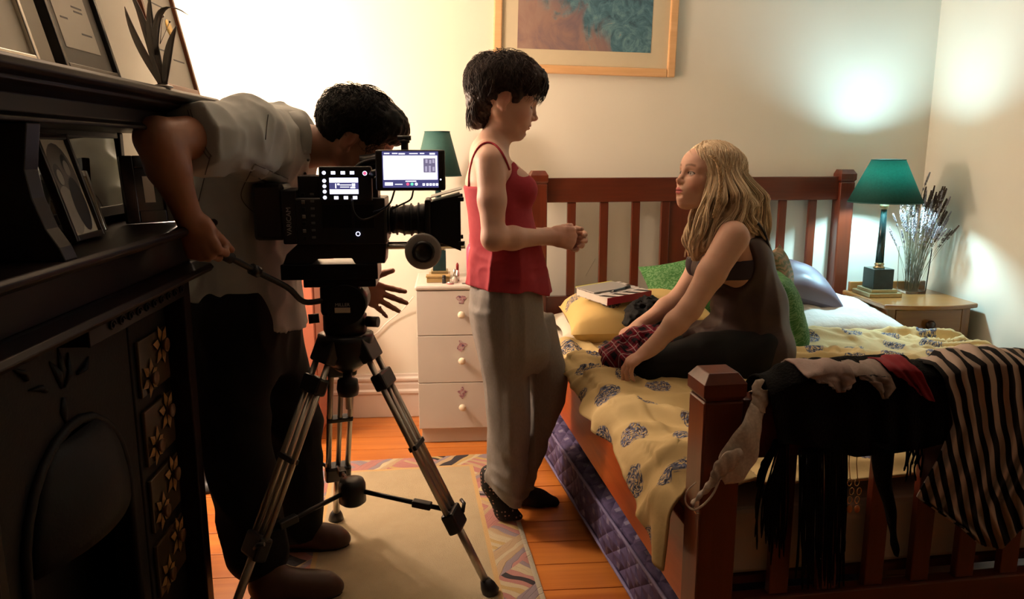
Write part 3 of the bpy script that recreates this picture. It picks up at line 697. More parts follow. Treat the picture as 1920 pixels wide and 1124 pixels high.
# ------------------------------------------------------------------ rug
ra = R(3.6); rd = np.array([math.sin(ra), -math.cos(ra), 0]); rx = np.array([math.cos(ra), math.sin(ra), 0]); ro = np.array([-0.66, 3.245, 0.0])
RW, RL = 0.86, 2.3
RUG = NT('beige_rug_with_geometric_border', 0.95, 0, 0.1)
uv = RUG.coord('UV'); ux, uy, _ = RUG.sep(uv)
dx = RUG.math('MINIMUM', ux, RUG.math('SUBTRACT', RW, ux)); dy = RUG.math('MINIMUM', uy, RUG.math('SUBTRACT', RL, uy)); de = RUG.math('MINIMUM', dx, dy)
# border: diagonal strips that change direction from block to block
blk = RUG.math('FLOOR', RUG.math('MULTIPLY', RUG.math('ADD', ux, uy), 6.2))
flip = RUG.math('MODULO', blk, 2.0)
wob = RUG.math('MULTIPLY', RUG.math('SUBTRACT', RUG.noise(uv, 6, 2), 0.5), 0.10)
sdir = RUG.mix(flip, RUG.comb(RUG.math('ADD', ux, RUG.math('MULTIPLY', uy, 0.75)), 0, 0), RUG.comb(RUG.math('SUBTRACT', uy, RUG.math('MULTIPLY', ux, 0.85)), 0, 0))
sx = RUG.math('ADD', RUG.sep(sdir)[0], wob)
idx = RUG.math('FLOOR', RUG.math('MULTIPLY', sx, 38.0))
wn = RUG.n('ShaderNodeTexWhiteNoise', noise_dimensions='2D'); RUG.put(wn.inputs['Vector'], RUG.comb(idx, blk, 0))
bc = RUG.ramp(wn.outputs['Value'], [(0.0, (0.40, 0.19, 0.17)), (0.2, (0.44, 0.32, 0.20)), (0.38, (0.46, 0.33, 0.15)), (0.55, (0.27, 0.22, 0.24)), (0.7, (0.42, 0.21, 0.19)), (0.82, (0.50, 0.42, 0.28)), (0.95, (0.05, 0.045, 0.05))], 'CONSTANT')
cc = RUG.mix(RUG.step(de, 0.128, 0.130), bc, (0.50, 0.34, 0.16))
body = RUG.mix(RUG.noise(uv, 9, 5, 0.7), (0.36, 0.29, 0.18), (0.46, 0.38, 0.25))
cc = RUG.mix(RUG.step(de, 0.144, 0.147), cc, body)
cc = RUG.mix(RUG.step(de, 0.018, 0.020), (0.55, 0.50, 0.38), cc)
RUG.color(cc)
gl = RUG.math('FRACT', RUG.math('MULTIPLY', sx, 38.0)); groove = RUG.math('MULTIPLY', RUG.step(RUG.math('ABSOLUTE', RUG.math('SUBTRACT', gl, 0.5)), 0.5, 0.40), 1.0)
RUG.bump(RUG.math('ADD', RUG.noise(uv, 320, 2), RUG.math('MULTIPLY', RUG.math('MULTIPLY', groove, 0.8), RUG.step(de, 0.130, 0.128))), 0.6, 0.004)
NU, NV = 44, 116
rows = []; uvs = []
for j in range(NV):
    v = RL * j / (NV - 1); rw = []; uw = []
    for i in range(NU):
        u = RW * i / (NU - 1); e = min(u, RW - u, v, RL - v)
        p = ro + rx * u + rd * v
        z = 0.004 + 0.010 * min(1, e / 0.012) ** 0.5 + 0.0012 * math.sin(37 * u + 9 * v) * math.sin(29 * v)
        rw.append(p + (0, 0, z)); uw.append((u + 1e-5, v + 1e-5))
    rows.append(rw); uvs.append(uw)
m = MB().grid(rows, uvs, flip=True)
b0 = [q for q in rows[0]] + [r[-1] for r in rows[1:]] + rows[-1][::-1][1:] + [r[0] for r in rows[::-1]][1:-1]
k = len(b0); m.add([p for p in b0] + [np.array([p[0], p[1], 0.0008]) for p in b0], [(i, k + i, k + (i + 1) % k, (i + 1) % k) for i in range(k)], False, [(0.001, 0.001)] * (2 * k))
obj('rug', m, RUG.m, label='beige rug with pink and mauve geometric border under the tripod', cat='rug')

# ------------------------------------------------------------------ bed (local frame: u across, v towards the foot)
bo = np.array([0.377, 3.712, 0.0]); bv = np.array([0.0750, -0.99718, 0.0]); bu = np.array([0.99718, 0.0750, 0.0]); bz = np.array([0, 0, 1.0])
def B(u, v, z): return bo + bu * u + bv * v + bz * z
BW, BLN = 1.665, 2.165
def bbox(u0, u1, v0, v1, z0, z1): return MB().obox(B((u0 + u1) / 2, (v0 + v1) / 2, (z0 + z1) / 2), bu * (u1 - u0) / 2, bv * (v1 - v0) / 2, bz * (z1 - z0) / 2)
bed = thing('bed', 'red stained wooden double bed with slatted headboard and footboard', 'bed', B(BW / 2, BLN / 2, 0))
def post(u, v, w, z1, capw, name):
    o = obj(name, bbox(u - w / 2, u + w / 2, v - w / 2, v + w / 2, 0, z1), REDWOOD_Z, bed, bevel=0.005)
    # cap: neck, chamfered block
    c = B(u, v, z1); h = capw / 2
    pr = [(w / 2 * 0.90, 0), (h * 1.0, 0.012), (h * 1.0, 0.040), (h * 0.72, 0.060), (h * 0.70, 0.062)]
    m = MB(); s2 = math.sqrt(2); m.lathe([(r * s2, z) for r, z in pr], (0, 0, 0), 4, (0, 0, 1), flat=4, phase=math.pi / 4)
    ang = math.atan2(bu[1], bu[0]); m.xf(Matrix.Translation(Vector(c)) @ Matrix.Rotation(ang, 4, 'Z'))
    obj('post_cap', m, REDWOOD_Z, o, bevel=0.003)
for u in (0.040, BW - 0.040): post(u, 0.0, 0.078, 1.195, 0.086, 'headboard_post')
hz0, hz1 = 1.105, 1.222
obj('headboard_rail', bbox(0.079, BW - 0.079, -0.018, 0.018, hz0, hz1), REDWOOD_X, bed, bevel=0.004)
obj('headboard_rail', bbox(0.079, BW - 0.079, -0.018, 0.018, 0.50, 0.645), REDWOOD_X, bed, bevel=0.004)
us = [(P(x, 460, 3.75)[0] - bo[0]) / bu[0] for x in (1069, 1130, 1190)]
for u in us + [BW - u for u in us]:
    obj('headboard_slat', bbox(u - 0.021, u + 0.021, -0.009, 0.009, 0.645, hz0), REDWOOD_Z, bed, bevel=0.003)
up0 = (P(1238, 460, 3.75)[0] - bo[0]) / bu[0]
for u in (up0 + 0.021, BW - up0 - 0.021): obj('headboard_stile', bbox(u - 0.021, u + 0.021, -0.012, 0.012, 0.645, hz0), REDWOOD_Z, bed, bevel=0.003)
obj('headboard_panel', bbox(up0 + 0.042, BW - up0 - 0.042, -0.005, 0.005, 0.645, hz0), REDWOOD_Z, bed)
FV = BLN - 0.05
for u in (0.046, BW - 0.046): post(u, FV, 0.090, 0.815, 0.098, 'footboard_post')
obj('footboard_rail', bbox(0.099, BW - 0.099, FV - 0.028, FV + 0.028, 0.672, 0.812), REDWOOD_X, bed, bevel=0.005)
obj('footboard_rail', bbox(0.099, BW - 0.099, FV - 0.020, FV + 0.020, 0.200, 0.320), REDWOOD_X, bed, bevel=0.005)
for i in range(11):
    u = 0.222 + i * 0.122
    obj('footboard_slat', bbox(u - 0.024, u + 0.024, FV - 0.011, FV + 0.011, 0.320, 0.672), REDWOOD_Z, bed, bevel=0.003)
obj('side_rail', bbox(0.015, 0.043, 0.039, FV - 0.049, 0.265, 0.475), REDWOOD_LIT, bed, bevel=0.004)
obj('side_rail', bbox(BW - 0.043, BW - 0.015, 0.039, FV - 0.049, 0.285, 0.455), REDWOOD_LIT, bed, bevel=0.004)
obj('slat_base', bbox(0.043, BW - 0.043, 0.05, FV - 0.03, 0.330, 0.350), REDWOOD_X, bed)
# mattress
SHEET = mat('off_white_sheet', (0.66, 0.60, 0.50), 0.8, var=0.05, scale=12, bump=0.15, bscale=30, bdist=0.006)
def pillow(c, e1, e2, e3, w, h, t, nu=26, nv=20, wr=0.006, seed=0, pinch=0.10, power=2.6, flatb=0.55):
    """stuffed cushion: half sizes w,h,t; e3 is the thick direction; flatb squashes its underside"""
    c, e1, e2, e3 = np.asarray(c, float), unit(e1), unit(e2), unit(e3); m = MB()
    U, V = np.meshgrid(np.linspace(-1, 1, nu), np.linspace(-1, 1, nv))
    U = np.sign(U) * np.abs(U) ** 0.85; V = np.sign(V) * np.abs(V) ** 0.85
    prof = np.clip((1 - np.abs(U) ** power) * (1 - np.abs(V) ** power), 0, 1) ** 0.5
    X = U * w * (1 - pinch * V ** 2 * 0.0 - pinch * (1 - V ** 2) * np.abs(U) ** 3); Yy = V * h * (1 - pinch * (1 - U ** 2) * np.abs(V) ** 3)
    for sgn, k in ((1, 1.0), (-1, flatb)):
        q = np.stack([X, Yy, U * 0 + sgn], -1)
        nz = vnoise(q / max(w, h) * 1.0, 3.0, seed) * wr + vnoise(np.stack([X + Yy * 0.6, Yy - 0.3 * X, X * 0 + sgn], -1), 16.0, seed + 3) * wr * 0.7
        Zz = sgn * (prof * t * k) + nz * prof
        pts = c + X[..., None] * e1 + Yy[..., None] * e2 + Zz[..., None] * e3
        uvq = np.stack([X + 0.5 + seed * 0.13, Yy + 0.5 + seed * 0.07], -1)
        m.grid(pts, uvq, flip=(sgn < 0) != (np.dot(np.cross(e1, e2), e3) < 0))
    return m
mt = MB()
rows = []
NUm, NVm = 40, 50
def mprof(u0, u1, z0, z1, r=0.045, n=5):
    pr = [(u0 + 0.01, z0)]
    for a in np.linspace(180, 90, n): pr.append((u0 + r + r * math.cos(R(a)), z1 - r + r * math.sin(R(a))))
    for a in np.linspace(90, 0, n): pr.append((u1 - r + r * math.cos(R(a)), z1 - r + r * math.sin(R(a))))
    pr.append((u1 - 0.01, z0)); return pr
pr = mprof(0.048, BW - 0.048, 0.351, 0.520)
mt.prism(pr, B(0, 0.045, 0), bu, bz, bv * (FV - 0.045 - 0.035)); obj('mattress', mt, SHEET, bevel=0.012, label='pale sheeted mattress lying in the wooden bed frame', cat='mattress')

# printed bed linen: staggered medallions on yellow cotton
def medallion_cloth(name, base, sx_=0.20, sy_=0.17, rr=0.30, rough=0.8):
    t = NT(name, rough, 0, 0.2)
    uv = t.coord('UV'); w = t.vmath('ADD', uv, t.vmath('MULTIPLY', t.vmath('SUBTRACT', t.noisec(uv, 6, 1), (0.5, 0.5, 0.5)), (0.02, 0.02, 0)))
    x, y, _ = t.sep(w); gy = t.math('DIVIDE', y, sy_); row = t.math('FLOOR', gy)
    gx = t.math('ADD', t.math('DIVIDE', x, sx_), t.math('MULTIPLY', t.math('MODULO', row, 2.0), 0.5)); colm = t.math('FLOOR', gx)
    wn = t.n('ShaderNodeTexWhiteNoise', noise_dimensions='2D'); t.put(wn.inputs['Vector'], t.comb(row, colm, 0))
    jx = t.math('MULTIPLY', t.math('SUBTRACT', wn.outputs['Value'], 0.5), 0.2)
    fx = t.math('SUBTRACT', t.math('SUBTRACT', t.math('FRACT', gx), 0.5), jx); fy = t.math('SUBTRACT', t.math('FRACT', gy), 0.5)
    px = t.math('MULTIPLY', fx, sx_); py = t.math('MULTIPLY', fy, sy_)
    d = t.vmath('LENGTH', t.comb(t.math('MULTIPLY', px, 1.15), py, 0))
    edge = t.math('ADD', d, t.math('MULTIPLY', t.math('SUBTRACT', t.noise(uv, 45, 2), 0.5), 0.014))
    msk = t.step(edge, 0.047, 0.042)
    ang = t.math('ARCTAN2', py, px)
    rings = t.math('SINE', t.math('ADD', t.math('MULTIPLY', d, 430.0), t.math('MULTIPLY', t.math('SINE', t.math('ADD', t.math('MULTIPLY', ang, 5.0), t.math('MULTIPLY', d, 260.0))), 2.6)))
    scr = t.wave(uv, 26, 9, 3, 'RINGS', dscale=3.0)
    ink = t.math('MULTIPLY', t.math('ADD', rings, 1.0), t.math('ADD', scr, 0.25))
    c2 = t.ramp(ink, [(0.15, (0.03, 0.035, 0.06)), (0.45, (0.10, 0.13, 0.25)), (0.75, (0.20, 0.24, 0.36)), (1.15 if False else 1.0, sc(base, 0.9))])
    c2 = t.mix(t.math('MULTIPLY', t.step(wn.outputs['Value'], 0.35, 0.30), 0.45), c2, (0.13, 0.07, 0.03))
    bc = t.mix(t.noise(uv, 5, 4), sc(base, 0.93), sc(base, 1.05))
    c3 = t.mix(t.step(t.noise(uv, 150, 2), 0.50, 0.56), c2, t.mix(wn.outputs['Value'], (0.16, 0.20, 0.36), (0.20, 0.17, 0.14))); t.color(t.mix(t.math('MULTIPLY', msk, t.step(ink, 1.5, 0.9)), bc, c3))
    t.bump(t.noise(uv, 60, 4), 0.25, 0.004)
    return t.m
DUVET = medallion_cloth('yellow_medallion_cotton', (0.66, 0.50, 0.24), 0.172, 0.150)
PILLC = medallion_cloth('yellow_medallion_pillowcase', (0.62, 0.44, 0.17), 0.24, 0.21)
def fold(x, y, s=0):
    """soft cloth relief: long curving ridges, finer creases between them"""
    p = np.stack([x, y, x * 0 + s], -1)
    wx = x + 0.16 * vnoise(p, 2.2, 1 + s); wy = y + 0.16 * vnoise(p, 2.2, 2 + s)
    q = np.stack([wx + wy * 0.45, wy - wx * 0.40, x * 0 + s], -1)
    r1 = np.clip(1 - np.abs(vnoise(q * np.array([1.5, 5.2, 1]), 1.0, 4 + s)) * 1.6, 0, 1) ** 1.6
    r2 = np.clip(1 - np.abs(vnoise(q * np.array([3.2, 12.0, 1]), 1.0, 5 + s)) * 1.8, 0, 1) ** 1.5
    r3 = np.clip(1 - np.abs(vnoise(np.stack([wx * 16 - wy * 5, wy * 6 + wx * 3, x * 0 + s], -1), 1.0, 13 + s)) * 2.0, 0, 1)
    return 0.036 * (r1 - 0.45) + 0.028 * (r2 - 0.4) + 0.012 * r3 + 0.022 * vnoise(p, 1.9, 9 + s)
# duvet: sheet coordinate s runs from the hanging left hem over the bed to the right hem
hem_v = [0.55, 0.85, 1.05, 1.30, 1.58, 1.75, 1.90, 2.0, 2.1]; hem_z = [0.545, 0.54, 0.53, 0.500, 0.490, 0.485, 0.430, 0.375, 0.37]
V0, V1 = 0.66, FV - 0.045
NS, NT_ = 230, 210
pts = np.zeros((NT_, NS, 3)); uvd = np.zeros((NT_, NS, 2))
for j in range(NT_):
    tv = j / (NT_ - 1)
    v = lerp(V0, V1, tv); hz = np.interp(v, hem_v, hem_z)
    top = 0.552 + 0.018 * math.sin(math.pi * tv)
    drop = top - hz; L_ = drop + BW + 0.02 + 0.16
    s_ = np.linspace(0, L_, NS); u = np.zeros(NS); z = np.zeros(NS); nrm = np.zeros((NS, 2))
    rad = 0.055
    for i, s in enumerate(s_):
        d1 = drop - rad; arc = rad * math.pi / 2; flat = BW + 0.047 - 2 * rad
        if s < d1: uu, zz, nn = -0.012, hz + s, (-1, 0)
        elif s < d1 + arc: a = (s - d1) / rad; uu, zz, nn = -0.012 + rad * (1 - math.cos(a)), top - rad + rad * math.sin(a), (-math.cos(a), math.sin(a))
        elif s < d1 + arc + flat: uu, zz, nn = -0.012 + rad + (s - d1 - arc), top, (0, 1)
        elif s < d1 + 2 * arc + flat: a = (s - d1 - arc - flat) / rad; uu, zz, nn = BW + 0.035 - rad + rad * math.sin(a), top - rad + rad * math.cos(a), (math.sin(a), math.cos(a))
        else: uu, zz, nn = BW + 0.035, top - rad - (s - d1 - 2 * arc - flat), (1, 0)
        u[i], z[i], nrm[i] = uu, zz, nn
    x_ = s_ - drop; h = fold(x_, np.full(NS, v), 0)
    edge = sstep(0.0, 0.12, np.minimum(s_, L_ - s_)) * 0.5 + 0.5
    foot = sstep(1.55, 2.1, np.full(NS, v)) * np.exp(-((x_ - 0.02) / 0.22) ** 2)
    h = h * (1 + 0.5 * foot) + 0.020 * foot * (0.5 + 0.5 * np.sin(v * 24 + x_ * 10))
    fe = sstep(0, 0.06, min(tv, 1 - tv) * (V1 - V0))
    h = h * (0.35 + 0.65 * fe) + 0.014
    hang = (s_ < drop)
    h = np.where(hang, np.abs(h) * 0.5 + 0.004 + 0.013 * (1 + np.sin(v * 26 + 2.0 * np.sin(v * 9))) * (drop - s_) / max(drop, .01), h)
    h = np.maximum(h, np.where((u > 0.0) & (u < BW), 0.520 - top + 0.012, 0.004))
    vv = v + 0.012 * np.sin(x_ * 9) * (1 if tv in (0,) else 0)
    base = bo + np.outer(u + nrm[:, 0] * h, bu) + vv[:, None] * bv[None] + np.outer(z + nrm[:, 1] * h, bz)
    pts[j] = base; uvd[j, :, 0] = x_ + 3; uvd[j, :, 1] = v + 2
DUV_pts = pts
obj('duvet', MB().grid(pts, uvd), DUVET, solid=0.006, label='crumpled yellow duvet printed with blue medallions spread over the bed', cat='duvet')

# trundle mattress pulled out under the side rail
TR = NT('purple_quilted_ticking', 0.75, 0, 0.2); co = TR.coord('UV'); x, y, _ = TR.sep(co)
sq = TR.math('MULTIPLY', TR.step(TR.math('ABSOLUTE', TR.math('SUBTRACT', TR.math('FRACT', TR.math('MULTIPLY', x, 11)), 0.5)), 0.36, 0.40), TR.step(TR.math('ABSOLUTE', TR.math('SUBTRACT', TR.math('FRACT', TR.math('MULTIPLY', y, 19)), 0.5)), 0.30, 0.34))
nz = TR.noise(co, 60, 3)
cc = TR.mix(nz, (0.060, 0.045, 0.115), (0.12, 0.095, 0.20)); cc = TR.mix(TR.math('MULTIPLY', sq, 0.42), cc, (0.34, 0.32, 0.44)); TR.color(cc)
q1 = TR.math('ABSOLUTE', TR.math('SINE', TR.math('ADD', TR.math('MULTIPLY', x, 30), TR.math('MULTIPLY', y, 42)))); q2 = TR.math('ABSOLUTE', TR.math('SINE', TR.math('SUBTRACT', TR.math('MULTIPLY', x, 30), TR.math('MULTIPLY', y, 42))))
TR.bump(TR.math('MINIMUM', q1, q2), 0.6, 0.02)
PIPE = mat('lilac_piping', (0.16, 0.14, 0.28), 0.6, var=0.3, scale=150)
ta = np.array([0.380, 3.27, 0]); tb = np.array([0.560, 1.72, 0]); te = unit(tb - ta); tn = np.array([-te[1], te[0], 0]); Lm = np.linalg.norm(tb - ta)
if tn[0] < 0: tn = -tn
tt = thing('trundle_mattress', 'purple quilted trundle mattress sticking out under the bed', 'mattress', ta + te * Lm / 2)
m = MB(); pr = [(0.012, 0.03), (0.0, 0.045), (0.0, 0.185), (0.012, 0.205), (0.05, 0.218), (0.30, 0.222), (0.6, 0.20), (0.6, 0.03)]
NN = 60; rows = []; uvs = []
acc = [0]
for i in range(1, len(pr)): acc.append(acc[-1] + math.dist(pr[i], pr[i - 1]))
for j in range(NN + 1):
    s = Lm * j / NN; p = ta + te * s; bulge = 0.005 * math.sin(s * 21)
    rows.append([p + tn * (a - (bulge if i in (1, 2) else 0)) + bz * b for i, (a, b) in enumerate(pr)]); uvs.append([(s + .01, acc[i] + .01) for i in range(len(pr))])
m.grid(rows, uvs, smooth=True, flip=True)
for r_, fl_ in ((rows[0], False), (rows[-1], True)):
    k = len(r_); m.add(r_, [tuple(range(k))[::-1] if fl_ else tuple(range(k))], False)
obj('mattress_cover', m, TR.m, tt)
for (a, b) in ((0.0, 0.047), (0.0, 0.190)):
    obj('piping', MB().tube([ta + te * (Lm * j / 40) + tn * (a - 0.002) + bz * b for j in range(41)], 0.006, 8), PIPE, tt)

# ------------------------------------------------------------------ pillows and cushions
def lean_axes(width_dir, lean_deg, back_dir):
    """cushion that leans: its long axis, its up axis tipped towards back_dir, its thickness axis"""
    e1 = unit(width_dir); bd = unit(back_dir); e2 = math.cos(R(lean_deg)) * bz + math.sin(R(lean_deg)) * bd
    return e1, e2, unit(np.cross(e1, e2))
e1 = unit(bu + 0.10 * bv); e2 = unit(-bv + 0.1 * bu)
obj('pillow', pillow(B(0.40, 0.30, 0.560), bu, -bv, bz, 0.35, 0.22, 0.060, seed=1), SHEET, label='off-white pillow lying flat under the yellow pillow', cat='pillow')
obj('pillow', pillow(B(0.375, 0.545, 0.640), e1, e2 + 0.06 * bz, bz, 0.315, 0.225, 0.100, seed=2, wr=0.010, power=4.5, pinch=0.05, flatb=0.8), PILLC, label='plump yellow pillow with blue medallions carrying the magazines', cat='pillow')
obj('pillow', pillow(B(1.30, 0.40, 0.575), unit(bu + 0.1 * bv), unit(-bv + 0.15 * bz), bz, 0.34, 0.26, 0.085, seed=3, wr=0.014), mat('white_embroidered_cotton', (0.74, 0.71, 0.66), 0.75, var=0.05, bump=0.3, bscale=45, bdist=0.006), label='white embroidered pillow beside the bedside table', cat='pillow')
GRN = NT('green_leaf_brocade', 0.7, 0, 0.3); gc = GRN.coord('UV')
gw = GRN.wave(gc, 16, 14, 4, 'RINGS', dscale=3.0); gn = GRN.noise(gc, 30, 4)
GRN.color(GRN.mix(GRN.step(gw, 0.55, 0.75), GRN.mix(gn, (0.030, 0.13, 0.030), (0.07, 0.22, 0.06)), (0.13, 0.28, 0.11))); GRN.bump(gw, 0.3, 0.004)
BRG = NT('olive_and_rust_brocade', 0.7, 0, 0.3); gc = BRG.coord('UV'); gw = BRG.wave(gc, 12, 8, 3, 'RINGS', dscale=2.0)
BRG.color(BRG.mix(gw, (0.10, 0.11, 0.05), (0.30, 0.18, 0.10)))
PURP = mat('mauve_grey_satin', (0.17, 0.14, 0.20), 0.45, var=0.1, scale=10)
a1, a2, a3 = lean_axes(bu + 0.35 * bv, 24, -bv)
c = P(1285, 545, 3.42); obj('cushion', pillow(c, a1 + 0.25 * bz, a2 - 0.2 * bu, a3, 0.175, 0.155, 0.060, seed=4, flatb=1.0), GRN.m, label='bright green leafy cushion leaning on the headboard panel left of the seated woman', cat='cushion')
c = P(1478, 590, 3.00); obj('cushion', pillow(c, unit(bu * 0.42 - bv * 0.9), unit(bz * 0.93 - bu * 0.36), unit(bu * 0.84 + bz * 0.4 + bv * .2), 0.17, 0.18, 0.065, seed=5, flatb=1.0), GRN.m, label='green leafy cushion propped upright behind the seated woman', cat='cushion')
c = P(1462, 530, 3.30); obj('cushion', pillow(c, unit(bu * 0.55 - bv * 0.8), unit(bz * 0.96 - bu * 0.2), unit(bu * .8 + bv * 0.5), 0.15, 0.16, 0.055, seed=6, flatb=1.0), BRG.m, label='olive and rust patterned cushion between green and mauve cushions', cat='cushion')
pc = P(1496, 533, 3.46); pcu = thing('cushion', 'mauve grey cushion with red piping resting on the white pillow', 'cushion', pc - (0, 0, 0.1))
obj('cushion_cover', pillow(pc, unit(bu * 0.96 - bz * 0.25), unit(-bv * 0.9 + bz * 0.4), unit(bz * 0.9 + bv * 0.35), 0.175, 0.15, 0.085, seed=7, flatb=0.8), PURP, pcu)
obj('red_piping', MB().tube(spline([P(1470, 506, 3.38), P(1480, 515, 3.36), P(1485, 535, 3.35), P(1484, 552, 3.35)], 16), 0.008, 8), mat('crimson_piping', (0.45, 0.02, 0.03), 0.5), pcu)

# ------------------------------------------------------------------ magazines on the yellow pillow
mz = B(0.44, 0.42, 0.0); mg_e1 = unit(bu * 0.90 - bv * 0.42 + bz * 0.03); mg_e2 = unit(-bv * 0.90 - bu * 0.42 + bz * 0.06); mg_n = unit(np.cross(mg_e1, mg_e2))
COVER = NT('black_and_white_striped_cover', 0.35); gx, gy, _ = COVER.sep(COVER.coord('UV'))
st = COVER.step(COVER.math('FRACT', COVER.math('MULTIPLY', COVER.math('ADD', gx, COVER.math('MULTIPLY', gy, 0.8)), 16)), 0.48, 0.52)
nn1 = COVER.step(COVER.noise(COVER.mapv(COVER.coord('UV'), (1, 2.5, 1)), 14, 1), 0.56, 0.58)
cov = COVER.mix(st, (0.62, 0.58, 0.54), (0.02, 0.02, 0.02)); cov2 = COVER.mix(nn1, (0.55, 0.52, 0.50), (0.02, 0.02, 0.02))
COVER.color(COVER.mix(COVER.step(gy, 0.048, 0.05), cov, cov2))
def mag(name, label, c, w, h, th, m, mside, e1=mg_e1, e2=mg_e2, n=mg_n):
    t = thing(name, label, 'magazine', c)
    obj('pages', MB().obox(c + n * th / 2, e1 * (w - 0.002), e2 * (h - 0.002), n * (th / 2 - 0.001)), mat('page_block_paper', (0.6, 0.56, 0.5), 0.7), t)
    for k, z in (('front_cover', th - 0.0005), ('back_cover', 0.0005)):
        mm = MB(); vs = [c + n * z + e1 * a * w + e2 * b * h for a, b in ((-1, -1), (1, -1), (1, 1), (-1, 1))]
        mm.add(vs, [(0, 1, 2, 3)], False, [(0.0001, 0.0001), (2 * w, 0.0001), (2 * w, 2 * h), (0.0001, 2 * h)]); obj(k, mm, m, t, solid=0.0008)
    obj('spine', MB().obox(c + n * th / 2 - e2 * (h + 0.0005), e1 * w, e2 * 0.0008, n * th / 2), mside, t)
    return t
cz = P(1150, 556, 3.14)
CRIM = mat('crimson_spine', (0.34, 0.025, 0.045), 0.4)
mag('magazine', 'thick magazine with crimson spine and striped cover on the yellow pillow', cz, 0.120, 0.100, 0.030, COVER.m, CRIM)
YMAG = NT('grey_and_yellow_cover', 0.4); hx, hy, _ = YMAG.sep(YMAG.coord('UV')); YMAG.color(YMAG.mix(YMAG.step(hy, 0.115, 0.118), (0.30, 0.29, 0.28), (0.62, 0.60, 0.06)))
mag('magazine', 'grey magazine with yellow strip lying on top of the striped one', cz + mg_n * 0.031 + mg_e2 * 0.045 - mg_e1 * 0.02, 0.10, 0.062, 0.005, YMAG.m, mat('grey_spine', (0.3, 0.29, 0.28), 0.5))
pn = thing('pen', 'dark blue pen lying across the striped magazine', 'pen', cz + mg_n * 0.033)
pa, pb = cz + mg_n * 0.0355 - mg_e1 * 0.03 - mg_e2 * 0.035, cz + mg_n * 0.0355 + mg_e1 * 0.07 - mg_e2 * 0.015
obj('barrel', MB().cyl(pa, pb, 0.0045, 10), mat('slate_blue_plastic', (0.05, 0.08, 0.11), 0.3), pn)
obj('cap', MB().cyl(lerp(pa, pb, 0.72), pb + unit(pb - pa) * 0.006, 0.0054, 10), BLACKPL, pn)
obj('tip', MB().cyl(pa, pa - unit(pb - pa) * 0.012, 0.0040, 10, 0.001), STEEL, pn)
# ------------------------------------------------------------------ clothes hung over the footboard
RT = 0.812                                   # top of the foot rail
def FB(px, py, off=0.0):
    """point of the footboard's front plane (pushed off towards the viewer) seen at a pixel"""
    d = _f * FPX + _r * (px - 960) - _u * (py - 562); p0 = B(0, FV + 0.028 + off, 0)
    return _c + d * (np.dot(bv, p0 - _c) / np.dot(bv, d))
def drape(xl, xr, top, bot, nu=60, nv=36, back=0.14, lump=0.02, seed=0, fold_k=26.0, fold_a=0.012, fan=0.0, crown=0.035):
    """cloth over the rail: outline of its front given as pixel curves, then over the crest and down behind"""
    rows, uvs = [], []
    A = np.linspace(0, 1, nu)
    for j in range(nv):
        s = j / (nv - 1); row, uw = [], []
        for a in A:
            x = lerp(np.interp(s, *xl), np.interp(s, *xr), a); yy = lerp(np.interp(a, *top), np.interp(a, *bot), s)
            ph = a * fold_k + 1.7 * math.sin(a * 7 + seed) + fan * s * (a - 0.5)
            o = 0.018 + lump * (0.5 + 0.5 * math.sin(3.1 * a + seed)) * (1 - s) * 0.6 + fold_a * (0.6 + 0.6 * s) * (1 + math.sin(ph)) + 0.006 * float(vnoise(np.array([a * 6, s * 5, seed]), 1.0))
            row.append(FB(x, yy, o)); uw.append((a * (np.interp(s, *xr) - np.interp(s, *xl)) / 900 + np.interp(s, *xl) / 900, s * 0.35))
        rows.append(row); uvs.append(uw)
    pre, pu = [], []
    first = rows[0]
    nb = 10
    for k in range(nb, 0, -1):
        t = k / nb; row = []
        for i, p in enumerate(first):
            q = np.array(p); depth = np.dot(bv, q - B(0, FV, 0))
            if t < 0.55:
                f = t / 0.55; dv = lerp(depth, -0.05, f); zz = q[2] + crown * math.sin(math.pi * f) * 0.7 + 0.010 * float(vnoise(np.array([i * 0.25, f * 3, seed + 5.0])))
            else:
                f = (t - 0.55) / 0.45; dv = -0.05 - 0.012 * f - 0.010 * (1 + math.sin(i * 0.6)); zz = q[2] - back * f
            row.append(q + bv * (dv - depth) + bz * (zz - q[2]))
        pre.append(row); pu.append([(u_, -0.16 * t) for (u_, _) in uvs[0]])
    return MB().grid(pre + rows, pu + uvs, flip=True)
KNIT = NT('black_knit', 0.9, 0, 0.1); KNIT.color(KNIT.mix(KNIT.noise(KNIT.coord(), 200, 2), (0.003, 0.003, 0.003), (0.010, 0.0095, 0.009))); KNIT.bump(KNIT.voro(KNIT.coord(), 160), 0.6, 0.004)
sh = thing('shawl', 'black fringed knitted shawl hanging over the footboard', 'shawl', B(0.5, FV, 0.4))
mbs = drape(([0, .5, 1], [1446, 1452, 1462]), ([0, .5, 1], [1772, 1778, 1780]), ([0, .12, .3, .5, .75, 1], [742, 722, 712, 704, 694, 712]), ([0, .2, .45, .7, .85, 1], [832, 838, 858, 850, 842, 830]), seed=1, fold_k=34, fold_a=0.008)
obj('knitted_panel', mbs, KNIT, sh, solid=0.004)
r5 = random.Random(5)
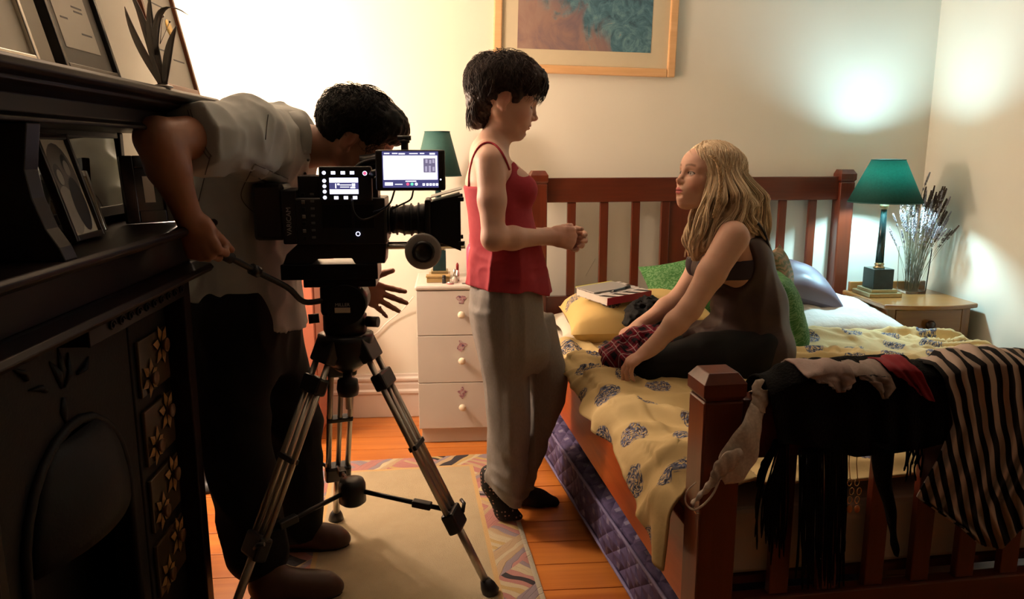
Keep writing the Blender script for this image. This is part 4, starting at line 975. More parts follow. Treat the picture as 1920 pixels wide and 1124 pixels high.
for i in range(118):
    if i < 46: x = 1420 + i * 1.25 + r5.uniform(-2, 2); y0 = 832; y1 = r5.uniform(985, 1062) if i > 12 else r5.uniform(880, 1040)
    elif i < 106: x = 1500 + (i - 46) * 1.5 + r5.uniform(-2, 2); y0 = 848; y1 = r5.uniform(1030, 1108)
    else: x = 1700 + (i - 106) * 2.6; y0 = 838; y1 = r5.uniform(868, 905)
    xx0 = max(1468, x) if i < 46 else x
    if i < 14: xx0 = 1452 + i; 
    ps = [FB(xx0, y0 - 8, 0.02), FB(lerp(xx0, x, 0.6) + r5.uniform(-3, 3), lerp(y0, y1, 0.3), 0.022 + r5.uniform(-0.004, 0.006)), FB(x - 4 * r5.random(), lerp(y0, y1, 0.65), 0.02 + r5.uniform(-0.004, 0.006)), FB(x - 8 * r5.random(), y1, 0.018)]
    obj('fringe_strand', MB().tube(spline(ps, 12), [0.0021] * 10 + [0.0026, 0.0012], 5), KNIT, sh)
tas = [FB(1640, 838, 0.03), FB(1655, 900, 0.035), FB(1668, 950, 0.035), FB(1672, 985, 0.035), FB(1676, 1010, 0.035), FB(1680, 1042, 0.035)]
obj('scarf_end', MB().tube(spline([FB(1652, 832, 0.035)] + tas[1:], 22), [0.036 * (1 - i / 21) ** 1.2 + 0.004 + (0.010 * math.exp(-((i - 19) / 2.2) ** 2)) for i in range(22)], 10, flat=0.4), KNIT, sh)
# crimson cloth, socks
obj('crimson_cloth', drape(([0, 1], [1650, 1697]), ([0, 1], [1706, 1732]), ([0, .5, 1], [690, 689, 693]), ([0, .5, 1], [722, 742, 748]), nu=16, nv=16, back=0.05, lump=0.02, seed=4, fold_k=9, fold_a=0.006, crown=0.02).xf(Matrix.Translation(Vector(bv * 0.036 + bz * 0.004))),
    mat('crimson_jersey', (0.26, 0.010, 0.022), 0.8), solid=0.003, label='crimson strip of cloth lying over the black shawl', cat='garment')
SOCK = NT('grey_pink_sock_knit', 0.85); sxx, syy, _ = SOCK.sep(SOCK.coord('UV')); SOCK.color(SOCK.mix(SOCK.math('MULTIPLY', SOCK.step(SOCK.math('ABSOLUTE', SOCK.math('SUBTRACT', syy, 0.02)), 0.016, 0.012), SOCK.step(SOCK.noise(SOCK.mapv(SOCK.coord('UV'), (1, 0.4, 1)), 110, 1), 0.5, 0.53)), SOCK.mix(SOCK.noise(SOCK.coord(), 120, 3), (0.26, 0.20, 0.18), (0.36, 0.29, 0.26)), (0.03, 0.03, 0.035)))
SOCK.bump(SOCK.noise(SOCK.coord(), 260, 2), 0.4, 0.003)
SOCKP = mat('pale_pink_sock_knit', (0.36, 0.27, 0.25), 0.85, var=0.12, scale=110, bump=0.4, bscale=260)
def sock(xl, xr, top, bot, m, label, seed):
    obj('sock', drape(xl, xr, top, bot, nu=18, nv=16, back=0.06, lump=0.02, seed=seed, fold_k=8, fold_a=0.007, crown=0.02).xf(Matrix.Translation(Vector(bv * 0.034 + bz * 0.004))), m, solid=0.005, label=label, cat='sock')
sock(([0, .5, 1], [1500, 1518, 1542]), ([0, .6, 1], [1584, 1588, 1574]), ([0, .5, 1], [703, 694, 695]), ([0, .5, 1], [716, 732, 722]), SOCKP, 'pale pink sock lying on the shawl nearest the bed post', 2)
sock(([0, .5, 1], [1590, 1604, 1632]), ([0, .6, 1], [1652, 1662, 1650]), ([0, .5, 1], [700, 697, 700]), ([0, .5, 1], [712, 744, 738]), SOCK.m, 'grey sock with dark lettered band on the shawl', 3)
# striped top
STRP = NT('black_and_beige_striped_jersey', 0.8, 0, 0.2); qx, qy, _ = STRP.sep(STRP.coord('UV'))
wv = STRP.math('ADD', STRP.math('MULTIPLY', qx, 1.0), STRP.math('MULTIPLY', STRP.math('SUBTRACT', STRP.noise(STRP.coord('UV'), 5, 2), 0.5), 0.05))
wv = STRP.math('SUBTRACT', wv, STRP.math('MULTIPLY', STRP.math('POWER', STRP.math('MAXIMUM', qy, 0.0), 1.3), 0.34))
stp = STRP.step(STRP.math('ABSOLUTE', STRP.math('SUBTRACT', STRP.math('FRACT', STRP.math('MULTIPLY', wv, 40.0)), 0.5)), 0.24, 0.27)
STRP.color(STRP.mix(stp, (0.010, 0.009, 0.009), (0.50, 0.40, 0.33))); STRP.bump(STRP.noise(STRP.coord(), 300, 2), 0.2, 0.002)
obj('striped_top', drape(([0, .3, .55, .8, 1], [1764, 1780, 1752, 1712, 1800]), ([0, .5, 1], [2010, 2020, 1960]), ([0, .15, .35, 1], [708, 690, 680, 692]), ([0, .2, .45, .7, 1], [985, 1018, 1026, 985, 940]), nu=70, nv=50, back=0.16, lump=0.03, seed=7, fold_k=44, fold_a=0.011, fan=16).xf(Matrix.Translation(Vector(bv * 0.012))),
    STRP.m, solid=0.003, label='black and beige striped top draped over the right end of the footboard', cat='garment')
# lace bra hooked on the post
LACE = NT('ivory_lace', 0.8, 0, 0.2); LACE.color(LACE.mix(LACE.voro(LACE.coord(), 140), (0.72, 0.62, 0.53), (0.54, 0.45, 0.38))); LACE.bump(LACE.voro(LACE.coord(), 160), 0.25, 0.002)
br = thing('lace_bra', 'ivory lace bra hanging by its strap from the footboard post', 'bra', FB(1380, 800, 0.07))
def ribbon(pix, widths, off, n=26, m=8, wav=0.0025):
    c = spline([FB(x, y, o) for (x, y), o in zip(pix, off)], n); ww = np.interp(np.linspace(0, 1, n), np.linspace(0, 1, len(widths)), widths); rows = []
    for i, p in enumerate(c):
        t = unit(c[min(i + 1, n - 1)] - c[max(i - 1, 0)]); sd = unit(np.cross(t, bv)); rows.append([p + sd * ww[i] * k + bv * (wav * math.sin(i * 0.9 + 3 * k) + 0.006 * (1 - k * k)) for k in np.linspace(-1, 1, m)])
    return MB().grid(rows)
obj('shoulder_strap', ribbon([(1415, 728), (1424, 726), (1426, 745), (1420, 770)], [0.017, 0.019, 0.020, 0.020], [-0.05, 0.012, 0.022, 0.03]), LACE.m, br, solid=0.002)
obj('lace_cup', ribbon([(1421, 765), (1408, 805), (1390, 848), (1370, 880), (1350, 896)], [0.020, 0.026, 0.042, 0.040, 0.020], [0.028, 0.055, 0.06, 0.065, 0.066]), LACE.m, br, solid=0.002)
obj('lace_cup', ribbon([(1392, 850), (1372, 862), (1352, 880), (1338, 898)], [0.012, 0.022, 0.020, 0.010], [0.070, 0.074, 0.074, 0.073]), LACE.m, br, solid=0.002)
obj('band', ribbon([(1345, 893), (1330, 912), (1312, 930), (1296, 946)], [0.014, 0.010, 0.006, 0.004], [0.068, 0.07, 0.07, 0.068]), LACE.m, br, solid=0.0015)
obj('loose_strap', MB().tube(spline([FB(1352, 892, 0.072), FB(1338, 925, 0.078), FB(1318, 948, 0.078), FB(1300, 956, 0.075), FB(1286, 944, 0.07), FB(1288, 922, 0.07), FB(1305, 905, 0.07)], 30), 0.0032, 6, flat=0.5), LACE.m, br)
obj('hook', MB().tube(spline([FB(1300, 950, 0.074), FB(1304, 962, 0.074), FB(1310, 964, 0.074)], 8), 0.002, 6), SILVFR, br)
# drop earrings hooked on the rail between two slats
ORN = mat('amber_bead', (0.50, 0.17, 0.04), 0.25); GOLD = mat('gold_wire', (0.75, 0.5, 0.2), 0.25, 0.9)
for k, x in enumerate((1594, 1608)):
    e = thing('earring', ('left' if k == 0 else 'right') + ' one of the two amber drop earrings hanging below the shawl', 'earring', FB(x, 960, 0.03), 'pair of amber earrings')
    for j, y in enumerate((905, 922, 938)):
        c = FB(x + (3 if j % 2 else -1), y, 0.03); obj('link', MB().tube([c + bu * 0.0055 * math.cos(a) + bz * 0.0085 * math.sin(a) for a in np.linspace(0, 6.283, 14, endpoint=False)], 0.0011, 6, closed=True), GOLD, e)
    obj('drop', MB().ball(FB(x - 1, 955, 0.03), (0.0065, 0.0055, 0.0095), 12, 8), ORN, e)
    obj('ear_wire', MB().tube([FB(x, 898, 0.03), FB(x - 2, 870, 0.026), FB(x, 835, 0.02)], 0.0009, 5), GOLD, e)
# ------------------------------------------------------------------ tripod
TC = np.array([-0.318, 2.275, 0.0]); ZH = 0.80
tp = thing('tripod', 'aluminium twin-tube tripod with black fluid head carrying the film camera', 'tripod', TC)
def legf(F):
    F = np.array([F[0], F[1], 0.0]); o = unit(F - TC); s = np.array([-o[1], o[0], 0]); A = TC + o * 0.055 + bz * ZH; d = F - A
    pt = lambda t, k=0.0: A + d * t + s * k
    ax = unit(d); q = unit(np.cross(s, ax)); w = 0.033
    L = obj('leg', MB().cyl(pt(0.05, -w), pt(0.70, -w), 0.0095, 14), ALU, tp)
    obj('leg_tube', MB().cyl(pt(0.05, w), pt(0.70, w), 0.0095, 14), ALU, L)
    obj('leg_tube', MB().cyl(pt(0.15, 0), pt(0.70, 0), 0.0085, 14), ALU, L)
    obj('lower_tube', MB().cyl(pt(0.66, 0), pt(0.965, 0), 0.0125, 14), ALU, L)
    obj('leg_yoke', MB().obox(pt(0.03), s * 0.047, ax * 0.040, q * 0.018), BLACKPL, L, bevel=0.006)
    obj('clamp_collar', MB().obox(pt(0.15), s * 0.046, ax * 0.026, q * 0.020), BLACKPL, L, bevel=0.008)
    obj('clamp_collar', MB().obox(pt(0.69), s * 0.044, ax * 0.034, q * 0.021), BLACKPL, L, bevel=0.008)
    obj('cross_clip', MB().obox(pt(0.40), s * 0.042, ax * 0.008, q * 0.013), BLACKPL, L, bevel=0.003)
    obj('clamp_lever', MB().tube([pt(0.69, 0.03) - q * 0.022, pt(0.67, 0.05) - q * 0.03, pt(0.66, 0.065) - q * 0.02], 0.006, 8), BLACKPL, L)
    obj('rubber_foot', MB().tube([pt(0.93), pt(0.955), pt(0.98), pt(0.998)], [0.015, 0.024, 0.028, 0.016], 14), BLACKPL, L)
    hub = TC + bz * 0.315; e = pt(0.655)
    arm = obj('spreader_arm', MB().cyl(hub + o * 0.03, e - o * 0.01, 0.0075, 10), BLACKM, tp)
    obj('arm_knuckle', MB().obox(lerp(hub, e, 0.72), unit(e - hub) * 0.030, s * 0.013, unit(np.cross(e - hub, s)) * 0.011), BLACKPL, arm, bevel=0.004)
for F in ((0.113, 2.163), (-0.441, 2.695), (-0.655, 2.00)): legf(F)
obj('spreader_hub', MB().lathe([(0.030, -0.045), (0.042, -0.035), (0.042, 0.020), (0.036, 0.035), (0.012, 0.040)], TC + bz * 0.315, 24), BLACKPL, tp)
obj('centre_rod', MB().cyl(TC + bz * 0.58, TC + bz * 0.76, 0.009, 12), ALU, tp)
obj('bowl_knob', MB().lathe([(0.016, 0.62), (0.030, 0.625), (0.034, 0.645), (0.030, 0.672), (0.014, 0.68), (0.014, 0.70)], TC, 18), BLACKPL, tp)
obj('bowl', MB().lathe([(0.026, 0.70), (0.058, 0.725), (0.078, 0.765), (0.082, 0.80), (0.082, 0.815), (0.060, 0.82)], TC, 26), BLACKM, tp)
hd = obj('fluid_head', MB().lathe([(0.058, 0.815), (0.064, 0.83), (0.064, 0.872), (0.055, 0.880)], TC, 26), BLACKM, tp)
obj('head_body', MB().obox(TC + (-0.005, 0, 0.925), (0.058, 0, 0), (0, 0.055, 0), (0, 0, 0.048)), BLACKM, hd, bevel=0.014)
obj('head_drum', MB().cyl(TC + (0.012, -0.072, 0.915), TC + (0.012, 0.072, 0.915), 0.058, 28), BLACKM, hd)
obj('head_knob', MB().cyl(TC + (0.066, -0.02, 0.855), TC + (0.10, -0.03, 0.855), 0.016, 14), BLACKPL, hd)
obj('head_knob', MB().cyl(TC + (-0.07, -0.03, 0.87), TC + (-0.10, -0.035, 0.868), 0.014, 14), BLACKPL, hd)
obj('head_plate', MB().box(TC[0] - 0.105, TC[0] + 0.10, TC[1] - 0.06, TC[1] + 0.06, 0.965, 0.988), BLACKM, hd, bevel=0.003)
obj('serial_plate', MB().box(TC[0] - 0.018, TC[0] + 0.026, TC[1] - 0.0736, TC[1] - 0.0722, 0.893, 0.908), mat('cream_label', (0.55, 0.48, 0.36), 0.5), hd)
WHT = mat('white_lettering_paint', (0.45, 0.43, 0.40), 0.5)
def lettering(body, size, o, e1, e2, m, parent, name='lettering', ext=0.0003):
    cu = bpy.data.curves.new(name, 'FONT'); cu.body = body; cu.size = size; cu.align_x = 'CENTER'; cu.align_y = 'CENTER'; cu.extrude = ext
    cu.materials.append(m); ob = bpy.data.objects.new(name, cu); col.objects.link(ob); ob.parent = parent
    e3 = np.cross(e1, e2); b = BASE[parent.name]; BASE[ob.name] = b; p = np.asarray(o) - b
    dg = bpy.context.evaluated_depsgraph_get(); me = bpy.data.meshes.new_from_object(ob.evaluated_get(dg)); me.name = name
    bpy.data.objects.remove(ob); ob = bpy.data.objects.new(name, me); col.objects.link(ob); ob.parent = parent; BASE[ob.name] = b
    ob.matrix_basis = Matrix(((e1[0], e2[0], e3[0], p[0]), (e1[1], e2[1], e3[1], p[1]), (e1[2], e2[2], e3[2], p[2]), (0, 0, 0, 1)))
    return ob
EX, EZ = np.array([1.0, 0, 0]), np.array([0, 0, 1.0])
lettering('MILLER', 0.0135, (TC[0] + 0.004, TC[1] - 0.0728, 0.916), EX, EZ, WHT, hd, 'maker_lettering')
# pan handle from the head to the man's right hand
PANH = spline([TC + (-0.05, -0.045, 0.925), TC + (-0.105, -0.062, 0.925), P(540, 540, 2.16), P(490, 514, 2.11), P(430, 483, 2.02), P(392, 463, 1.965), P(345, 438, 1.91)], 30)
pan = obj('pan_handle', MB().tube(PANH, 0.0085, 10), BLACKPL, tp)
obj('handle_grip', MB().tube(PANH[19:], 0.0150, 12), mat('black_rubber', (0.013, 0.013, 0.013), 0.7), pan)
obj('handle_grip_ring', MB().tube(PANH[15:17], 0.0155, 12), BLACKPL, pan)

# ------------------------------------------------------------------ film camera
def KX(px): return P(px, 400, 2.195)[0]
def KZ(py): return P(640, py, 2.195)[2]
Y0, Y1 = 2.195, 2.340
cm = thing('film_camera', 'black digital film camera with lit side monitor, matte box and follow focus', 'film camera', (-0.32, 2.27, 0.99))
def kb(name, x0, x1, y0, y1, d0=Y0, d1=Y1, m=BLACKPL, bv_=0.004, par=cm, **k):
    """box from pixel extents on the camera's near side plane and a depth range"""
    return obj(name, MB().box(KX(x0), KX(x1), d0, d1, KZ(y1), KZ(y0)), m, par, bevel=bv_, **k)
body = kb('camera_body', 553, 722, 372, 459)
bt = kb('battery', 470, 531, 344, 452, Y0 + 0.015, Y1 - 0.01, bv_=0.012)
kb('battery_plate', 528, 556, 356, 458, Y0 + 0.002, Y1 - 0.002)
lettering('VARICAM', 0.0185, (KX(541), Y0 + 0.0012, KZ(415)), EZ, -EX, WHT, cm, 'brand_lettering')
for j in range(7):
    kb('connector', 566, 573, 362 + j * 13.5, 369 + j * 13.5, Y0 - 0.003, Y0, STEEL if j % 2 else BLACKM, 0.001, body)
    kb('connector', 583, 590, 362 + j * 13.5, 366 + j * 13.5, Y0 - 0.002, Y0, mat('grey_port_label', (0.12, 0.12, 0.12), 0.5) if j == 0 else bpy.data.materials['grey_port_label'], 0.0, body)
kb('front_block', 700, 724, 388, 456, Y0 + 0.004, Y1 - 0.004)
kb('top_block', 556, 708, 330, 374, Y0 + 0.035, Y1 - 0.03)
kb('side_door', 604, 660, 383, 428, Y0 - 0.002, Y0, BLACKM, 0.001, body); kb('side_door', 664, 702, 383, 428, Y0 - 0.002, Y0, BLACKM, 0.001, body)
obj('record_led_ring', MB().tube([(KX(670) + 0.0055 * math.cos(a), Y0 - 0.0018, KZ(439) + 0.0055 * math.sin(a)) for a in np.linspace(0, 6.283, 20, endpoint=False)], 0.0010, 6, closed=True), emit('blue_white_led', (0.65, 0.65, 1.0), 2.5), body)
# control panel with small screen
SCR = emit('lit_white_screen', (0.86, 0.84, 1.0), 2.4); SCRB = emit('dim_blue_screen', (0.18, 0.17, 0.50), 0.35); ICO = emit('lit_icon_white', (0.80, 0.78, 1.0), 1.8); RED = emit('lit_red_button', (0.9, 0.10, 0.22), 1.2); GRNL = emit('lit_green_button', (0.15, 0.75, 0.45), 1.2); DRK = mat('dark_screen_border', (0.006, 0.006, 0.012), 0.15)
pn = kb('control_panel', 602, 700, 312, 377, Y0 - 0.012, Y0 + 0.010)
yf = Y0 - 0.0121
def dot(px, py, r, m, par, y_=yf, name='button'):
    obj(name, MB().lathe([(r, 0), (r * 0.9, 0.0010), (r * 0.3, 0.0012)], (KX(px), y_, KZ(py)), 16, (0, -1, 0)), m, par)
kb('small_screen', 621, 675, 333, 364, yf - 0.0010, yf, SCRB, 0, pn)
kb('screen_band', 621.5, 674.5, 333.5, 342, yf - 0.0016, yf - 0.0010, SCR, 0, pn); kb('screen_band', 621.5, 674.5, 355, 363.5, yf - 0.0016, yf - 0.0010, SCR, 0, pn)
for (a, b, c, d) in ((632, 634, 344, 353), (636, 640, 344, 347), (641, 662, 346, 347.5), (663, 669, 344, 349), (641, 658, 350, 351.2), (660, 669, 350, 353)):
    kb('screen_readout', a, b, c, d, yf - 0.0016, yf - 0.0010, ICO, 0, pn)
for y in (324, 339, 349, 359, 370): 
    obj('ring_button', MB().tube([(KX(612) + 0.0042 * math.cos(a), yf - 0.0010, KZ(y) + 0.0042 * math.sin(a)) for a in np.linspace(0, 6.283, 16, endpoint=False)], 0.0011, 6, closed=True), ICO, pn)
    dot(612, y, 0.0022, ICO, pn)
for x in (629, 647, 664):
    kb('softkey', x - 4, x + 4, 321, 327, yf - 0.0012, yf, ICO, 0.0005, pn); kb('softkey', x, x + 8, 367.5, 373.5, yf - 0.0012, yf, ICO, 0.0005, pn)
dot(687.5, 325, 0.0062, ICO, pn); obj('record_button', MB().lathe([(0.0048, 0), (0.0046, 0.001), (0.001, 0.0012)], (KX(687.5), yf - 0.0012, KZ(325)), 16, (0, -1, 0)), RED, pn)
# monitor
mo = kb('monitor', 704, 835, 281, 358, 2.130, 2.152, BLACKPL, 0.006)
def mk(name, x0, x1, y0, y1, lay, m): obj(name, MB().box(KXm(x0), KXm(x1), 2.130 - 0.0005 * lay, 2.130 - 0.0005 * (lay - 1), KZm(y1), KZm(y0)), m, mo)
def KXm(px): return P(px, 320, 2.13)[0]
def KZm(py): return P(770, py, 2.13)[2]
mo_mesh = MB().box(KXm(704), KXm(835), 2.130, 2.152, KZm(358), KZm(281)); 
bpy.data.objects.remove(mo); mo = obj('monitor', mo_mesh, BLACKPL, cm, bevel=0.006)
mk('display_panel', 717, 822, 284, 352, 1, SCRB)
MIMG = NT('monitor_picture'); MIMG.color((0, 0, 0)); nz = MIMG.noise(MIMG.coord(), 30, 2)
MIMG.set('Emission Color', MIMG.mix(MIMG.step(nz, 0.35, 0.6), (0.86, 0.76, 1.0), (1.0, 0.99, 0.97))); MIMG.set('Emission Strength', 2.6)
mk('display_picture', 719, 820, 292, 337, 2, MIMG.m)
mk('picture_dark_area', 794, 817, 297, 324, 3, emit('dim_violet_picture', (0.20, 0.17, 0.28), 0.8))
for (a, b, c, d) in ((798, 802, 299, 306), (805, 809, 300, 307), (811, 815, 299, 306), (797, 801, 312, 322), (804, 808, 311, 323), (811, 815, 313, 321)): mk('picture_detail', a, b, c, d, 4, emit('pale_violet_detail', (0.45, 0.40, 0.55), 0.9) if 'pale_violet_detail' not in bpy.data.materials else bpy.data.materials['pale_violet_detail'])
for (a, b, c, d) in ((721, 731, 287, 289), (736, 746, 287, 289), (748, 760, 287.5, 289.5), (768, 784, 287.5, 289), (788, 796, 287, 289), (806, 816, 287, 290), (721, 736, 342, 348), (740, 754, 345, 346.5), (760, 780, 339, 341)): mk('menu_text', a, b, c, d, 2, ICO)
for x, m in ((764, RED), (772, GRNL), (780, ICO)):
    obj('menu_button', MB().lathe([(0.0040, 0), (0.0038, 0.0006), (0.001, 0.0007)], (KXm(x), 2.1293, KZm(345.5)), 16, (0, -1, 0)), m, mo)
for x in (794, 801, 807, 813, 819): mk('menu_icon', x - 2.2, x + 2.2, 344, 348.5, 2, ICO)
obj('corner_button', MB().lathe([(0.0022, 0), (0.002, 0.0006), (0.0005, 0.0007)], (KXm(826), 2.130, KZm(337)), 12, (0, -1, 0)), ICO, mo)
obj('monitor_arm', MB().tube(spline([(KX(700), 2.20, KZ(330)), (KX(704), 2.17, KZ(325)), (KX(715), 2.155, KZ(322))], 10), 0.010, 8), BLACKM, cm)
am = obj('accessory_mount', MB().lathe([(0.010, 0), (0.010, 0.02), (0.014, 0.022), (0.014, 0.028), (0.006, 0.03)], (KX(763), 2.17, KZ(283)), 14), BLACKM, cm)
obj('mount_knob', MB().cyl((KX(750), 2.17, KZ(259)), (KX(775), 2.17, KZ(259)), 0.0065, 12).cyl((KX(762), 2.17, KZ(283)), (KX(762), 2.17, KZ(255)), 0.006, 10), BLACKPL, am)
obj('viewfinder', MB().cyl((KX(672), 2.30, KZ(308)), (KX(735), 2.30, KZ(300)), 0.024, 18), BLACKPL, cm)
obj('top_handle', MB().tube(spline([(KX(655), 2.27, KZ(345)), (KX(672), 2.27, KZ(312)), (KX(720), 2.27, KZ(298)), (KX(765), 2.27, KZ(290)), (KX(772), 2.25, KZ(318))], 20), 0.010, 8), BLACKM, cm)
# lens and matte box
lens = obj('lens', MB().lathe([(0.034, 0), (0.036, 0.012), (0.040, 0.014), (0.040, 0.03), (0.037, 0.033), (0.043, 0.05), (0.043, 0.075), (0.039, 0.078), (0.046, 0.098), (0.047, 0.128)], (KX(722), 2.265, KZ(417)), 32, (1, 0, 0)), BLACKM, cm)
for i in range(5):
    x = KX(727 + i * 14); r = 0.0405 + 0.0016 * i
    obj('focus_ring', MB().tube([(x, 2.265 + r * math.cos(a), KZ(417) + r * math.sin(a)) for a in np.linspace(0, 6.283, 40, endpoint=False)], 0.0030, 6, closed=True), BLACKPL, lens)
mbx = MB(); xA, xB = KX(806), KX(863); zc_ = KZ(416)
f0, f1 = 0.052, 0.088
V_ = [(xA, 2.265 - f0, zc_ - f0), (xA, 2.265 + f0, zc_ - f0), (xA, 2.265 + f0, zc_ + f0), (xA, 2.265 - f0, zc_ + f0), (xB, 2.265 - f1, zc_ - f1 * 0.95), (xB, 2.265 + f1, zc_ - f1 * 0.95), (xB, 2.265 + f1, zc_ + f1 * 0.85), (xB, 2.265 - f1, zc_ + f1 * 0.85)]
mbx.add(V_, [(0, 1, 5, 4), (1, 2, 6, 5), (2, 3, 7, 6), (3, 0, 4, 7)], False)
mx_ = obj('matte_box', mbx, BLACKPL, cm, solid=0.003, bevel=0.001)
obj('matte_box_back', MB().box(KX(796), KX(808), 2.205, 2.325, zc_ - 0.06, zc_ + 0.06), BLACKPL, mx_, bevel=0.006)
for sx_, sz_ in ((-1, -1), (-1, 1), (1, -1), (1, 1)):
    obj('flag_knob', MB().box(xB - 0.006, xB + 0.010, 2.265 + sx_ * f1 - 0.008, 2.265 + sx_ * f1 + 0.008, zc_ + sz_ * 0.062 - 0.006, zc_ + sz_ * 0.062 + 0.006), BLACKPL, mx_, bevel=0.002)
obj('top_flag', MB().obox(((xA + xB) / 2 + 0.004, 2.265, zc_ + 0.077), ((xB - xA) * 0.52, 0, 0.012), (0, 0.070, 0), (0, 0, 0.0012)), mat('grey_flag_metal', (0.30, 0.29, 0.28), 0.35, 0.5), mx_)
for yy in (2.235, 2.295): obj('support_rod', MB().cyl((KX(600), yy, KZ(467)), (KX(872), yy, KZ(467)), 0.0075, 14), STEEL if yy < 2.25 else BLACKM, cm)
ff = obj('follow_focus', MB().lathe([(0.050, 0), (0.052, 0.004), (0.050, 0.010), (0.046, 0.011), (0.034, 0.011)], (KX(792), 2.195, KZ(473)), 36, (0, -1, 0)), mat('grey_focus_disc', (0.42, 0.41, 0.40), 0.4), cm)
obj('focus_handwheel', MB().lathe([(0.032, 0.008), (0.032, 0.024), (0.024, 0.030), (0.022, 0.026), (0.004, 0.026)], (KX(792) + 0.001, 2.195, KZ(473)), 14, (0, -1, 0)), BLACKPL, ff)
obj('focus_gearbox', MB().box(KX(772), KX(808), 2.196, 2.24, KZ(482), KZ(458)), BLACKM, ff, bevel=0.004)
# base: wedge, sliding plate
bw = [(KX(522), KZ(497)), (KX(530), KZ(478)), (KX(552), KZ(459)), (KX(722), KZ(459)), (KX(718), KZ(497)), (KX(660), KZ(497)), (KX(655), KZ(487)), (KX(590), KZ(487)), (KX(578), KZ(497))]
obj('shoulder_base', MB().prism(bw, (0, Y0 + 0.02, 0), EX, EZ, (0, 0.10, 0)), BLACKPL, cm, bevel=0.003)
obj('sliding_plate', MB().box(KX(518), KX(704), Y0 + 0.01, Y1 - 0.015, 0.9885, KZ(497)), BLACKM, cm, bevel=0.003)
for k, q in enumerate(([(740, 357, 2.16), (732, 380, 2.15), (718, 392, 2.16), (700, 398, 2.18)], [(775, 357, 2.16), (770, 374, 2.15), (752, 384, 2.16), (735, 392, 2.19)], [(660, 372, 2.18), (664, 398, 2.17), (680, 412, 2.17), (705, 404, 2.18), (722, 392, 2.19)])):
    obj('cable', MB().tube(spline([P(*p) for p in q], 16), 0.0028, 6), BLACKPL, cm)
# ------------------------------------------------------------------ implicit-surface modelling for people and cloth
def smin(a, b, k):
    if k <= 0: return np.minimum(a, b)
    h = np.clip(0.5 + 0.5 * (b - a) / k, 0, 1); return b + (a - b) * h - k * h * (1 - h)
class Field:
    def __init__(s): s.ops = []
    def add(s, fn, c, r, k=0.02, op='u'): s.ops.append((fn, np.asarray(c, float), float(r), k, op)); return s
    def cap(s, a, b, ra, rb, k=0.02, op='u'):
        a, b = np.asarray(a, float), np.asarray(b, float); ab = b - a; L2 = max(1e-9, ab @ ab)
        def fn(p):
            t = np.clip((p - a) @ ab / L2, 0, 1); return np.linalg.norm(p - a - t[:, None] * ab, axis=1) - (ra + (rb - ra) * t)
        return s.add(fn, (a + b) / 2, np.linalg.norm(ab) / 2 + max(ra, rb), k, op)
    def chain(s, pts, rs, k=0.02, kk=None):
        for i in range(len(pts) - 1): s.cap(pts[i], pts[i + 1], rs[i], rs[i + 1], k if i == 0 or kk is None else kk)
        return s
    def ell(s, c, r, k=0.02, op='u', rot=None):
        c, r = np.asarray(c, float), np.asarray(r, float) * np.ones(3)
        def fn(p):
            q = p - c
            if rot is not None: q = q @ rot.T
            k0 = np.linalg.norm(q / r, axis=1); k1 = np.linalg.norm(q / (r * r), axis=1); return np.where(k1 > 1e-9, k0 * (k0 - 1) / np.maximum(k1, 1e-9), -r.min())
        return s.add(fn, c, r.max(), k, op)
    def loft(s, lev, k=0.02, op='u', phi=0.0, zcap=0.012):
        """stack of ellipses: (z, cx, cy, rx, ry) from low to high"""
        A = np.array(sorted(lev), float); z = A[:, 0]; cs, sn = math.cos(phi), math.sin(phi)
        def fn(p):
            zz = np.clip(p[:, 2], z[0], z[-1]); cx, cy, rx, ry = (np.interp(zz, z, A[:, i]) for i in (1, 2, 3, 4))
            x, y = p[:, 0] - cx, p[:, 1] - cy; x, y = x * cs + y * sn, -x * sn + y * cs
            k0 = np.sqrt((x / rx) ** 2 + (y / ry) ** 2); k1 = np.sqrt((x / rx ** 2) ** 2 + (y / ry ** 2) ** 2)
            d = np.where(k1 > 1e-6, k0 * (k0 - 1) / np.maximum(k1, 1e-6), -np.minimum(rx, ry))
            e = np.maximum(p[:, 2] - z[-1], z[0] - p[:, 2]); return -smin(-d, -e, zcap)
        c = [A[:, 1].mean(), A[:, 2].mean(), (z[0] + z[-1]) / 2]; return s.add(fn, c, math.hypot((z[-1] - z[0]) / 2, max(A[:, 3].max(), A[:, 4].max()) + np.ptp(A[:, 1]) + np.ptp(A[:, 2])), k, op)
    def sub(s, other, M=None, k=0.02, op='u'):
        """another field, optionally in its own frame M=(origin, 3x3 rows=axes, scale)"""
        if M is None: return s.add(other.ev, other.bound()[0], other.bound()[1], k, op)
        o, Rm, sc_ = M; c, r = other.bound()
        return s.add(lambda p: other.ev((p - o) @ Rm.T / sc_) * sc_, o + (c @ Rm) * sc_, r * sc_, k, op)
    def bound(s):
        c = np.mean([o[1] for o in s.ops if o[4] == 'u'], axis=0); return c, max(np.linalg.norm(o[1] - c) + o[2] for o in s.ops if o[4] == 'u')
    def ev(s, p):
        d = np.full(len(p), 0.25)
        for fn, c, r, k, op in s.ops:
            if op == 'disp': d = d + fn(p); continue
            m = np.linalg.norm(p - c, axis=1) < r + k + 0.07
            if not m.any(): continue
            q = fn(p[m])
            if op == 'u': d[m] = smin(d[m], q, k)
            elif op == 'x': d[m] = -smin(-d[m], q, k)          # carve q away
            elif op == 'i': d[m] = -smin(-d[m], -q, k)
        return d
    def disp(s, fn): s.ops.append((fn, np.zeros(3), 1e9, 0, 'disp')); return s

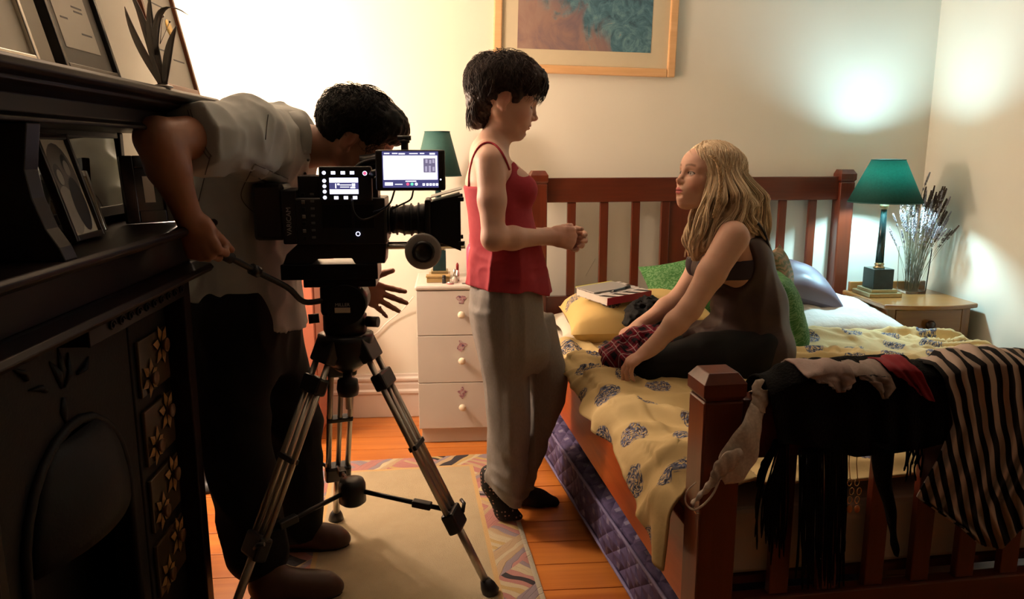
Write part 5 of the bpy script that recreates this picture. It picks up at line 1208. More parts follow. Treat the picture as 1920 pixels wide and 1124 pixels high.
def mesh_field(F, lo, hi, h):
    """surface nets over the box lo..hi; returns vertices and quads"""
    lo, hi = np.asarray(lo, float), np.asarray(hi, float); Bk = 8
    nb = np.ceil((hi - lo) / h / Bk).astype(int); n = nb * Bk; s = h * Bk
    g = np.stack(np.meshgrid(*[np.arange(k) for k in nb], indexing='ij'), -1).reshape(-1, 3)
    dc = F(lo + (g * Bk + (Bk - 1) / 2) * h)
    act = np.abs(dc) < s * 1.25
    D = np.repeat(np.repeat(np.repeat(dc.reshape(nb), Bk, 0), Bk, 1), Bk, 2).astype(np.float32)
    off = np.stack(np.meshgrid(*[np.arange(Bk)] * 3, indexing='ij'), -1).reshape(-1, 3)
    ga = g[act]
    for i in range(0, len(ga), 600):
        ix = (ga[i:i + 600, None] * Bk + off[None]).reshape(-1, 3); D[ix[:, 0], ix[:, 1], ix[:, 2]] = F(lo + ix * h)
    ins = D < 0
    cnt = np.zeros(n - 1, np.int8)
    for a in (0, 1):
        for b in (0, 1):
            for c in (0, 1): cnt += ins[a:n[0] - 1 + a, b:n[1] - 1 + b, c:n[2] - 1 + c]
    cells = np.argwhere((cnt > 0) & (cnt < 8)); vid = np.full(n - 1, -1, np.int32); vid[tuple(cells.T)] = np.arange(len(cells))
    cor = np.array([(a, b, c) for a in (0, 1) for b in (0, 1) for c in (0, 1)])
    acc = np.zeros((len(cells), 3)); num = np.zeros(len(cells))
    for i in range(8):
        for j in range(i + 1, 8):
            if np.abs(cor[i] - cor[j]).sum() != 1: continue
            a, b = cells + cor[i], cells + cor[j]; da, db = D[tuple(a.T)], D[tuple(b.T)]; m = (da < 0) != (db < 0)
            t = np.where(m, da / np.where(m, da - db, 1), 0); acc += np.where(m[:, None], a + t[:, None] * (b - a), 0); num += m
    V = lo + acc / np.maximum(num, 1)[:, None] * h
    Q = []
    for ax in range(3):
        o1, o2 = (ax + 1) % 3, (ax + 2) % 3
        sl0 = [slice(1, -1)] * 3; sl1 = [slice(1, -1)] * 3; sl0[ax] = slice(0, -1); sl1[ax] = slice(1, None)
        A, Bm = ins[tuple(sl0)], ins[tuple(sl1)]
        e = np.argwhere(A != Bm); sgn = A[tuple(e.T)]; st = np.ones(3, int); st[ax] = 0; e = e + st
        u1, u2 = np.zeros(3, int), np.zeros(3, int); u1[o1] = 1; u2[o2] = 1
        okk = np.all(e < np.array(n) - 1, axis=1); e, sgn = e[okk], sgn[okk]
        q = np.stack([vid[tuple((e - u1 - u2).T)], vid[tuple((e - u2).T)], vid[tuple(e.T)], vid[tuple((e - u1).T)]], 1)
        q[~sgn] = q[~sgn][:, ::-1]; Q.append(q[(q >= 0).all(1)])
    return V, np.concatenate(Q)

def organic(name, F, boxes, m, parent, colfn=None, label=None, smooth_iter=0):
    """mesh of a field; boxes = [(lo, hi, h)], later boxes are finer and replace the coarser mesh inside them"""
    ev = F.ev if isinstance(F, Field) else F; Vs, Qs, n0 = [], [], 0
    for i, (lo, hi, h) in enumerate(boxes):
        lo, hi = np.asarray(lo, float), np.asarray(hi, float); V, Q = mesh_field(ev, lo, hi, h); c = V[Q].mean(1)
        for (l2, h2, _) in boxes[i + 1:]:
            mg = h * 1.5; keep = ~np.all((c > np.asarray(l2) + mg) & (c < np.asarray(h2) - mg), axis=1); Q, c = Q[keep], c[keep]
        Vs.append(V); Qs.append(Q + n0); n0 += len(V)
    V, Q = np.concatenate(Vs), np.concatenate(Qs)
    used = np.unique(Q); re = np.full(len(V), -1); re[used] = np.arange(len(used)); V, Q = V[used], re[Q]
    me = bpy.data.meshes.new(name); b = BASE[parent.name]
    me.vertices.add(len(V)); me.vertices.foreach_set('co', (V - b).astype(np.float32).ravel())
    me.loops.add(Q.size); me.loops.foreach_set('vertex_index', Q.ravel().astype(np.int32))
    me.polygons.add(len(Q)); me.polygons.foreach_set('loop_start', np.arange(0, Q.size, 4, dtype=np.int32)); me.polygons.foreach_set('loop_total', np.full(len(Q), 4, np.int32))
    me.polygons.foreach_set('use_smooth', np.ones(len(Q), bool))
    me.update(calc_edges=True); me.validate()
    if colfn is not None:
        at = me.color_attributes.new('Col', 'FLOAT_COLOR', 'POINT'); cc = np.ones((len(V), 4), np.float32); cc[:, :3] = colfn(V); at.data.foreach_set('color', cc.ravel())
    me.materials.append(m.m if isinstance(m, NT) else m)
    o = bpy.data.objects.new(name, me); col.objects.link(o); o.parent = parent; BASE[o.name] = b
    if label: o['label'] = label
    return o

def skin_mat(name, rough=0.5, sss=0.12):
    t = NT(name, rough, 0, 0.35); a = t.n('ShaderNodeAttribute', attribute_name='Col')
    f = t.noise(t.coord(), 38, 4); t.color(t.mix(t.math('MULTIPLY', f, 0.16), a.outputs['Color'], (0.30, 0.09, 0.05)))
    t.set('Subsurface Weight', sss); t.set('Subsurface Radius', (0.010, 0.004, 0.002)); t.set('Subsurface Scale', 0.6)
    t.bump(t.noise(t.coord(), 420, 2), 0.06, 0.002); return t.m

def head_field(eye_open=True, jaw=1.0, nose=1.0):
    """head in its own frame: x forward, y left, z up, origin at eye level between the ears"""
    H = Field()
    H.ell((-0.016, 0, 0.030), (0.094, 0.076, 0.084))
    H.ell((-0.030, 0, 0.010), (0.080, 0.072, 0.070), 0.03)
    H.ell((0.026, 0, -0.020), (0.062, 0.062, 0.085), 0.03)
    H.ell((0.048, 0, 0.038), (0.042, 0.056, 0.044), 0.03)
    for s in (-1, 1):
        H.cap((-0.010, s * 0.055, -0.050), (0.052, s * 0.016, -0.090), 0.020 * jaw, 0.018 * jaw, 0.03)
        H.ell((0.050, s * 0.036, -0.028), (0.030, 0.026, 0.028), 0.02)
        H.cap((0.074, s * 0.012, 0.021), (0.062, s * 0.046, 0.020), 0.010, 0.010, 0.016)
    H.cap((0.068, 0, -0.088), (0.067, 0, -0.094), 0.0175, 0.0165, 0.022)
    H.ell((0.069, 0, -0.058), (0.0245, 0.030, 0.027), 0.02)
    for s in (-1, 1):
        H.ell((0.094, s * 0.031, 0.000), (0.020, 0.017, 0.0115), 0.012, 'x')
        H.ell((0.0675, s * 0.031, 0.000), (0.0150, 0.0150, 0.0135), 0.003)
        if eye_open: H.cap((0.079, s * 0.020, 0.0075), (0.073, s * 0.043, 0.0065), 0.0034, 0.0030, 0.004); H.cap((0.079, s * 0.022, -0.0085), (0.073, s * 0.042, -0.0075), 0.0030, 0.0026, 0.005)
    n = nose
    H.cap((0.079, 0, 0.014), (0.0915 * n, 0, -0.012), 0.0078, 0.0068, 0.011); H.cap((0.0915 * n, 0, -0.012), (0.1010 * n, 0, -0.027), 0.0066, 0.0072, 0.007)
    H.ell((0.1020 * n, 0, -0.0278), (0.0090, 0.0092, 0.0076), 0.005); H.cap((0.084, 0, -0.036), (0.098 * n, 0, -0.0325), 0.009, 0.0060, 0.008)
    for s in (-1, 1): H.ell((0.0900, s * 0.0108, -0.0325), (0.0088, 0.0060, 0.0066), 0.006); H.ell((0.0955, s * 0.0055, -0.0400), (0.0045, 0.0026, 0.0030), 0.003, 'x')
    H.cap((0.0872, -0.013, -0.0555), (0.0872, 0.013, -0.0555), 0.0052, 0.0052, 0.008); H.cap((0.0920, 0, -0.0548), (0.0922, 0, -0.0552), 0.0040, 0.0040, 0.006)
    H.cap((0.0862, -0.010, -0.0662), (0.0862, 0.010, -0.0662), 0.0060, 0.0060, 0.007)
    H.ell((0.0985, 0, -0.0607), (0.0110, 0.0200, 0.0012), 0.003, 'x')
    H.ell((0.090, 0, -0.0765), (0.007, 0.018, 0.005), 0.008, 'x')
    for s in (-1, 1):
        H.ell((-0.012, s * 0.0790, -0.006), (0.0190, 0.0080, 0.0315), 0.006, rot=np.array([[0.96, s * 0.10, -0.26], [-s * 0.25, 0.96, 0], [0.26, 0, 0.96]]))
        H.ell((-0.008, s * 0.0905, -0.002), (0.0105, 0.0075, 0.0200), 0.003, 'x'); H.ell((-0.006, s * 0.0790, -0.034), (0.0075, 0.0060, 0.0085), 0.006)
    return H
def head_color(q, skin, lip, brow, eye_open=True, iris=(0.10, 0.13, 0.12), blush=0.25):
    """local head coordinates to colours: skin with lips, brows, eyes"""
    c = np.tile(np.array(skin, float), (len(q), 1)); x, y, z = q.T; ay = np.abs(y)
    def put(w, k): nonlocal c; c = c * (1 - w[:, None]) + np.array(k, float) * w[:, None]
    put(blush * np.exp(-(((x - 0.058) / 0.03) ** 2 + ((ay - 0.044) / 0.022) ** 2 + ((z + 0.030) / 0.022) ** 2)), (skin[0] * 1.0, skin[1] * 0.62, skin[2] * 0.60))
    put(0.35 * np.exp(-(((x - 0.104) / 0.02) ** 2 + (y / 0.012) ** 2 + ((z + 0.030) / 0.014) ** 2)), (skin[0], skin[1] * 0.7, skin[2] * 0.65))
    lw = sstep(1.15, 0.85, np.sqrt((y / 0.0215) ** 2 + ((z + 0.0608) / (0.0118 * np.clip(1 - (ay / 0.026) ** 2, 0.15, 1))) ** 2)) * (x > 0.074); put(lw, lip)
    put(sstep(0.0022, 0.0010, np.abs(z + 0.0607)) * (x > 0.07) * (ay < 0.021), np.array(lip) * 0.45)
    bz_ = 0.0225 + 0.004 * np.sin(np.clip((ay - 0.014) / 0.036, 0, 1) * 2.6); put(0.85 * sstep(0.0048, 0.0026, np.abs(z - bz_)) * sstep(0.010, 0.014, ay) * sstep(0.052, 0.046, ay) * (x > 0.04), brow)
    put(0.55 * np.exp(-(((x + 0.012) / 0.022) ** 2 + ((ay - 0.084) / 0.010) ** 2 + ((z + 0.006) / 0.034) ** 2)), (skin[0] * 1.0, skin[1] * 0.55, skin[2] * 0.50))
    if eye_open:
        e = np.sqrt(((ay - 0.032) / 0.0125) ** 2 + ((z + 0.0004) / 0.0058) ** 2); f = (x > 0.062)
        put(sstep(1.12, 0.92, e) * f, (0.62, 0.58, 0.54)); ir = np.sqrt((ay - 0.0315) ** 2 + (z - 0.0006) ** 2); put(sstep(0.0062, 0.0050, ir) * f * (e < 1), iris); put(sstep(0.0030, 0.0022, ir) * f, (0.01, 0.01, 0.01))
        put(sstep(0.30, 0.12, np.abs(e - 1.12)) * f * (z > -0.001), (0.03, 0.02, 0.018)); put(0.5 * sstep(0.2, 0.1, np.abs(e - 1.12)) * f * (z <= -0.001), (0.12, 0.06, 0.05))
    else:
        zl_ = -0.0065 + 0.004 * ((ay - 0.031) / 0.014) ** 2; put(sstep(0.0028, 0.0013, np.abs(z - zl_)) * (ay > 0.017) * (ay < 0.047) * (x > 0.058), (0.025, 0.015, 0.012))
    return c
def frame_of(o, f, u, s=1.0):
    f = unit(f); l = unit(np.cross(u, f)); u = np.cross(f, l); return (np.asarray(o, float), np.array([f, l, u]), s)
def to_local(p, M): return (p - M[0]) @ M[1].T / M[2]
def to_world(q, M): return np.asarray(q, float) @ M[1] * M[2] + M[0]

def hand(F, wrist, f, n, right=True, L=1.0, curl=((20, 30, 20),) * 4, spread=(6, 2, -3, -8), thumb=(0.75, 0.55, 0.2), tcurl=(10, 15), k=0.010):
    """palm and five jointed fingers; f = pointing direction, n = out of the palm"""
    f = unit(f); n = unit(np.asarray(n, float) - f * np.dot(n, f)); s = np.cross(f, n) * (1 if right else -1); w = np.asarray(wrist, float)
    fr_ = np.array([f, s, n])
    F.ell(w + f * 0.045 * L, (0.052 * L, 0.036 * L, 0.0155 * L), 0.02, rot=fr_)
    F.ell(w + f * 0.072 * L, (0.022 * L, 0.039 * L, 0.0125 * L), 0.012, rot=fr_)
    F.ell(w + f * 0.035 * L + s * 0.022 * L + n * 0.008 * L, (0.030 * L, 0.016 * L, 0.014 * L), 0.012, rot=fr_)
    F.cap(w - f * 0.03, w + f * 0.02, 0.0215 * L, 0.021 * L, 0.02)
    roots = (0.030, 0.010, -0.0105, -0.029); lens = (0.076, 0.084, 0.078, 0.060); rad = (0.0086, 0.0089, 0.0084, 0.0074); adv = (0.083, 0.088, 0.084, 0.075)
    tips = []
    for i in range(4):
        p = w + f * adv[i] * L + s * roots[i] * L - n * 0.001; a = 0.0; sp = R(spread[i]); ff = f * math.cos(sp) + s * math.sin(sp); pts = [p - ff * 0.018 * L]
        pts.append(p)
        for j, fr in enumerate((0.45, 0.31, 0.24)):
            a += R(curl[i][j]); p = p + (ff * math.cos(a) + n * math.sin(a)) * lens[i] * fr * L; pts.append(p)
        r = rad[i] * L; F.chain(pts, [r * 1.08, r * 1.1, r * 1.0, r * 0.92, r * 0.78], k, 0.004); tips.append(p)
    td = unit(f * thumb[0] + s * thumb[1] + n * thumb[2]); p = w + f * 0.020 * L + s * 0.024 * L + n * 0.004; pts = [p]; ax = unit(np.cross(s, f)); a = 0
    p = p + td * 0.042 * L; pts.append(p); cu = unit(f * 0.6 + n * 0.8)
    for j, (fr, tc) in enumerate(zip((0.034, 0.028), tcurl)):
        td = unit(td * math.cos(R(tc)) + cu * math.sin(R(tc))); p = p + td * fr * L; pts.append(p)
    F.chain(pts, [0.0135 * L, 0.0112 * L, 0.0098 * L, 0.0078 * L], 0.012, 0.005); tips.append(p)
    return tips

# strands of hair as thin tapered tubes, all in one mesh
class Strands:
    def __init__(s): s.V, s.F = [], []; s.n = 0
    def add(s, pts, r0, r1, n=4, taper=0.7):
        P_ = np.asarray(pts, float); m = len(P_); T = np.gradient(P_, axis=0); T /= np.maximum(np.linalg.norm(T, axis=1)[:, None], 1e-9)
        ref = np.array([0.31, 0.83, 0.46]); N = np.cross(T, ref); N /= np.maximum(np.linalg.norm(N, axis=1)[:, None], 1e-9); Bn = np.cross(T, N)
        t = np.linspace(0, 1, m); rr = np.where(t < taper, r0, r0 + (r1 - r0) * (t - taper) / (1 - taper)); a = np.arange(n) * 2 * math.pi / n
        s.V.append((P_[:, None] + rr[:, None, None] * (np.cos(a)[None, :, None] * N[:, None] + np.sin(a)[None, :, None] * Bn[:, None])).reshape(-1, 3))
        i, k = np.meshgrid(np.arange(m - 1), np.arange(n), indexing='ij'); q = np.stack([i * n + k, i * n + (k + 1) % n, (i + 1) * n + (k + 1) % n, (i + 1) * n + k], -1).reshape(-1, 4)
        s.F.append(q + s.n); s.n += m * n
    def build(s, name, m, parent):
        V, Q = np.concatenate(s.V), np.concatenate(s.F); me = bpy.data.meshes.new(name); b = BASE[parent.name]
        me.vertices.add(len(V)); me.vertices.foreach_set('co', (V - b).astype(np.float32).ravel()); me.loops.add(Q.size); me.loops.foreach_set('vertex_index', Q.ravel().astype(np.int32))
        me.polygons.add(len(Q)); me.polygons.foreach_set('loop_start', np.arange(0, Q.size, 4, dtype=np.int32)); me.polygons.foreach_set('loop_total', np.full(len(Q), 4, np.int32))
        me.polygons.foreach_set('use_smooth', np.ones(len(Q), bool)); me.update(calc_edges=True); me.materials.append(m)
        o = bpy.data.objects.new(name, me); col.objects.link(o); o.parent = parent; BASE[o.name] = b; o['kind'] = 'stuff'; return o
def hair_mat(name, c1, c2, rough=0.4, spec=0.35):
    t = NT(name, rough, 0, spec); f = t.noise(t.coord(), 90, 3); t.color(t.mix(f, c1, c2)); return t.m
def band(y, x0, x1, Y, ry):
    """loft level from the pixel span x0..x1 on image row y, standing at depth Y, with half depth ry"""
    a, b = P(x0, y, Y), P(x1, y, Y); return ((a[2] + b[2]) / 2, (a[0] + b[0]) / 2, Y, (b[0] - a[0]) / 2, ry)
def wrinkle(amp, sx, sy, sz, seed, lean=0.0):
    def fn(p):
        q = p + 0.02 * np.stack([vnoise(p, 9, seed + 1), vnoise(p, 9, seed + 2), vnoise(p, 9, seed + 3)], -1); q = q.copy(); q[:, 2] += lean * q[:, 0]
        return -amp * (1 - np.abs(vnoise(q * np.array([sx, sy, sz]), 1.0, seed)) * 2.2)
    return fn
def cap_strands(S, M, c, rad, crown, n, ang, filt, r0=0.0016, lift=0.10, wave=0.05, seed=1, segs=8, grav=0.0, clip=None, cross=0.35):
    """short hair: strands that run over the skull away from the crown"""
    g = random.Random(seed); c, rad, crown = np.asarray(c, float), np.asarray(rad, float), unit(crown); made = 0; tries = 0
    while made < n and tries < n * 12:
        tries += 1
        v = unit([g.gauss(0, 1), g.gauss(0, 1), g.gauss(0, 1)])
        if not filt(c + v * rad): continue
        t = v - crown * np.dot(v, crown); t = unit(t - v * np.dot(t, v)); sd = np.cross(v, t); t = unit(t + sd * g.uniform(-cross, cross)); sd = np.cross(v, t)
        A = g.uniform(*ang); ph = g.uniform(0, 6.28); fr = g.uniform(3, 7); pts = []; L0 = g.uniform(0.2, 1.0) * lift; wv = wave * g.uniform(0.4, 1.2)
        for i in range(segs):
            s = i / (segs - 1); a = A * s; w = unit(v * math.cos(a) + t * math.sin(a) + sd * wv * math.sin(fr * s + ph)); pts.append(to_world(c + w * rad * (0.97 + L0 * math.sin(s * 2.2)) - np.array([0, 0, grav * s * s]), M))
        if clip is not None:
            bad = [j for j, p_ in enumerate(pts) if clip(to_local(p_, M))]
            if bad: pts = pts[:bad[0]]
            if len(pts) < 3: continue
        S.add(pts, r0 * g.uniform(0.7, 1.3), r0 * 0.25); made += 1

# ------------------------------------------------------------------ standing woman
SK1 = (0.68, 0.425, 0.325)
SKIN_F = skin_mat('fair_skin')
YW = 2.67
pw = thing('person', 'person with short dark hair, red camisole and grey trousers, standing with clasped hands', 'person', (0.28, 2.72, 0))
M1 = frame_of(P(951, 187, YW), (math.cos(R(17)), -0.02, -math.sin(R(17))), (math.sin(R(17)), 0, math.cos(R(17))), 1.06)
F = Field(); H1 = head_field(False, 0.95, 1.0)
F.loft([band(300, 880, 975, YW, 0.150), band(340, 872, 985, YW, 0.140), band(400, 880, 985, YW, 0.125), band(460, 897, 980, YW, 0.110), band(520, 897, 992, YW, 0.135), band(570, 900, 995, YW, 0.145), band(620, 910, 990, YW, 0.13)], 0.03, zcap=0.06)
for dy in (-0.065, 0.065): F.ell(P(972, 352, YW) + (0, dy, 0), (0.050, 0.055, 0.055), 0.03)
F.cap(P(918, 284, YW) , P(941, 232, YW), 0.054, 0.0475, 0.035)
F.cap(P(915, 290, YW - 0.10), P(915, 290, YW + 0.10), 0.050, 0.050, 0.05)
RS, RE, RWr = P(920, 304, YW - 0.155), P(925, 448, YW - 0.215), P(1026, 445, YW - 0.095)
F.chain([RS, lerp(RS, RE, 0.5), RE], [0.049, 0.044, 0.036], 0.035, 0.02); F.chain([RE, lerp(RE, RWr, 0.35), RWr], [0.037, 0.0375, 0.024], 0.02, 0.02)
LS, LE, LWr = P(928, 304, YW + 0.155), P(958, 447, YW + 0.20), P(1032, 441, YW + 0.035)
F.chain([LS, lerp(LS, LE, 0.5), LE], [0.049, 0.044, 0.036], 0.035, 0.02); F.chain([LE, lerp(LE, LWr, 0.35), LWr], [0.037, 0.0375, 0.024], 0.02, 0.02)
for (h_, k_, a_, y_) in ((P(945, 570, 2.63), P(955, 745, 2.62), P(932, 900, 2.65), 0), (P(955, 570, 2.78), P(1022, 720, 2.78), P(980, 915, 2.79), 1)):
    F.chain([h_, k_, a_], [0.078, 0.052, 0.034], 0.03, 0.02)
F.chain([P(925, 905, 2.65), P(948, 958, 2.65), P(966, 974, 2.65)], [0.034, 0.032, 0.024], 0.02); F.chain([P(978, 928, 2.79), P(1012, 938, 2.78), P(1034, 944, 2.775)], [0.036, 0.032, 0.022], 0.02)
hf = unit(np.array([1.0, 0.30, -0.10])); hand(F, RWr + (0.012, 0.004, 0), hf, (-0.25, 1.0, -0.15), True, 0.97, curl=((52, 62, 40), (56, 64, 40), (60, 64, 40), (62, 60, 40)), spread=(4, 1, -2, -6), thumb=(0.85, 0.30, 0.42), tcurl=(15, 25))
hand(F, LWr + (0.012, 0, -0.004), unit(np.array([1.0, -0.28, -0.14])), (-0.2, -1.0, -0.1), False, 0.95, curl=((30, 45, 35), (34, 48, 35), (38, 50, 35), (42, 50, 35)), spread=(4, 1, -2, -6), thumb=(0.85, 0.35, 0.40), tcurl=(15, 25))
F.sub(H1, M1, 0.022)
hc = M1[0]; hw = RWr + (0.05, 0.03, 0)
def col1(p):
    c = head_color(to_local(p, M1), SK1, (0.42, 0.13, 0.12), (0.035, 0.018, 0.012), False, blush=0.5)
    far = np.linalg.norm(p - hc, axis=1) > 0.19; c[far] = SK1
    w = np.exp(-(np.linalg.norm(p - hw, axis=1) / 0.07) ** 4)[:, None] * 0.45; return c * (1 - w) + w * np.array([0.60, 0.27, 0.20])
organic('body', F, [((0.02, 2.40, 0.0), (0.52, 3.02, 1.66), 0.0065), (hc - (0.13, 0.11, 0.13), hc + (0.14, 0.11, 0.15), 0.0021), ((RWr[0] - 0.03, 2.53, 0.96), (RWr[0] + 0.15, 2.85, 1.16), 0.0022)], SKIN_F, pw, col1)
# camisole
RED1 = NT('red_jersey', 0.75, 0, 0.25); RED1.color(RED1.mix(RED1.noise(RED1.coord(), 60, 3), (0.33, 0.026, 0.042), (0.42, 0.040, 0.058))); RED1.bump(RED1.noise(RED1.coord(), 500, 2), 0.1, 0.001)
T = Field()
T.loft([band(555, 878, 1030, YW, 0.190), band(520, 880, 1022, YW, 0.182), band(460, 884, 1010, YW, 0.165), band(400, 877, 998, YW, 0.150), band(345, 868, 990, YW, 0.148), band(290, 874, 965, YW, 0.15)], 0.02)
for dy in (-0.065, 0.065): T.ell(P(974, 356, YW) + (0, dy, 0), (0.056, 0.060, 0.058), 0.03)
def cami_cut(p):
    zf = P(960, 322, YW)[2]; zb = P(880, 348, YW)[2]; t = sstep(0.10, 0.30, p[:, 0]); top = zb + (zf - zb) * t + 0.075 * np.exp(-((np.abs(p[:, 1] - YW) - 0.100) / 0.030) ** 2) * np.exp(-((p[:, 0] - 0.235) / 0.055) ** 2)
    zh = P(900, 532, YW)[2]; zh2 = P(1015, 548, YW)[2]; hem = zh + (zh2 - zh) * sstep(0.12, 0.38, p[:, 0]) + 0.005 * np.sin(p[:, 0] * 30) * np.cos(p[:, 1] * 22) + 0.016 * np.exp(-((p[:, 0] - 0.25) / 0.035) ** 2)
    return np.maximum(p[:, 2] - top, hem - p[:, 2])
T.add(cami_cut, (0.25, YW, 1.0), 1.0, 0.004, 'i')
T.ops.insert(len(T.ops) - 1, (lambda p: -0.013 * (1 - np.abs(vnoise(p * np.array([14, 14, 3.5]), 1.0, 5)) * 2) * sstep(1.15, 0.95, p[:, 2]) - 0.004 * (1 - 2 * np.abs(vnoise(p * np.array([12, 12, 30]), 1.0, 8))) * np.exp(-((p[:, 2] - 0.97) / 0.07) ** 2), np.zeros(3), 1e9, 0, 'disp'))
def shell(F_, th, opz=None):
    return lambda p: (lambda d: np.maximum(d, -(d + th)))(F_.ev(p))
cm1 = organic('camisole', T, [((0.02, 2.40, 0.82), (0.50, 3.0, 1.34), 0.0045)], RED1, pw)
def on_field(ev, px, py, t0=2.0, out=0.003):
    """first surface of a field along the line of sight through a pixel"""
    d = unit(_f * FPX + _r * (px - 960) - _u * (py - 562)); t = t0
    for _ in range(80):
        v = float(ev((_c + d * t)[None])[0])
        if v < 0.0008: break
        t += max(0.0015, min(0.05, v * 0.7))
    return _c + d * (t - out)
near = [on_field(F.ev, x, y) for x, y in spline([np.array([x, y]) for x, y in ((879, 352), (880, 325), (886, 298), (897, 277), (911, 268), (925, 270), (937, 281), (947, 298), (955, 318))], 26)]
obj('shoulder_strap', MB().tube(near, 0.0040, 6), RED1, pw)
obj('shoulder_strap', MB().tube([np.array([q[0], 2 * YW - q[1] + 0.004, q[2]]) for q in near], 0.0040, 6), RED1, pw)
# trousers
GRY = NT('grey_marl_jersey', 0.85, 0, 0.15); GRY.color(GRY.mix(GRY.noise(GRY.mapv(GRY.coord(), (1, 1, 0.3)), 260, 3), (0.21, 0.19, 0.17), (0.33, 0.305, 0.28))); GRY.bump(GRY.noise(GRY.coord(), 420, 2), 0.12, 0.001)
G = Field()
G.loft([band(505, 888, 1012, YW, 0.165), band(545, 882, 1015, YW, 0.180), band(600, 884, 1020, YW, 0.180), band(650, 895, 1030, YW, 0.165), band(690, 905, 1020, YW, 0.13)], 0.03, zcap=0.03)
G.loft([band(580, 884, 975, 2.62, 0.105), band(640, 896, 985, 2.62, 0.105), band(720, 910, 990, 2.625, 0.098), band(800, 916, 992, 2.63, 0.092), band(860, 918, 992, 2.64, 0.092), band(905, 910, 985, 2.645, 0.095), band(942, 906, 972, 2.65, 0.098)], 0.02)
G.loft([band(590, 945, 1035, 2.78, 0.105), band(650, 962, 1048, 2.78, 0.102), band(705, 978, 1063, 2.78, 0.095), band(750, 978, 1058, 2.78, 0.090), band(810, 965, 1032, 2.785, 0.085), band(870, 952, 1008, 2.79, 0.088), band(930, 944, 990, 2.79, 0.092)], 0.02)
def hemcut(p): return (P(905, 893, 2.65)[2] + (P(970, 948, 2.65)[2] - P(905, 893, 2.65)[2]) * np.clip((p[:, 0] - 0.10) / 0.14, 0, 1.1) * np.where(p[:, 1] < 2.71, 1, 1.0)) - p[:, 2]
G.disp(lambda p: -0.007 * (1 - 2 * np.abs(vnoise(p * np.array([19, 17, 2.6]) + np.array([0, 0, 1]) * (p[:, :1] * 6), 1.0, 3))) - 0.009 * (1 - 2 * np.abs(vnoise(p * np.array([14, 12, 20]) + p[:, :1] * np.array([0, 0, 12.0]), 1.0, 7))) * sstep(0.42, 0.12, p[:, 2])  - 0.0012 * vnoise(p, 24, 4))
G.add(hemcut, (0.25, YW, 0.5), 2.0, 0.004, 'i')
organic('trousers', G, [((0.02, 2.44, 0.0), (0.55, 2.98, 0.94), 0.0048)], GRY, pw)
SOCKB = NT('black_dotted_sock', 0.85); vd = SOCKB.voro(SOCKB.mapv(SOCKB.coord(), (1, 1, 1)), 70, rnd=0.15); SOCKB.color(SOCKB.mix(SOCKB.step(vd, 0.30, 0.24), (0.008, 0.007, 0.007), (0.42, 0.24, 0.20)))
S1 = Field().chain([P(918, 890, 2.65), P(924, 908, 2.65), P(947, 957, 2.65), P(967, 974, 2.65)], [0.036, 0.039, 0.037, 0.029], 0.02); S1.add(lambda p: 0.0145 - p[:, 2], (0.2, 2.65, 0.1), 1, 0.008, 'i')
organic('sock', S1, [((0.04, 2.58, 0.0), (0.30, 2.72, 0.26), 0.004)], SOCKB, pw)
S2 = Field().chain([P(975, 905, 2.79), P(978, 925, 2.79), P(1010, 937, 2.782), P(1036, 944, 2.775)], [0.036, 0.041, 0.037, 0.027], 0.02); S2.add(lambda p: 0.002 - p[:, 2], (0.3, 2.78, 0.1), 1, 0.008, 'i')
organic('sock', S2, [((0.16, 2.70, 0.0), (0.46, 2.87, 0.2), 0.004)], mat('plain_black_sock', (0.008, 0.008, 0.009), 0.85), pw)
# hair
HB = hair_mat('dark_brown_hair', (0.012, 0.006, 0.0045), (0.040, 0.017, 0.011), 0.5)
K = Field()
K.ell((-0.020, 0, 0.045), (0.112, 0.090, 0.092)); K.ell((-0.065, 0, 0.020), (0.055, 0.072, 0.075), 0.03); K.cap((-0.070, 0, -0.02), (-0.072, 0, -0.080), 0.058, 0.034, 0.03); K.ell((0.050, 0, 0.080), (0.058, 0.070, 0.048), 0.03)
K.ell((0.100, 0, -0.036), (0.064, 0.12, 0.078), 0.012, 'x')
for s in (-1, 1): K.ell((-0.012, s * 0.092, -0.012), (0.024, 0.026, 0.034), 0.006, 'x'); K.cap((0.026, s * 0.072, 0.030), (0.024, s * 0.070, 0.000), 0.014, 0.008, 0.012)
K.disp(lambda p: -0.004 * (1 - 2 * np.abs(vnoise(p * np.array([40, 90, 40]), 1.0, 3))) - 0.003 * vnoise(p, 150, 4))
K1 = Field().sub(K, M1)
organic('hair', K1, [(hc - (0.16, 0.13, 0.15), hc + (0.17, 0.13, 0.18), 0.0032)], HB, pw)
S = Strands()
def filt1(q): return not (q[0] > 0.055 and q[2] < 0.058) and not (q[2] < -0.015 and q[0] > -0.045) and not (abs(q[1]) > 0.060 and q[0] > -0.03 and q[2] < 0.015)
cap_strands(S, M1, (-0.020, 0, 0.040), (0.116, 0.094, 0.100), (-0.35, 0.1, 0.93), 3600, (0.35, 0.80), filt1, 0.00075, 0.20, 0.12, 11, clip=lambda q: abs(q[1]) > 0.055 and ((-0.038 < q[0] < 0.012 and q[2] < 0.020) or (0.012 <= q[0] < 0.06 and q[2] < 0.004)))
for i in range(60):   # fringe over the forehead
    g = random.Random(100 + i); y0 = g.uniform(-0.060, 0.060); a = np.array([0.062, y0, 0.088]); b = np.array([0.106 - 6 * y0 * y0, y0 * 1.06 + g.uniform(-.008, .008), g.uniform(0.042, 0.060)])
    S.add([to_world(p, M1) for p in bez(a, a + (0.035, 0, 0.012), b + (0.014, 0, 0.030), b + (g.uniform(-0.004, 0.010), 0, 0), 8)], 0.0019, 0.0004)
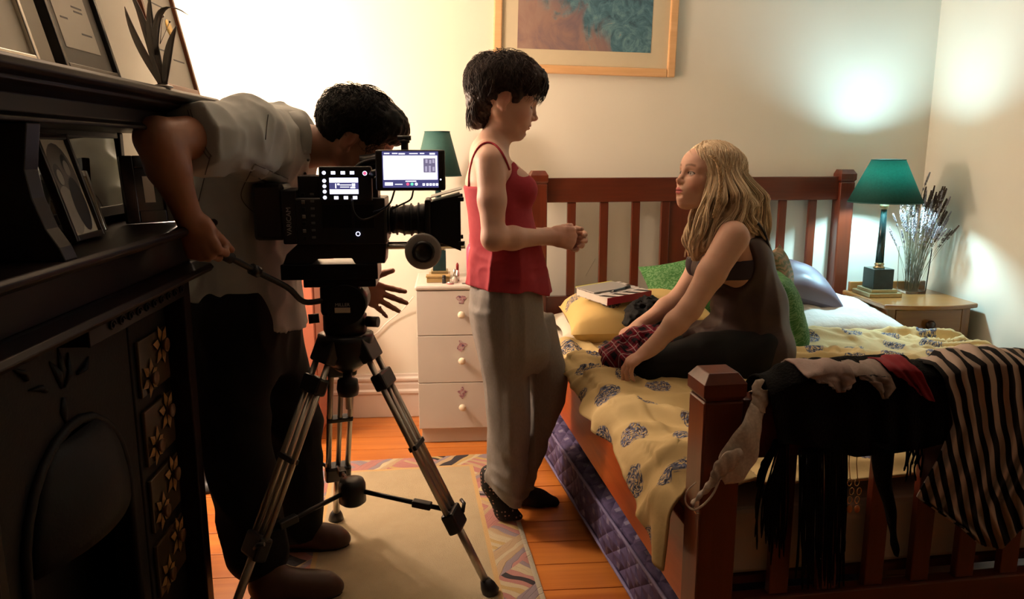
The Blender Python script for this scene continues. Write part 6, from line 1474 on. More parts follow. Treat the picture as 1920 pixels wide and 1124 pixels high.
for i in range(110):  # nape
    g = random.Random(300 + i); y0 = g.uniform(-0.05, 0.05); a = np.array([-0.105 + 6 * y0 * y0, y0, g.uniform(-0.05, 0.02)]); 
    S.add([to_world(p, M1) for p in bez(a, a + (-0.012, 0, -0.02), a + (-0.004 + g.uniform(-.012, .012), g.uniform(-.01, .01), -0.055), a + (0.018 + g.uniform(-.015, .012), g.uniform(-.012, .012), -0.080), 8)], 0.0016, 0.0003)
S.build('hair_strands', HB, pw)
obj('earring_stud', MB().ball(to_world((-0.004, -0.079, -0.040), M1), 0.0028, 8, 6), STEEL, pw)
# ------------------------------------------------------------------ kneeling woman on the bed
SK2 = (0.64, 0.385, 0.280); YS = 2.63
ps_ = thing('person', 'person with long blonde hair and brown sleeveless dress, kneeling on the bed', 'person', (0.95, YS, 0.58))
fw = unit(np.array([-math.cos(R(13)) * math.cos(R(13)), -math.sin(R(13)), math.sin(R(13)) * 0.9]))
nose_w = P(1268, 338, YS - 0.02); M2 = frame_of((0, 0, 0), fw, (0, 0, 1), 1.04)
M2 = (nose_w - to_world((0.109, 0, -0.029), M2), M2[1], M2[2])
hc2 = M2[0]; H2 = head_field(True, 0.93, 0.98)
def y2(d): return YS + d
F = Field()
neck0 = to_world((-0.035, 0, -0.060), M2); C7 = P(1375, 425, YS)
F.cap(neck0, P(1368, 432, YS), 0.046, 0.054, 0.03)
F.ell(P(1377, 490, YS), (0.105, 0.140, 0.135), 0.04, rot=np.array([[0.95, 0, 0.3], [0, 1, 0], [-0.3, 0, 0.95]]))
for dy in (-0.062, 0.062): F.ell(P(1326, 500, YS) + (0, dy, 0), (0.052, 0.056, 0.056), 0.03)
F.ell(P(1396, 570, YS), (0.105, 0.120, 0.13), 0.05); F.ell(P(1415, 655, YS), (0.125, 0.168, 0.115), 0.05)
F.cap(P(1374, 440, YS - 0.11), P(1374, 440, YS + 0.11), 0.048, 0.048, 0.05)
A0, A1, A2 = P(1374, 446, y2(-0.165)), P(1293, 580, y2(-0.20)), P(1222, 652, y2(-0.20))
F.chain([A0, lerp(A0, A1, 0.5), A1], [0.054, 0.046, 0.037], 0.035, 0.02); F.chain([A1, lerp(A1, A2, 0.35), A2], [0.037, 0.0375, 0.024], 0.02, 0.02)
C0, C1, C2 = P(1352, 446, y2(0.165)), P(1272, 562, y2(0.19)), P(1206, 606, y2(0.16))
F.chain([C0, lerp(C0, C1, 0.5), C1], [0.052, 0.045, 0.036], 0.035, 0.02); F.chain([C1, lerp(C1, C2, 0.35), C2], [0.036, 0.037, 0.023], 0.02, 0.02)
K0, K1_ = P(1222, 688, y2(-0.13)), P(1235, 672, y2(0.13))
for hp, kn, an in ((P(1420, 660, y2(-0.10)), K0, P(1445, 700, y2(-0.12))), (P(1415, 655, y2(0.10)), K1_, P(1440, 690, y2(0.12)))): F.chain([hp, kn], [0.085, 0.058], 0.04); F.cap(kn, an, 0.05, 0.035, 0.03)
hand(F, A2 + unit(A2 - A1) * 0.008, (-0.80, 0.05, -0.58), (0.55, 0.0, -0.82), False, 0.96, curl=((28, 26, 16), (30, 28, 18), (34, 28, 18), (36, 28, 18)), spread=(7, 2, -4, -10), thumb=(0.75, 0.6, 0.2), tcurl=(5, 10))
hand(F, C2 + unit(C2 - C1) * 0.008, (-0.86, -0.05, -0.48), (0.45, 0.0, -0.88), True, 0.96, curl=((42, 40, 25), (46, 42, 25), (48, 42, 25), (50, 42, 25)), spread=(5, 2, -3, -7), thumb=(0.70, 0.55, 0.45), tcurl=(10, 20))
F.sub(H2, M2, 0.022)
def col2(p):
    c = head_color(to_local(p, M2), SK2, (0.50, 0.10, 0.11), (0.16, 0.085, 0.045), True, iris=(0.10, 0.09, 0.06), blush=0.55)
    far = np.linalg.norm(p - hc2, axis=1) > 0.17; c[far] = SK2
    for q in (A2, C2):
        w = np.exp(-(np.linalg.norm(p - (q + (-0.07, 0, -0.05)), axis=1) / 0.07) ** 4)[:, None] * 0.35; c = c * (1 - w) + w * np.array([0.62, 0.30, 0.22])
    return c
organic('body', F, [((0.52, 2.26, 0.50), (1.27, 2.92, 1.40), 0.0065), (hc2 - (0.14, 0.11, 0.13), hc2 + (0.12, 0.11, 0.14), 0.0021), ((A2[0] - 0.16, 2.30, 0.545), (A2[0] + 0.03, 2.85, 0.82), 0.0023)], SKIN_F, ps_, col2)
# leggings
LG = Field()
for hp, kn, an in ((P(1420, 660, y2(-0.10)), K0, P(1450, 700, y2(-0.12))), (P(1415, 655, y2(0.10)), K1_, P(1445, 690, y2(0.12)))):
    LG.chain([hp, lerp(hp, kn, 0.5), kn], [0.094, 0.084, 0.064], 0.04, 0.03); LG.cap(kn - (0, 0, 0.006), an, 0.056, 0.042, 0.03)
LG.disp(wrinkle(0.003, 14, 14, 20, 3))
organic('leggings', LG, [((0.55, 2.30, 0.50), (1.27, 2.90, 0.86), 0.0060)], mat('black_opaque_tights', (0.004, 0.004, 0.0042), 0.7, spec=0.25, var=0.2), ps_)
# bra band
BR = Field(); BR.ell(P(1377, 490, YS), (0.109, 0.144, 0.139), 0.04, rot=np.array([[0.95, 0, 0.3], [0, 1, 0], [-0.3, 0, 0.95]]))
for dy in (-0.062, 0.062): BR.ell(P(1326, 500, YS) + (0, dy, 0), (0.057, 0.060, 0.058), 0.03)
zb_ = P(1390, 510, y2(-0.14))[2]; BR.add(lambda p: np.abs(p[:, 2] - zb_ - 0.10 * (p[:, 0] - 0.95)) - 0.034, (0.95, YS, zb_), 1, 0.004, 'i')
organic('bra', BR, [((0.70, 2.42, 0.85), (1.20, 2.80, 1.20), 0.0055)], mat('dark_plum_cotton', (0.030, 0.018, 0.034), 0.7), ps_)
# dress
DRS = NT('brown_satin_jersey', 0.5, 0, 0.35); DRS.color(DRS.mix(DRS.noise(DRS.coord(), 30, 3), (0.036, 0.018, 0.015), (0.062, 0.033, 0.028)))
Dq = Field()
Dq.ell(P(1380, 488, YS), (0.120, 0.150, 0.150), 0.04, rot=np.array([[0.95, 0, 0.3], [0, 1, 0], [-0.3, 0, 0.95]])); Dq.ell(P(1405, 575, YS), (0.125, 0.148, 0.14), 0.05)
Dq.ell(P(1412, 650, YS), (0.128, 0.190, 0.125), 0.05); Dq.ell(P(1335, 640, YS), (0.085, 0.190, 0.060), 0.05); Dq.ell(P(1330, 505, YS), (0.055, 0.115, 0.060), 0.04)
Dq.disp(lambda p: -0.008 * (1 - 2 * np.abs(vnoise(p * np.array([15, 10, 6]) + p[:, :1] * np.array([0, 0, 9.0]), 1.0, 6))) * sstep(1.05, 0.90, p[:, 2]) - 0.006 * (1 - 2 * np.abs(vnoise(p * np.array([26, 14, 26]), 1.0, 9))) * np.exp(-((p[:, 2] - 0.76) / 0.07) ** 2) * sstep(1.0, 0.85, p[:, 0]))
for s, yy in ((-1, -0.17), (1, 0.17)):   # deep armholes
    Dq.ell(P(1383, 500, y2(yy)), (0.068, 0.105, 0.115), 0.010, 'x'); Dq.ell(P(1365, 440, y2(yy)), (0.085, 0.092, 0.065), 0.010, 'x')
Dq.ell(P(1345, 425, YS), (0.075, 0.075, 0.075), 0.012, 'x'); Dq.add(lambda p: 0.575 - p[:, 2], (0.95, YS, 0.8), 1, 0.01, 'i')
Dq.add(lambda p: p[:, 2] - (P(1400, 440, YS)[2]), (0.95, YS, 0.9), 1, 0.01, 'i')
organic('dress', Dq, [((0.70, 2.33, 0.54), (1.27, 2.86, 1.22), 0.0055)], DRS, ps_)
for s in (-1, 1):
    rb = spline([P(1340, 470, YS) + (-0.045, s * 0.075, 0), P(1352, 425, YS) + (-0.02, s * 0.082, 0.0), P(1380, 404, YS) + (0.005, s * 0.088, 0), P(1404, 425, YS) + (0.012, s * 0.086, 0), P(1424, 465, YS) + (0.004, s * 0.075, 0)], 24)
    obj('dress_strap', MB().tube(rb, [0.016] * 24, 8, flat=0.35), mat('charcoal_strap', (0.035, 0.035, 0.040), 0.6), ps_)
# long blonde hair: soft base volume, locks over it, one braid
HBL = hair_mat('blonde_hair', (0.74, 0.55, 0.34), (0.94, 0.80, 0.58), 0.40); HBD = hair_mat('dark_blonde_hair', (0.44, 0.29, 0.155), (0.60, 0.43, 0.25), 0.5)
cap_c, cap_r = np.array([-0.022, 0, 0.034]), np.array([0.106, 0.086, 0.092])
chains = {
 'near_front': ([P(1346, 296, y2(-0.085)), P(1348, 345, y2(-0.090)), P(1336, 400, y2(-0.092)), P(1316, 450, y2(-0.085)), P(1304, 486, y2(-0.07))], [0.034, 0.042, 0.044, 0.040, 0.020], 150),
 'near_side': ([P(1365, 290, y2(-0.075)), P(1380, 340, y2(-0.090)), P(1378, 390, y2(-0.10)), P(1352, 430, y2(-0.115)), P(1322, 470, y2(-0.11))], [0.040, 0.046, 0.040, 0.030, 0.014], 130),
 'back': ([P(1382, 300, y2(0.0)), P(1400, 350, y2(-0.02)), P(1408, 400, y2(-0.04)), P(1420, 445, y2(-0.04)), P(1432, 478, y2(-0.03))], [0.055, 0.062, 0.050, 0.034, 0.012], 170),
 'back_side': ([P(1375, 310, y2(-0.05)), P(1392, 365, y2(-0.08)), P(1396, 400, y2(-0.09)), P(1400, 425, y2(-0.09)), P(1412, 450, y2(-0.08))], [0.045, 0.048, 0.038, 0.026, 0.010], 110),
 'far_front': ([P(1322, 300, y2(0.08)), P(1318, 360, y2(0.075)), P(1306, 410, y2(0.06)), P(1296, 450, y2(0.045)), P(1296, 482, y2(0.03))], [0.026, 0.030, 0.034, 0.034, 0.016], 110)}
KB = Field().sub(Field().ell(cap_c, cap_r * 0.975).ell((0.112, 0, -0.034), (0.070, 0.11, 0.100), 0.008, 'x'), M2)
for nm, (pp, rr, _) in chains.items():
    q = spline(pp, 9); w_ = np.interp(np.linspace(0, 1, 9), np.linspace(0, 1, len(rr)), rr) * 0.60; w_[:4] *= (0.3, 0.5, 0.7, 0.88); KB.chain(q[3:], w_[3:], 0.025, 0.015)
KB.disp(lambda p: -0.004 * (1 - 2 * np.abs(vnoise(p * np.array([70, 70, 12]), 1.0, 51))))
organic('hair', KB, [((0.66, 2.38, 0.98), (1.12, 2.82, 1.41), 0.0045)], HBD, ps_)
SA, SB = Strands(), Strands(); g = random.Random(21)
def skull(p, k=1.02):
    """nearest place on the hair cap in the direction of a world point"""
    v = unit((to_local(p, M2) - cap_c) / cap_r); return cap_c + v * cap_r * k
def face_zone(p):
    q = to_local(p, M2); return q[0] > 0.040 and q[2] < 0.052 and abs(q[1]) < 0.085
for nm, (pp, rr, cnt) in chains.items():
    base = np.array(spline(pp, 26)); rad = np.interp(np.linspace(0, 1, 26), np.linspace(0, 1, len(rr)), rr); T = np.gradient(base, axis=0); T /= np.linalg.norm(T, axis=1)[:, None]
    N = np.cross(T, (0, 1, 0)); N /= np.linalg.norm(N, axis=1)[:, None]; Bn = np.cross(T, N); t = np.linspace(0, 1, 26)
    for c_ in range(cnt // 5):      # wavy locks: strands that share one wave, rooted along the parting
        a, k, ph, fr, am, tw, ln = g.uniform(0, 6.28), g.uniform(0.70, 1.15), g.uniform(0, 6.28), g.uniform(9, 15), g.uniform(0.007, 0.018), g.uniform(-0.9, 0.9), g.uniform(0.84, 1.0)
        cen = base + (rad * k)[:, None] * (np.cos(a + tw * t)[:, None] * N + np.sin(a + tw * t)[:, None] * Bn) + (am * (0.10 + t) * np.sin(fr * t + ph))[:, None] * N + (am * (0.10 + t) * np.cos(fr * t + ph))[:, None] * Bn
        m_ = skull(cen[5], 1.03); x0 = float(np.clip(m_[0] + g.uniform(-0.03, 0.045), -0.095, 0.074)); sgn = 1 if m_[1] > 0 else -1
        top = skull(to_world((x0, sgn * 0.006, 0.2), M2), 1.01); top[0] = x0; top[2] = cap_c[2] + cap_r[2] * math.sqrt(max(0.05, 1 - ((x0 - cap_c[0]) / cap_r[0]) ** 2)) * 1.01
        qq = cap_c + unit(((top + m_) / 2 - cap_c) / cap_r) * cap_r * 1.035
        for _ in range(26):
            aa, rr_ = g.uniform(0, 6.28), g.uniform(0.001, 0.0080); of = lambda tt: (rr_ * (1 - 0.5 * tt)) * (math.cos(aa + 2.5 * tt) * N[10] + math.sin(aa + 2.5 * tt) * Bn[10])
            keys = [to_world(top, M2) + of(0) * 1.2, to_world(qq, M2) + of(0.1), to_world(m_, M2) + of(0.2)] + [cen[i] + of(i / 25) for i in (9, 11, 13, 15, 17, 19, 21, 23, 25)]
            pts = spline(keys, 34); e = int(34 * min(1.0, ln * g.uniform(0.93, 1.03))); pts = [p for p in pts[:e] if not face_zone(p)]
            if len(pts) > 8: (SA if g.random() < 0.7 else SB).add(pts, g.uniform(0.0007, 0.0014), 0.0003, 4)
for i in range(1700):                # short cover over the skull, from the parting sideways and back
    x0 = g.uniform(-0.100, 0.076); s = g.choice((-1, -1, 1)); v0 = unit(np.array([x0 - cap_c[0], s * 0.008, 0]) / cap_r); v0 = np.array([v0[0] * min(1, abs(x0 - cap_c[0]) / cap_r[0]), 0.06 * s, 0.0]); v0[2] = math.sqrt(max(0.02, 1 - v0[0] ** 2 - v0[1] ** 2))
    tgt = unit(np.array([-0.45 + g.uniform(-0.2, 0.2), s * 1.0, -0.30])); tt_ = unit(tgt - v0 * np.dot(tgt, v0)); A = g.uniform(1.2, 2.35); ph = g.uniform(0, 6.28); sd = np.cross(v0, tt_)
    pts = [to_world(cap_c + unit(v0 * math.cos(A * f) + tt_ * math.sin(A * f) + sd * 0.06 * math.sin(7 * f + ph)) * cap_r * (1.0 + 0.030 * math.sin(3 * f)), M2) for f in np.linspace(0, 1, 15)]
    pts = [p for p in pts if not face_zone(p)]
    if len(pts) > 5: (SA if g.random() < 0.7 else SB).add(pts, g.uniform(0.0008, 0.0016), 0.0005, 4, 0.9)
SA.build('hair_locks', HBL, ps_); SB.build('hair_locks', HBD, ps_)
bp = np.array(spline([P(1334, 292, y2(-0.125)), P(1346, 305, y2(-0.135)), P(1352, 335, y2(-0.142)), P(1350, 365, y2(-0.145)), P(1342, 395, y2(-0.145)), P(1337, 410, y2(-0.14))], 60)); t = np.linspace(0, 1, 60)
BRD = Strands()
for k in range(3):
    ph = 2 * math.pi * k / 3; q = bp.copy(); q[:, 0] += 0.0052 * np.sin(t * 34 + ph); q[:, 1] += 0.0035 * np.sin(2 * (t * 34 + ph)); BRD.add(q, 0.0040, 0.0024, 7, 0.9)
BRD.build('braid', HBD, ps_)
# ------------------------------------------------------------------ cameraman bending to the viewfinder
SK3 = (0.30, 0.145, 0.085); YM = 2.43
pm = thing('person', 'person in pale short-sleeved denim shirt and black trousers, bending to the camera viewfinder', 'person', (-0.5, 2.35, 0))
SKIN_M = skin_mat('tan_skin', 0.45)
th = R(33); M3 = frame_of(P(670, 261, YM), (math.cos(th), 0.03, -math.sin(th)), (math.sin(th), 0, math.cos(th)), 1.10)
hc3 = M3[0]; PH = R(-26)
F = Field()
F.cap(to_world((-0.045, 0, -0.055), M3), P(560, 275, YM - 0.01), 0.058, 0.066, 0.03)
SH = [band(205, 420, 545, YM, 0.13), band(240, 405, 565, YM, 0.185), band(300, 395, 560, YM, 0.19), band(380, 385, 545, YM, 0.175), band(460, 375, 540, YM, 0.165), band(560, 375, 545, YM, 0.17)]
F.loft(SH, 0.05, phi=PH, zcap=0.05)
R0, R1, R2 = P(456, 258, 2.14), P(294, 260, 1.82), P(352, 402, 1.90)
F.chain([R0, lerp(R0, R1, 0.5), R1], [0.062, 0.056, 0.045], 0.04, 0.02); F.chain([R1, lerp(R1, R2, 0.35), R2], [0.046, 0.047, 0.029], 0.02, 0.02)
L0, L1, L2 = P(540, 290, YM + 0.17), P(560, 455, YM + 0.24), P(655, 540, YM + 0.16)
F.chain([L0, lerp(L0, L1, 0.5), L1], [0.060, 0.052, 0.042], 0.04, 0.02); F.chain([L1, lerp(L1, L2, 0.35), L2], [0.043, 0.043, 0.027], 0.02, 0.02)
hpR, knR, anR = P(440, 600, YM - 0.10), P(432, 800, YM - 0.12), P(485, 1035, 2.22)
hpL, knL, anL = P(490, 600, YM + 0.08), P(545, 800, YM + 0.10), P(560, 985, 2.50)
for c3 in ((hpR, knR, anR), (hpL, knL, anL)): F.chain(c3, [0.085, 0.060, 0.045], 0.03, 0.02)
gdir = unit(PANH[-1] - PANH[19])
gp = P(370, 450, 1.94)
hand(F, R2 + unit(gp - R2) * 0.010, unit(np.array([0.30, 0.10, -0.95])), (0.05, 1.0, 0.1), True, 1.12, curl=((62, 70, 45), (64, 72, 45), (66, 72, 45), (66, 70, 45)), spread=(3, 1, -2, -5), thumb=(0.95, 0.10, 0.60), tcurl=(30, 35))
hand(F, L2 + (0.010, 0, 0), (0.93, -0.05, -0.30), (-0.1, -0.95, 0.2), False, 1.10, curl=((4, 10, 8), (2, 8, 8), (2, 8, 8), (3, 8, 8)), spread=(5, -4, -13, -26), thumb=(0.80, 0.62, 0.1), tcurl=(-6, 22))
F.sub(head_field(False, 1.08, 1.05), M3, 0.022)
def col3(p):
    c = head_color(to_local(p, M3), SK3, (0.22, 0.08, 0.06), (0.01, 0.008, 0.007), False); far = np.linalg.norm(p - hc3, axis=1) > 0.19; c[far] = SK3
    w = np.exp(-(np.linalg.norm(p - (L2 + (0.08, 0, -0.02)), axis=1) / 0.09) ** 4)[:, None] * 0.5; return c * (1 - w) + w * np.array([0.42, 0.20, 0.13])
organic('body', F, [((-0.93, 1.74, 0.04), (-0.02, 2.72, 1.64), 0.0080), (hc3 - (0.13, 0.11, 0.15), hc3 + (0.15, 0.11, 0.15), 0.0028), ((-0.72, 1.80, 1.00), (-0.50, 2.06, 1.24), 0.0026), ((-0.30, 2.44, 0.82), (-0.04, 2.64, 1.04), 0.0024)], SKIN_M, pm, col3)
# shirt
SHT = NT('washed_denim_shirt', 0.85, 0, 0.15); SHT.color(SHT.mix(SHT.noise(SHT.coord(), 14, 5), (0.33, 0.35, 0.335), (0.45, 0.47, 0.445))); SHT.bump(SHT.noise(SHT.coord(), 300, 2), 0.12, 0.001)
Q = Field()
Q.loft([band(195, 430, 520, YM, 0.10), band(208, 408, 552, YM, 0.165), band(240, 392, 580, YM, 0.205), band(300, 382, 578, YM, 0.212), band(380, 372, 562, YM, 0.200), band(460, 356, 552, YM, 0.190), band(530, 346, 556, YM, 0.190), band(625, 350, 566, YM, 0.195)], 0.04, phi=PH, zcap=0.03)
sl1 = lerp(R0, R1, 0.68)
Q.cap(P(478, 270, YM - 0.13), R0, 0.105, 0.092, 0.06); Q.cap(R0, sl1, 0.090, 0.080, 0.04); Q.cap(L0, lerp(L0, L1, 0.5), 0.080, 0.070, 0.05)
Q.cap(P(560, 262, YM), P(588, 252, YM), 0.075, 0.064, 0.03)
Q.disp(lambda p: -0.011 * (1 - 2 * np.abs(vnoise(p * np.array([11, 9, 5]) + p[:, :1] * np.array([0, 0, 6.0]), 1.0, 16))) - 0.006 * (1 - 2 * np.abs(vnoise(p * np.array([20, 20, 14]), 1.0, 19))))
sd_ = unit(sl1 - R0); Q.add(lambda p: np.where(np.linalg.norm(p - sl1, axis=1) < 0.16, (p - sl1) @ sd_, -1.0), sl1, 0.3, 0.004, 'i')
def shirt_hem(p):
    a, b = P(345, 528, YM), P(562, 606, YM); t = np.clip((p[:, 0] - a[0]) / (b[0] - a[0]), -0.1, 1.1); return a[2] + (b[2] - a[2]) * (0.25 * t + 0.75 * t * t) - 0.016 + 0.012 * np.sin(p[:, 0] * 20 + p[:, 1] * 12) - p[:, 2]
Q.add(shirt_hem, (-0.5, YM, 1.1), 1.5, 0.004, 'i')
sd2 = unit(P(600, 250, YM) - P(560, 265, YM)); nk = P(588, 253, YM); Q.add(lambda p: np.where(np.linalg.norm(p - nk, axis=1) < 0.12, (p - nk) @ sd2, -1.0), nk, 0.3, 0.004, 'i')
organic('shirt', Q, [((-0.95, 1.80, 0.80), (-0.28, 2.72, 1.56), 0.0058)], SHT, pm)
# collar, chest pocket, stitched seams
cl = spline([P(556, 207, YM - 0.06), P(574, 222, YM - 0.085), P(583, 252, YM - 0.09), P(581, 288, YM - 0.075)], 14); rows = []
for i, p in enumerate(cl): rows.append([p + np.array([0.004, -0.004, 0.0]), p + np.array([-0.020, -0.012, -0.004]), p + np.array([-0.036 - 0.008 * math.sin(i * 0.24), -0.012, -0.012])])
obj('collar', MB().grid(rows), SHT, pm, solid=0.003)
def on_shirt(px, py):
    """front surface of the shirt along the line of sight"""
    a, d = _c, unit(_f * FPX + _r * (px - 960) - _u * (py - 562)); t = 1.5; best = None
    for _ in range(60):
        v = float(Q.ev((a + d * t)[None])[0])
        if v < 0.001: break
        t += max(0.002, v * 0.7)
    return a + d * (t - 0.002)
STI = mat('dark_denim_stitch', (0.10, 0.095, 0.085), 0.8)
def seam(pix, n=30, r=0.0013, par=pm, name='seam'):
    q = [np.array([x, y, 0]) for x, y in pix]; obj(name, MB().tube([on_shirt(p[0], p[1]) for p in spline(q, n)], r, 5), STI, par)
pk = spline([np.array([x, y, 0.0]) for x, y in ((478, 308), (505, 320), (540, 336))], 7)
rows = [[on_shirt(x + dx, y + dy) + np.array([0, -0.002, 0]) for dx, dy in ((0, 0), (-6, 9), (-11, 19))] for x, y, _ in pk]
pf = obj('pocket_flap', MB().grid(rows), SHT, pm, solid=0.003)
seam([(478, 308), (505, 320), (540, 336)], 16, par=pf); seam([(470, 322), (494, 340), (530, 354)], 16, par=pf)
seam([(470, 322), (452, 368), (480, 400), (512, 392)], 26); seam([(503, 215), (500, 240), (498, 262)], 14); seam([(395, 290), (372, 380), (352, 500)], 24)
seam([(352, 206), (362, 240), (380, 280), (392, 298)], 18); seam([(357, 205), (368, 240), (386, 278), (397, 294)], 18)
for (x, y) in ((578, 300), (572, 326)): obj('button', MB().ball(on_shirt(x, y), 0.005, 8, 6), STI, pm)
# trousers and shoes
BT = Field(); BT.loft([band(690, 375, 540, YM, 0.16), band(600, 356, 556, YM, 0.182), band(540, 366, 546, YM, 0.175), band(500, 372, 540, YM, 0.16)], 0.04, phi=PH, zcap=0.03)
BT.chain([hpR, knR, anR], [0.125, 0.108, 0.092], 0.05, 0.03); BT.chain([hpL, knL, anL], [0.115, 0.098, 0.082], 0.05, 0.03); BT.disp(lambda p: -0.007 * (1 - 2 * np.abs(vnoise(p * np.array([12, 12, 9]) + p[:, :1] * np.array([0, 0, 8.0]), 1.0, 26))))
BT.add(lambda p: np.where(p[:, 1] < 2.36, 0.055, 0.060) - p[:, 2], (-0.5, 2.3, 0.5), 2, 0.004, 'i')
organic('trousers', BT, [((-0.94, 2.00, 0.03), (-0.26, 2.70, 1.02), 0.0080)], mat('black_cotton_trousers', (0.003, 0.003, 0.0035), 0.85, spec=0.2, var=0.2), pm)
SHOE = NT('brown_leather', 0.4, 0, 0.5); SHOE.color(SHOE.mix(SHOE.noise(SHOE.coord(), 25, 4), (0.050, 0.020, 0.011), (0.095, 0.040, 0.022)))
def shoe(heel, toe, lab):
    heel, toe = np.array(heel, float), np.array(toe, float); d = unit(toe - heel); s = np.array([-d[1], d[0], 0]); L_ = np.linalg.norm(toe - heel); S_ = Field()
    S_.cap(heel + bz * 0.045 + d * 0.04, toe + bz * 0.030 - d * 0.05, 0.042, 0.043, 0.02); S_.cap(toe + bz * 0.028 - d * 0.08, toe + bz * 0.022 - d * 0.018, 0.044, 0.024, 0.02); S_.cap(heel + bz * 0.05 + d * 0.05, heel + bz * 0.105 + d * 0.055, 0.044, 0.046, 0.03); S_.cap(heel + bz * 0.06 + d * 0.09, toe + bz * 0.035 - d * 0.09, 0.042, 0.036, 0.02)
    S_.add(lambda p: 0.018 - p[:, 2], heel, 1, 0.004, 'i'); lo = np.minimum(heel, toe) - (0.06, 0.07, 0); hi = np.maximum(heel, toe) + (0.06, 0.07, 0.16)
    o = organic('shoe', S_, [(lo, hi, 0.005)], SHOE, pm)
    so = [heel + d * (L_ * t) + s * w for t, w in ((-0.01, 0.0), (0.0, 0.030), (0.3, 0.036), (0.65, 0.043), (0.85, 0.036), (0.97, 0.016), (1.0, 0), (0.97, -0.016), (0.85, -0.036), (0.65, -0.043), (0.3, -0.036), (0.0, -0.030))]
    obj('sole', MB().prism([(p[0], p[1]) for p in so], (0, 0, 0.0145), (1, 0, 0), (0, 1, 0), (0, 0, 0.006)), mat('dark_sole', (0.02, 0.012, 0.008), 0.7), o)
t1, t2 = PZ(642, 1112, 0.015), PZ(655, 1022, 0.015)
shoe(t1 + np.array([-0.27, -0.02, 0]) * 1.0, t1, 'n'); shoe(t2 + np.array([-0.27, 0.0, 0]), t2, 'f')
# hair
HK = hair_mat('black_hair', (0.003, 0.0028, 0.0025), (0.009, 0.008, 0.007), 0.6, 0.2)
K3 = Field(); K3.ell((-0.018, 0, 0.042), (0.108, 0.090, 0.092)); K3.ell((-0.060, 0, 0.012), (0.056, 0.076, 0.066), 0.03); K3.ell((0.046, 0, 0.078), (0.066, 0.072, 0.052), 0.03)
K3.ell((0.100, 0, -0.040), (0.078, 0.12, 0.082), 0.012, 'x')
for s in (-1, 1): K3.ell((0.004, s * 0.090, -0.024), (0.034, 0.030, 0.040), 0.010, 'x')
K3.disp(lambda p: -0.004 * (1 - 2 * np.abs(vnoise(p * np.array([40, 80, 40]), 1.0, 3))) - 0.002 * vnoise(p, 150, 4))
organic('hair', Field().sub(K3, M3), [(hc3 - (0.16, 0.13, 0.15), hc3 + (0.18, 0.13, 0.18), 0.0042)], HK, pm)
S = Strands()
cap_strands(S, M3, (-0.018, 0, 0.040), (0.110, 0.092, 0.096), (-0.5, 0.1, 0.86), 2400, (0.25, 0.55), lambda q: not (q[0] > 0.060 and q[2] < 0.050) and not (q[2] < -0.02) and not (abs(q[1]) > 0.060 and q[0] > -0.03 and q[2] < 0.015), 0.0008, 0.17, 0.10, 31)
S.build('hair_strands', HK, pm)
# ------------------------------------------------------------------ clothes on the bed beside her hands
PLD = NT('crimson_plaid_flannel', 0.85, 0, 0.15); x, y, z = PLD.sep(PLD.coord()); n1 = PLD.noise(PLD.coord(), 12, 2)
ax = PLD.math('ADD', PLD.math('ADD', x, PLD.math('MULTIPLY', z, 0.8)), PLD.math('MULTIPLY', n1, 0.02)); ay = PLD.math('ADD', PLD.math('SUBTRACT', y, PLD.math('MULTIPLY', x, 0.35)), PLD.math('MULTIPLY', z, 0.5))
def lines(a, f, w): return PLD.step(PLD.math('ABSOLUTE', PLD.math('SUBTRACT', PLD.math('FRACT', PLD.math('MULTIPLY', a, f)), 0.5)), w, w - 0.03)
bx_, by_ = lines(ax, 17, 0.24), lines(ay, 17, 0.24)
cc = PLD.mix(PLD.math('MULTIPLY', PLD.math('ADD', bx_, by_), 0.5), (0.20, 0.012, 0.030), (0.010, 0.008, 0.012)); cc = PLD.mix(PLD.math('MAXIMUM', lines(PLD.math('ADD', ax, 0.03), 17, 0.045), lines(PLD.math('ADD', ay, 0.03), 17, 0.045)), cc, (0.42, 0.33, 0.35)); PLD.color(cc)
cp = P(1180, 655, 2.62); pl = thing('plaid_shirt', 'crumpled crimson and black plaid shirt lying under the kneeling woman\'s hands', 'shirt', cp - (0, 0, 0.04))
PF = Field(); PF.ell(P(1178, 660, 2.66), (0.090, 0.105, 0.036), 0.03); PF.ell(P(1215, 640, 2.70), (0.095, 0.085, 0.045), 0.03); PF.cap(P(1150, 668, 2.58), P(1195, 682, 2.52), 0.030, 0.034, 0.03)
PF.disp(lambda p: -0.016 * (1 - 2 * np.abs(vnoise(p * np.array([16, 13, 16]), 1.0, 33))) - 0.006 * (1 - 2 * np.abs(vnoise(p * np.array([34, 30, 30]), 1.0, 35))))
organic('shirt_body', PF, [((0.50, 2.42, 0.50), (0.92, 2.86, 0.76), 0.0042)], PLD, pl)
PS = Field(); PS.chain([P(1215, 648, 2.56), P(1240, 628, 2.60), P(1268, 612, 2.66)], [0.022, 0.026, 0.024], 0.02); PS.disp(lambda p: -0.007 * (1 - 2 * np.abs(vnoise(p, 30, 36))))
organic('sleeve', PS, [((0.55, 2.46, 0.54), (0.95, 2.78, 0.80), 0.0042)], PLD, pl)
lc = P(1212, 585, 2.95); la = thing('crochet_blouse', 'black crocheted lace blouse bunched against the yellow pillow', 'garment', lc - (0, 0, 0.06))
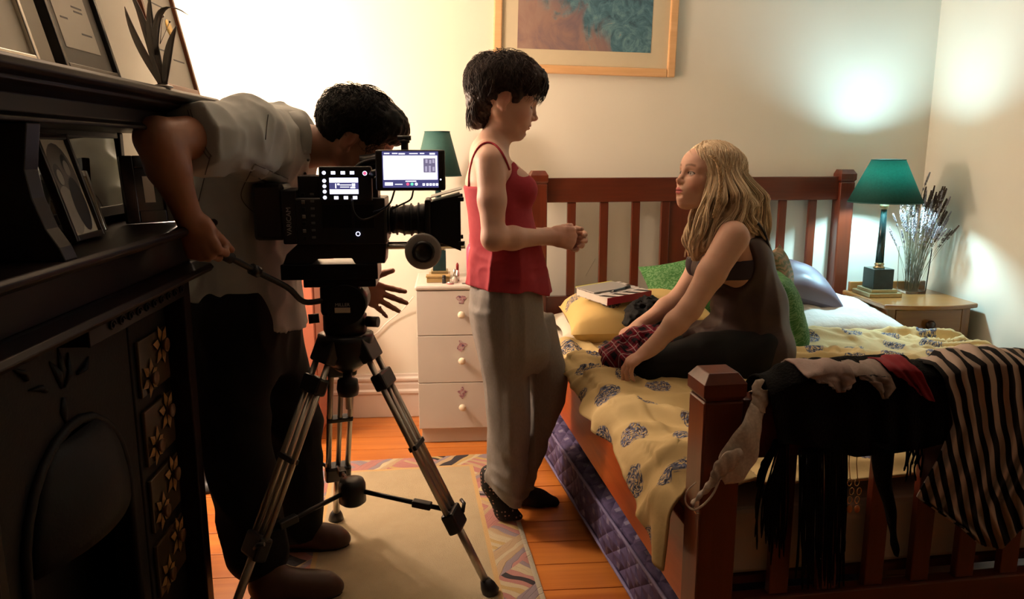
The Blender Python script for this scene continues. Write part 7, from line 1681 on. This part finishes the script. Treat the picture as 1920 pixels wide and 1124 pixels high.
LF = Field(); LF.ell(P(1218, 588, 2.96), (0.085, 0.060, 0.060), 0.03); LF.ell(P(1200, 606, 2.92), (0.055, 0.055, 0.045), 0.03)
LF.disp(lambda p: -0.014 * (1 - 2 * np.abs(vnoise(p, 26, 41))) - 0.006 * vnoise(p, 75, 42))
organic('bunched_lace', LF, [((0.55, 2.84, 0.52), (0.92, 3.08, 0.80), 0.0042)], mat('black_crochet', (0.004, 0.004, 0.0045), 0.75, spec=0.25), la)
lt = MB()
for i in range(26):
    g = random.Random(500 + i); p = P(1185 + g.uniform(0, 12) + i * 1.2, 560 + g.uniform(0, 52), 2.93); obj('lace_picot', MB().tube([p + np.array([0.006 * math.cos(a), 0, 0.006 * math.sin(a)]) for a in np.linspace(0, 6.283, 9, endpoint=False)], 0.0016, 5, closed=True), bpy.data.materials['black_crochet'], la)
# low terracotta cupboard in the alcove, mostly hidden by the cameraman
TER = mat('terracotta_paint', (0.42, 0.13, 0.075), 0.5, var=0.08, scale=6)
cx0, cx1, cy0, cy1 = -1.44, -0.620, 3.47, 3.82
cu = thing('cupboard', 'low terracotta painted cupboard in the alcove behind the cameraman', 'cupboard', ((cx0 + cx1) / 2, (cy0 + cy1) / 2, 0))
obj('carcass', MB().box(cx0, cx1, cy0 + 0.02, cy1, 0.05, 0.80), TER, cu, bevel=0.003); obj('plinth', MB().box(cx0 + 0.02, cx1 - 0.02, cy0 + 0.04, cy1, 0, 0.05), TER, cu); obj('top', MB().box(cx0 - 0.008, cx1 + 0.010, cy0 - 0.008, cy1 + 0.005, 0.80, 0.825), TER, cu, bevel=0.006)
for a, b, kx in ((cx0 + 0.006, (cx0 + cx1) / 2 - 0.002, (cx0 + cx1) / 2 - 0.04), ((cx0 + cx1) / 2 + 0.002, cx1 - 0.006, (cx0 + cx1) / 2 + 0.04)):
    d = obj('door', MB().box(a, b, cy0, cy0 + 0.02, 0.06, 0.79), TER, cu, bevel=0.003)
    obj('knob', MB().lathe([(0.006, 0), (0.006, 0.01), (0.014, 0.016), (0.012, 0.026), (0.002, 0.028)], (kx, cy0, 0.5), 14, (0, -1, 0)), BRASS, d)
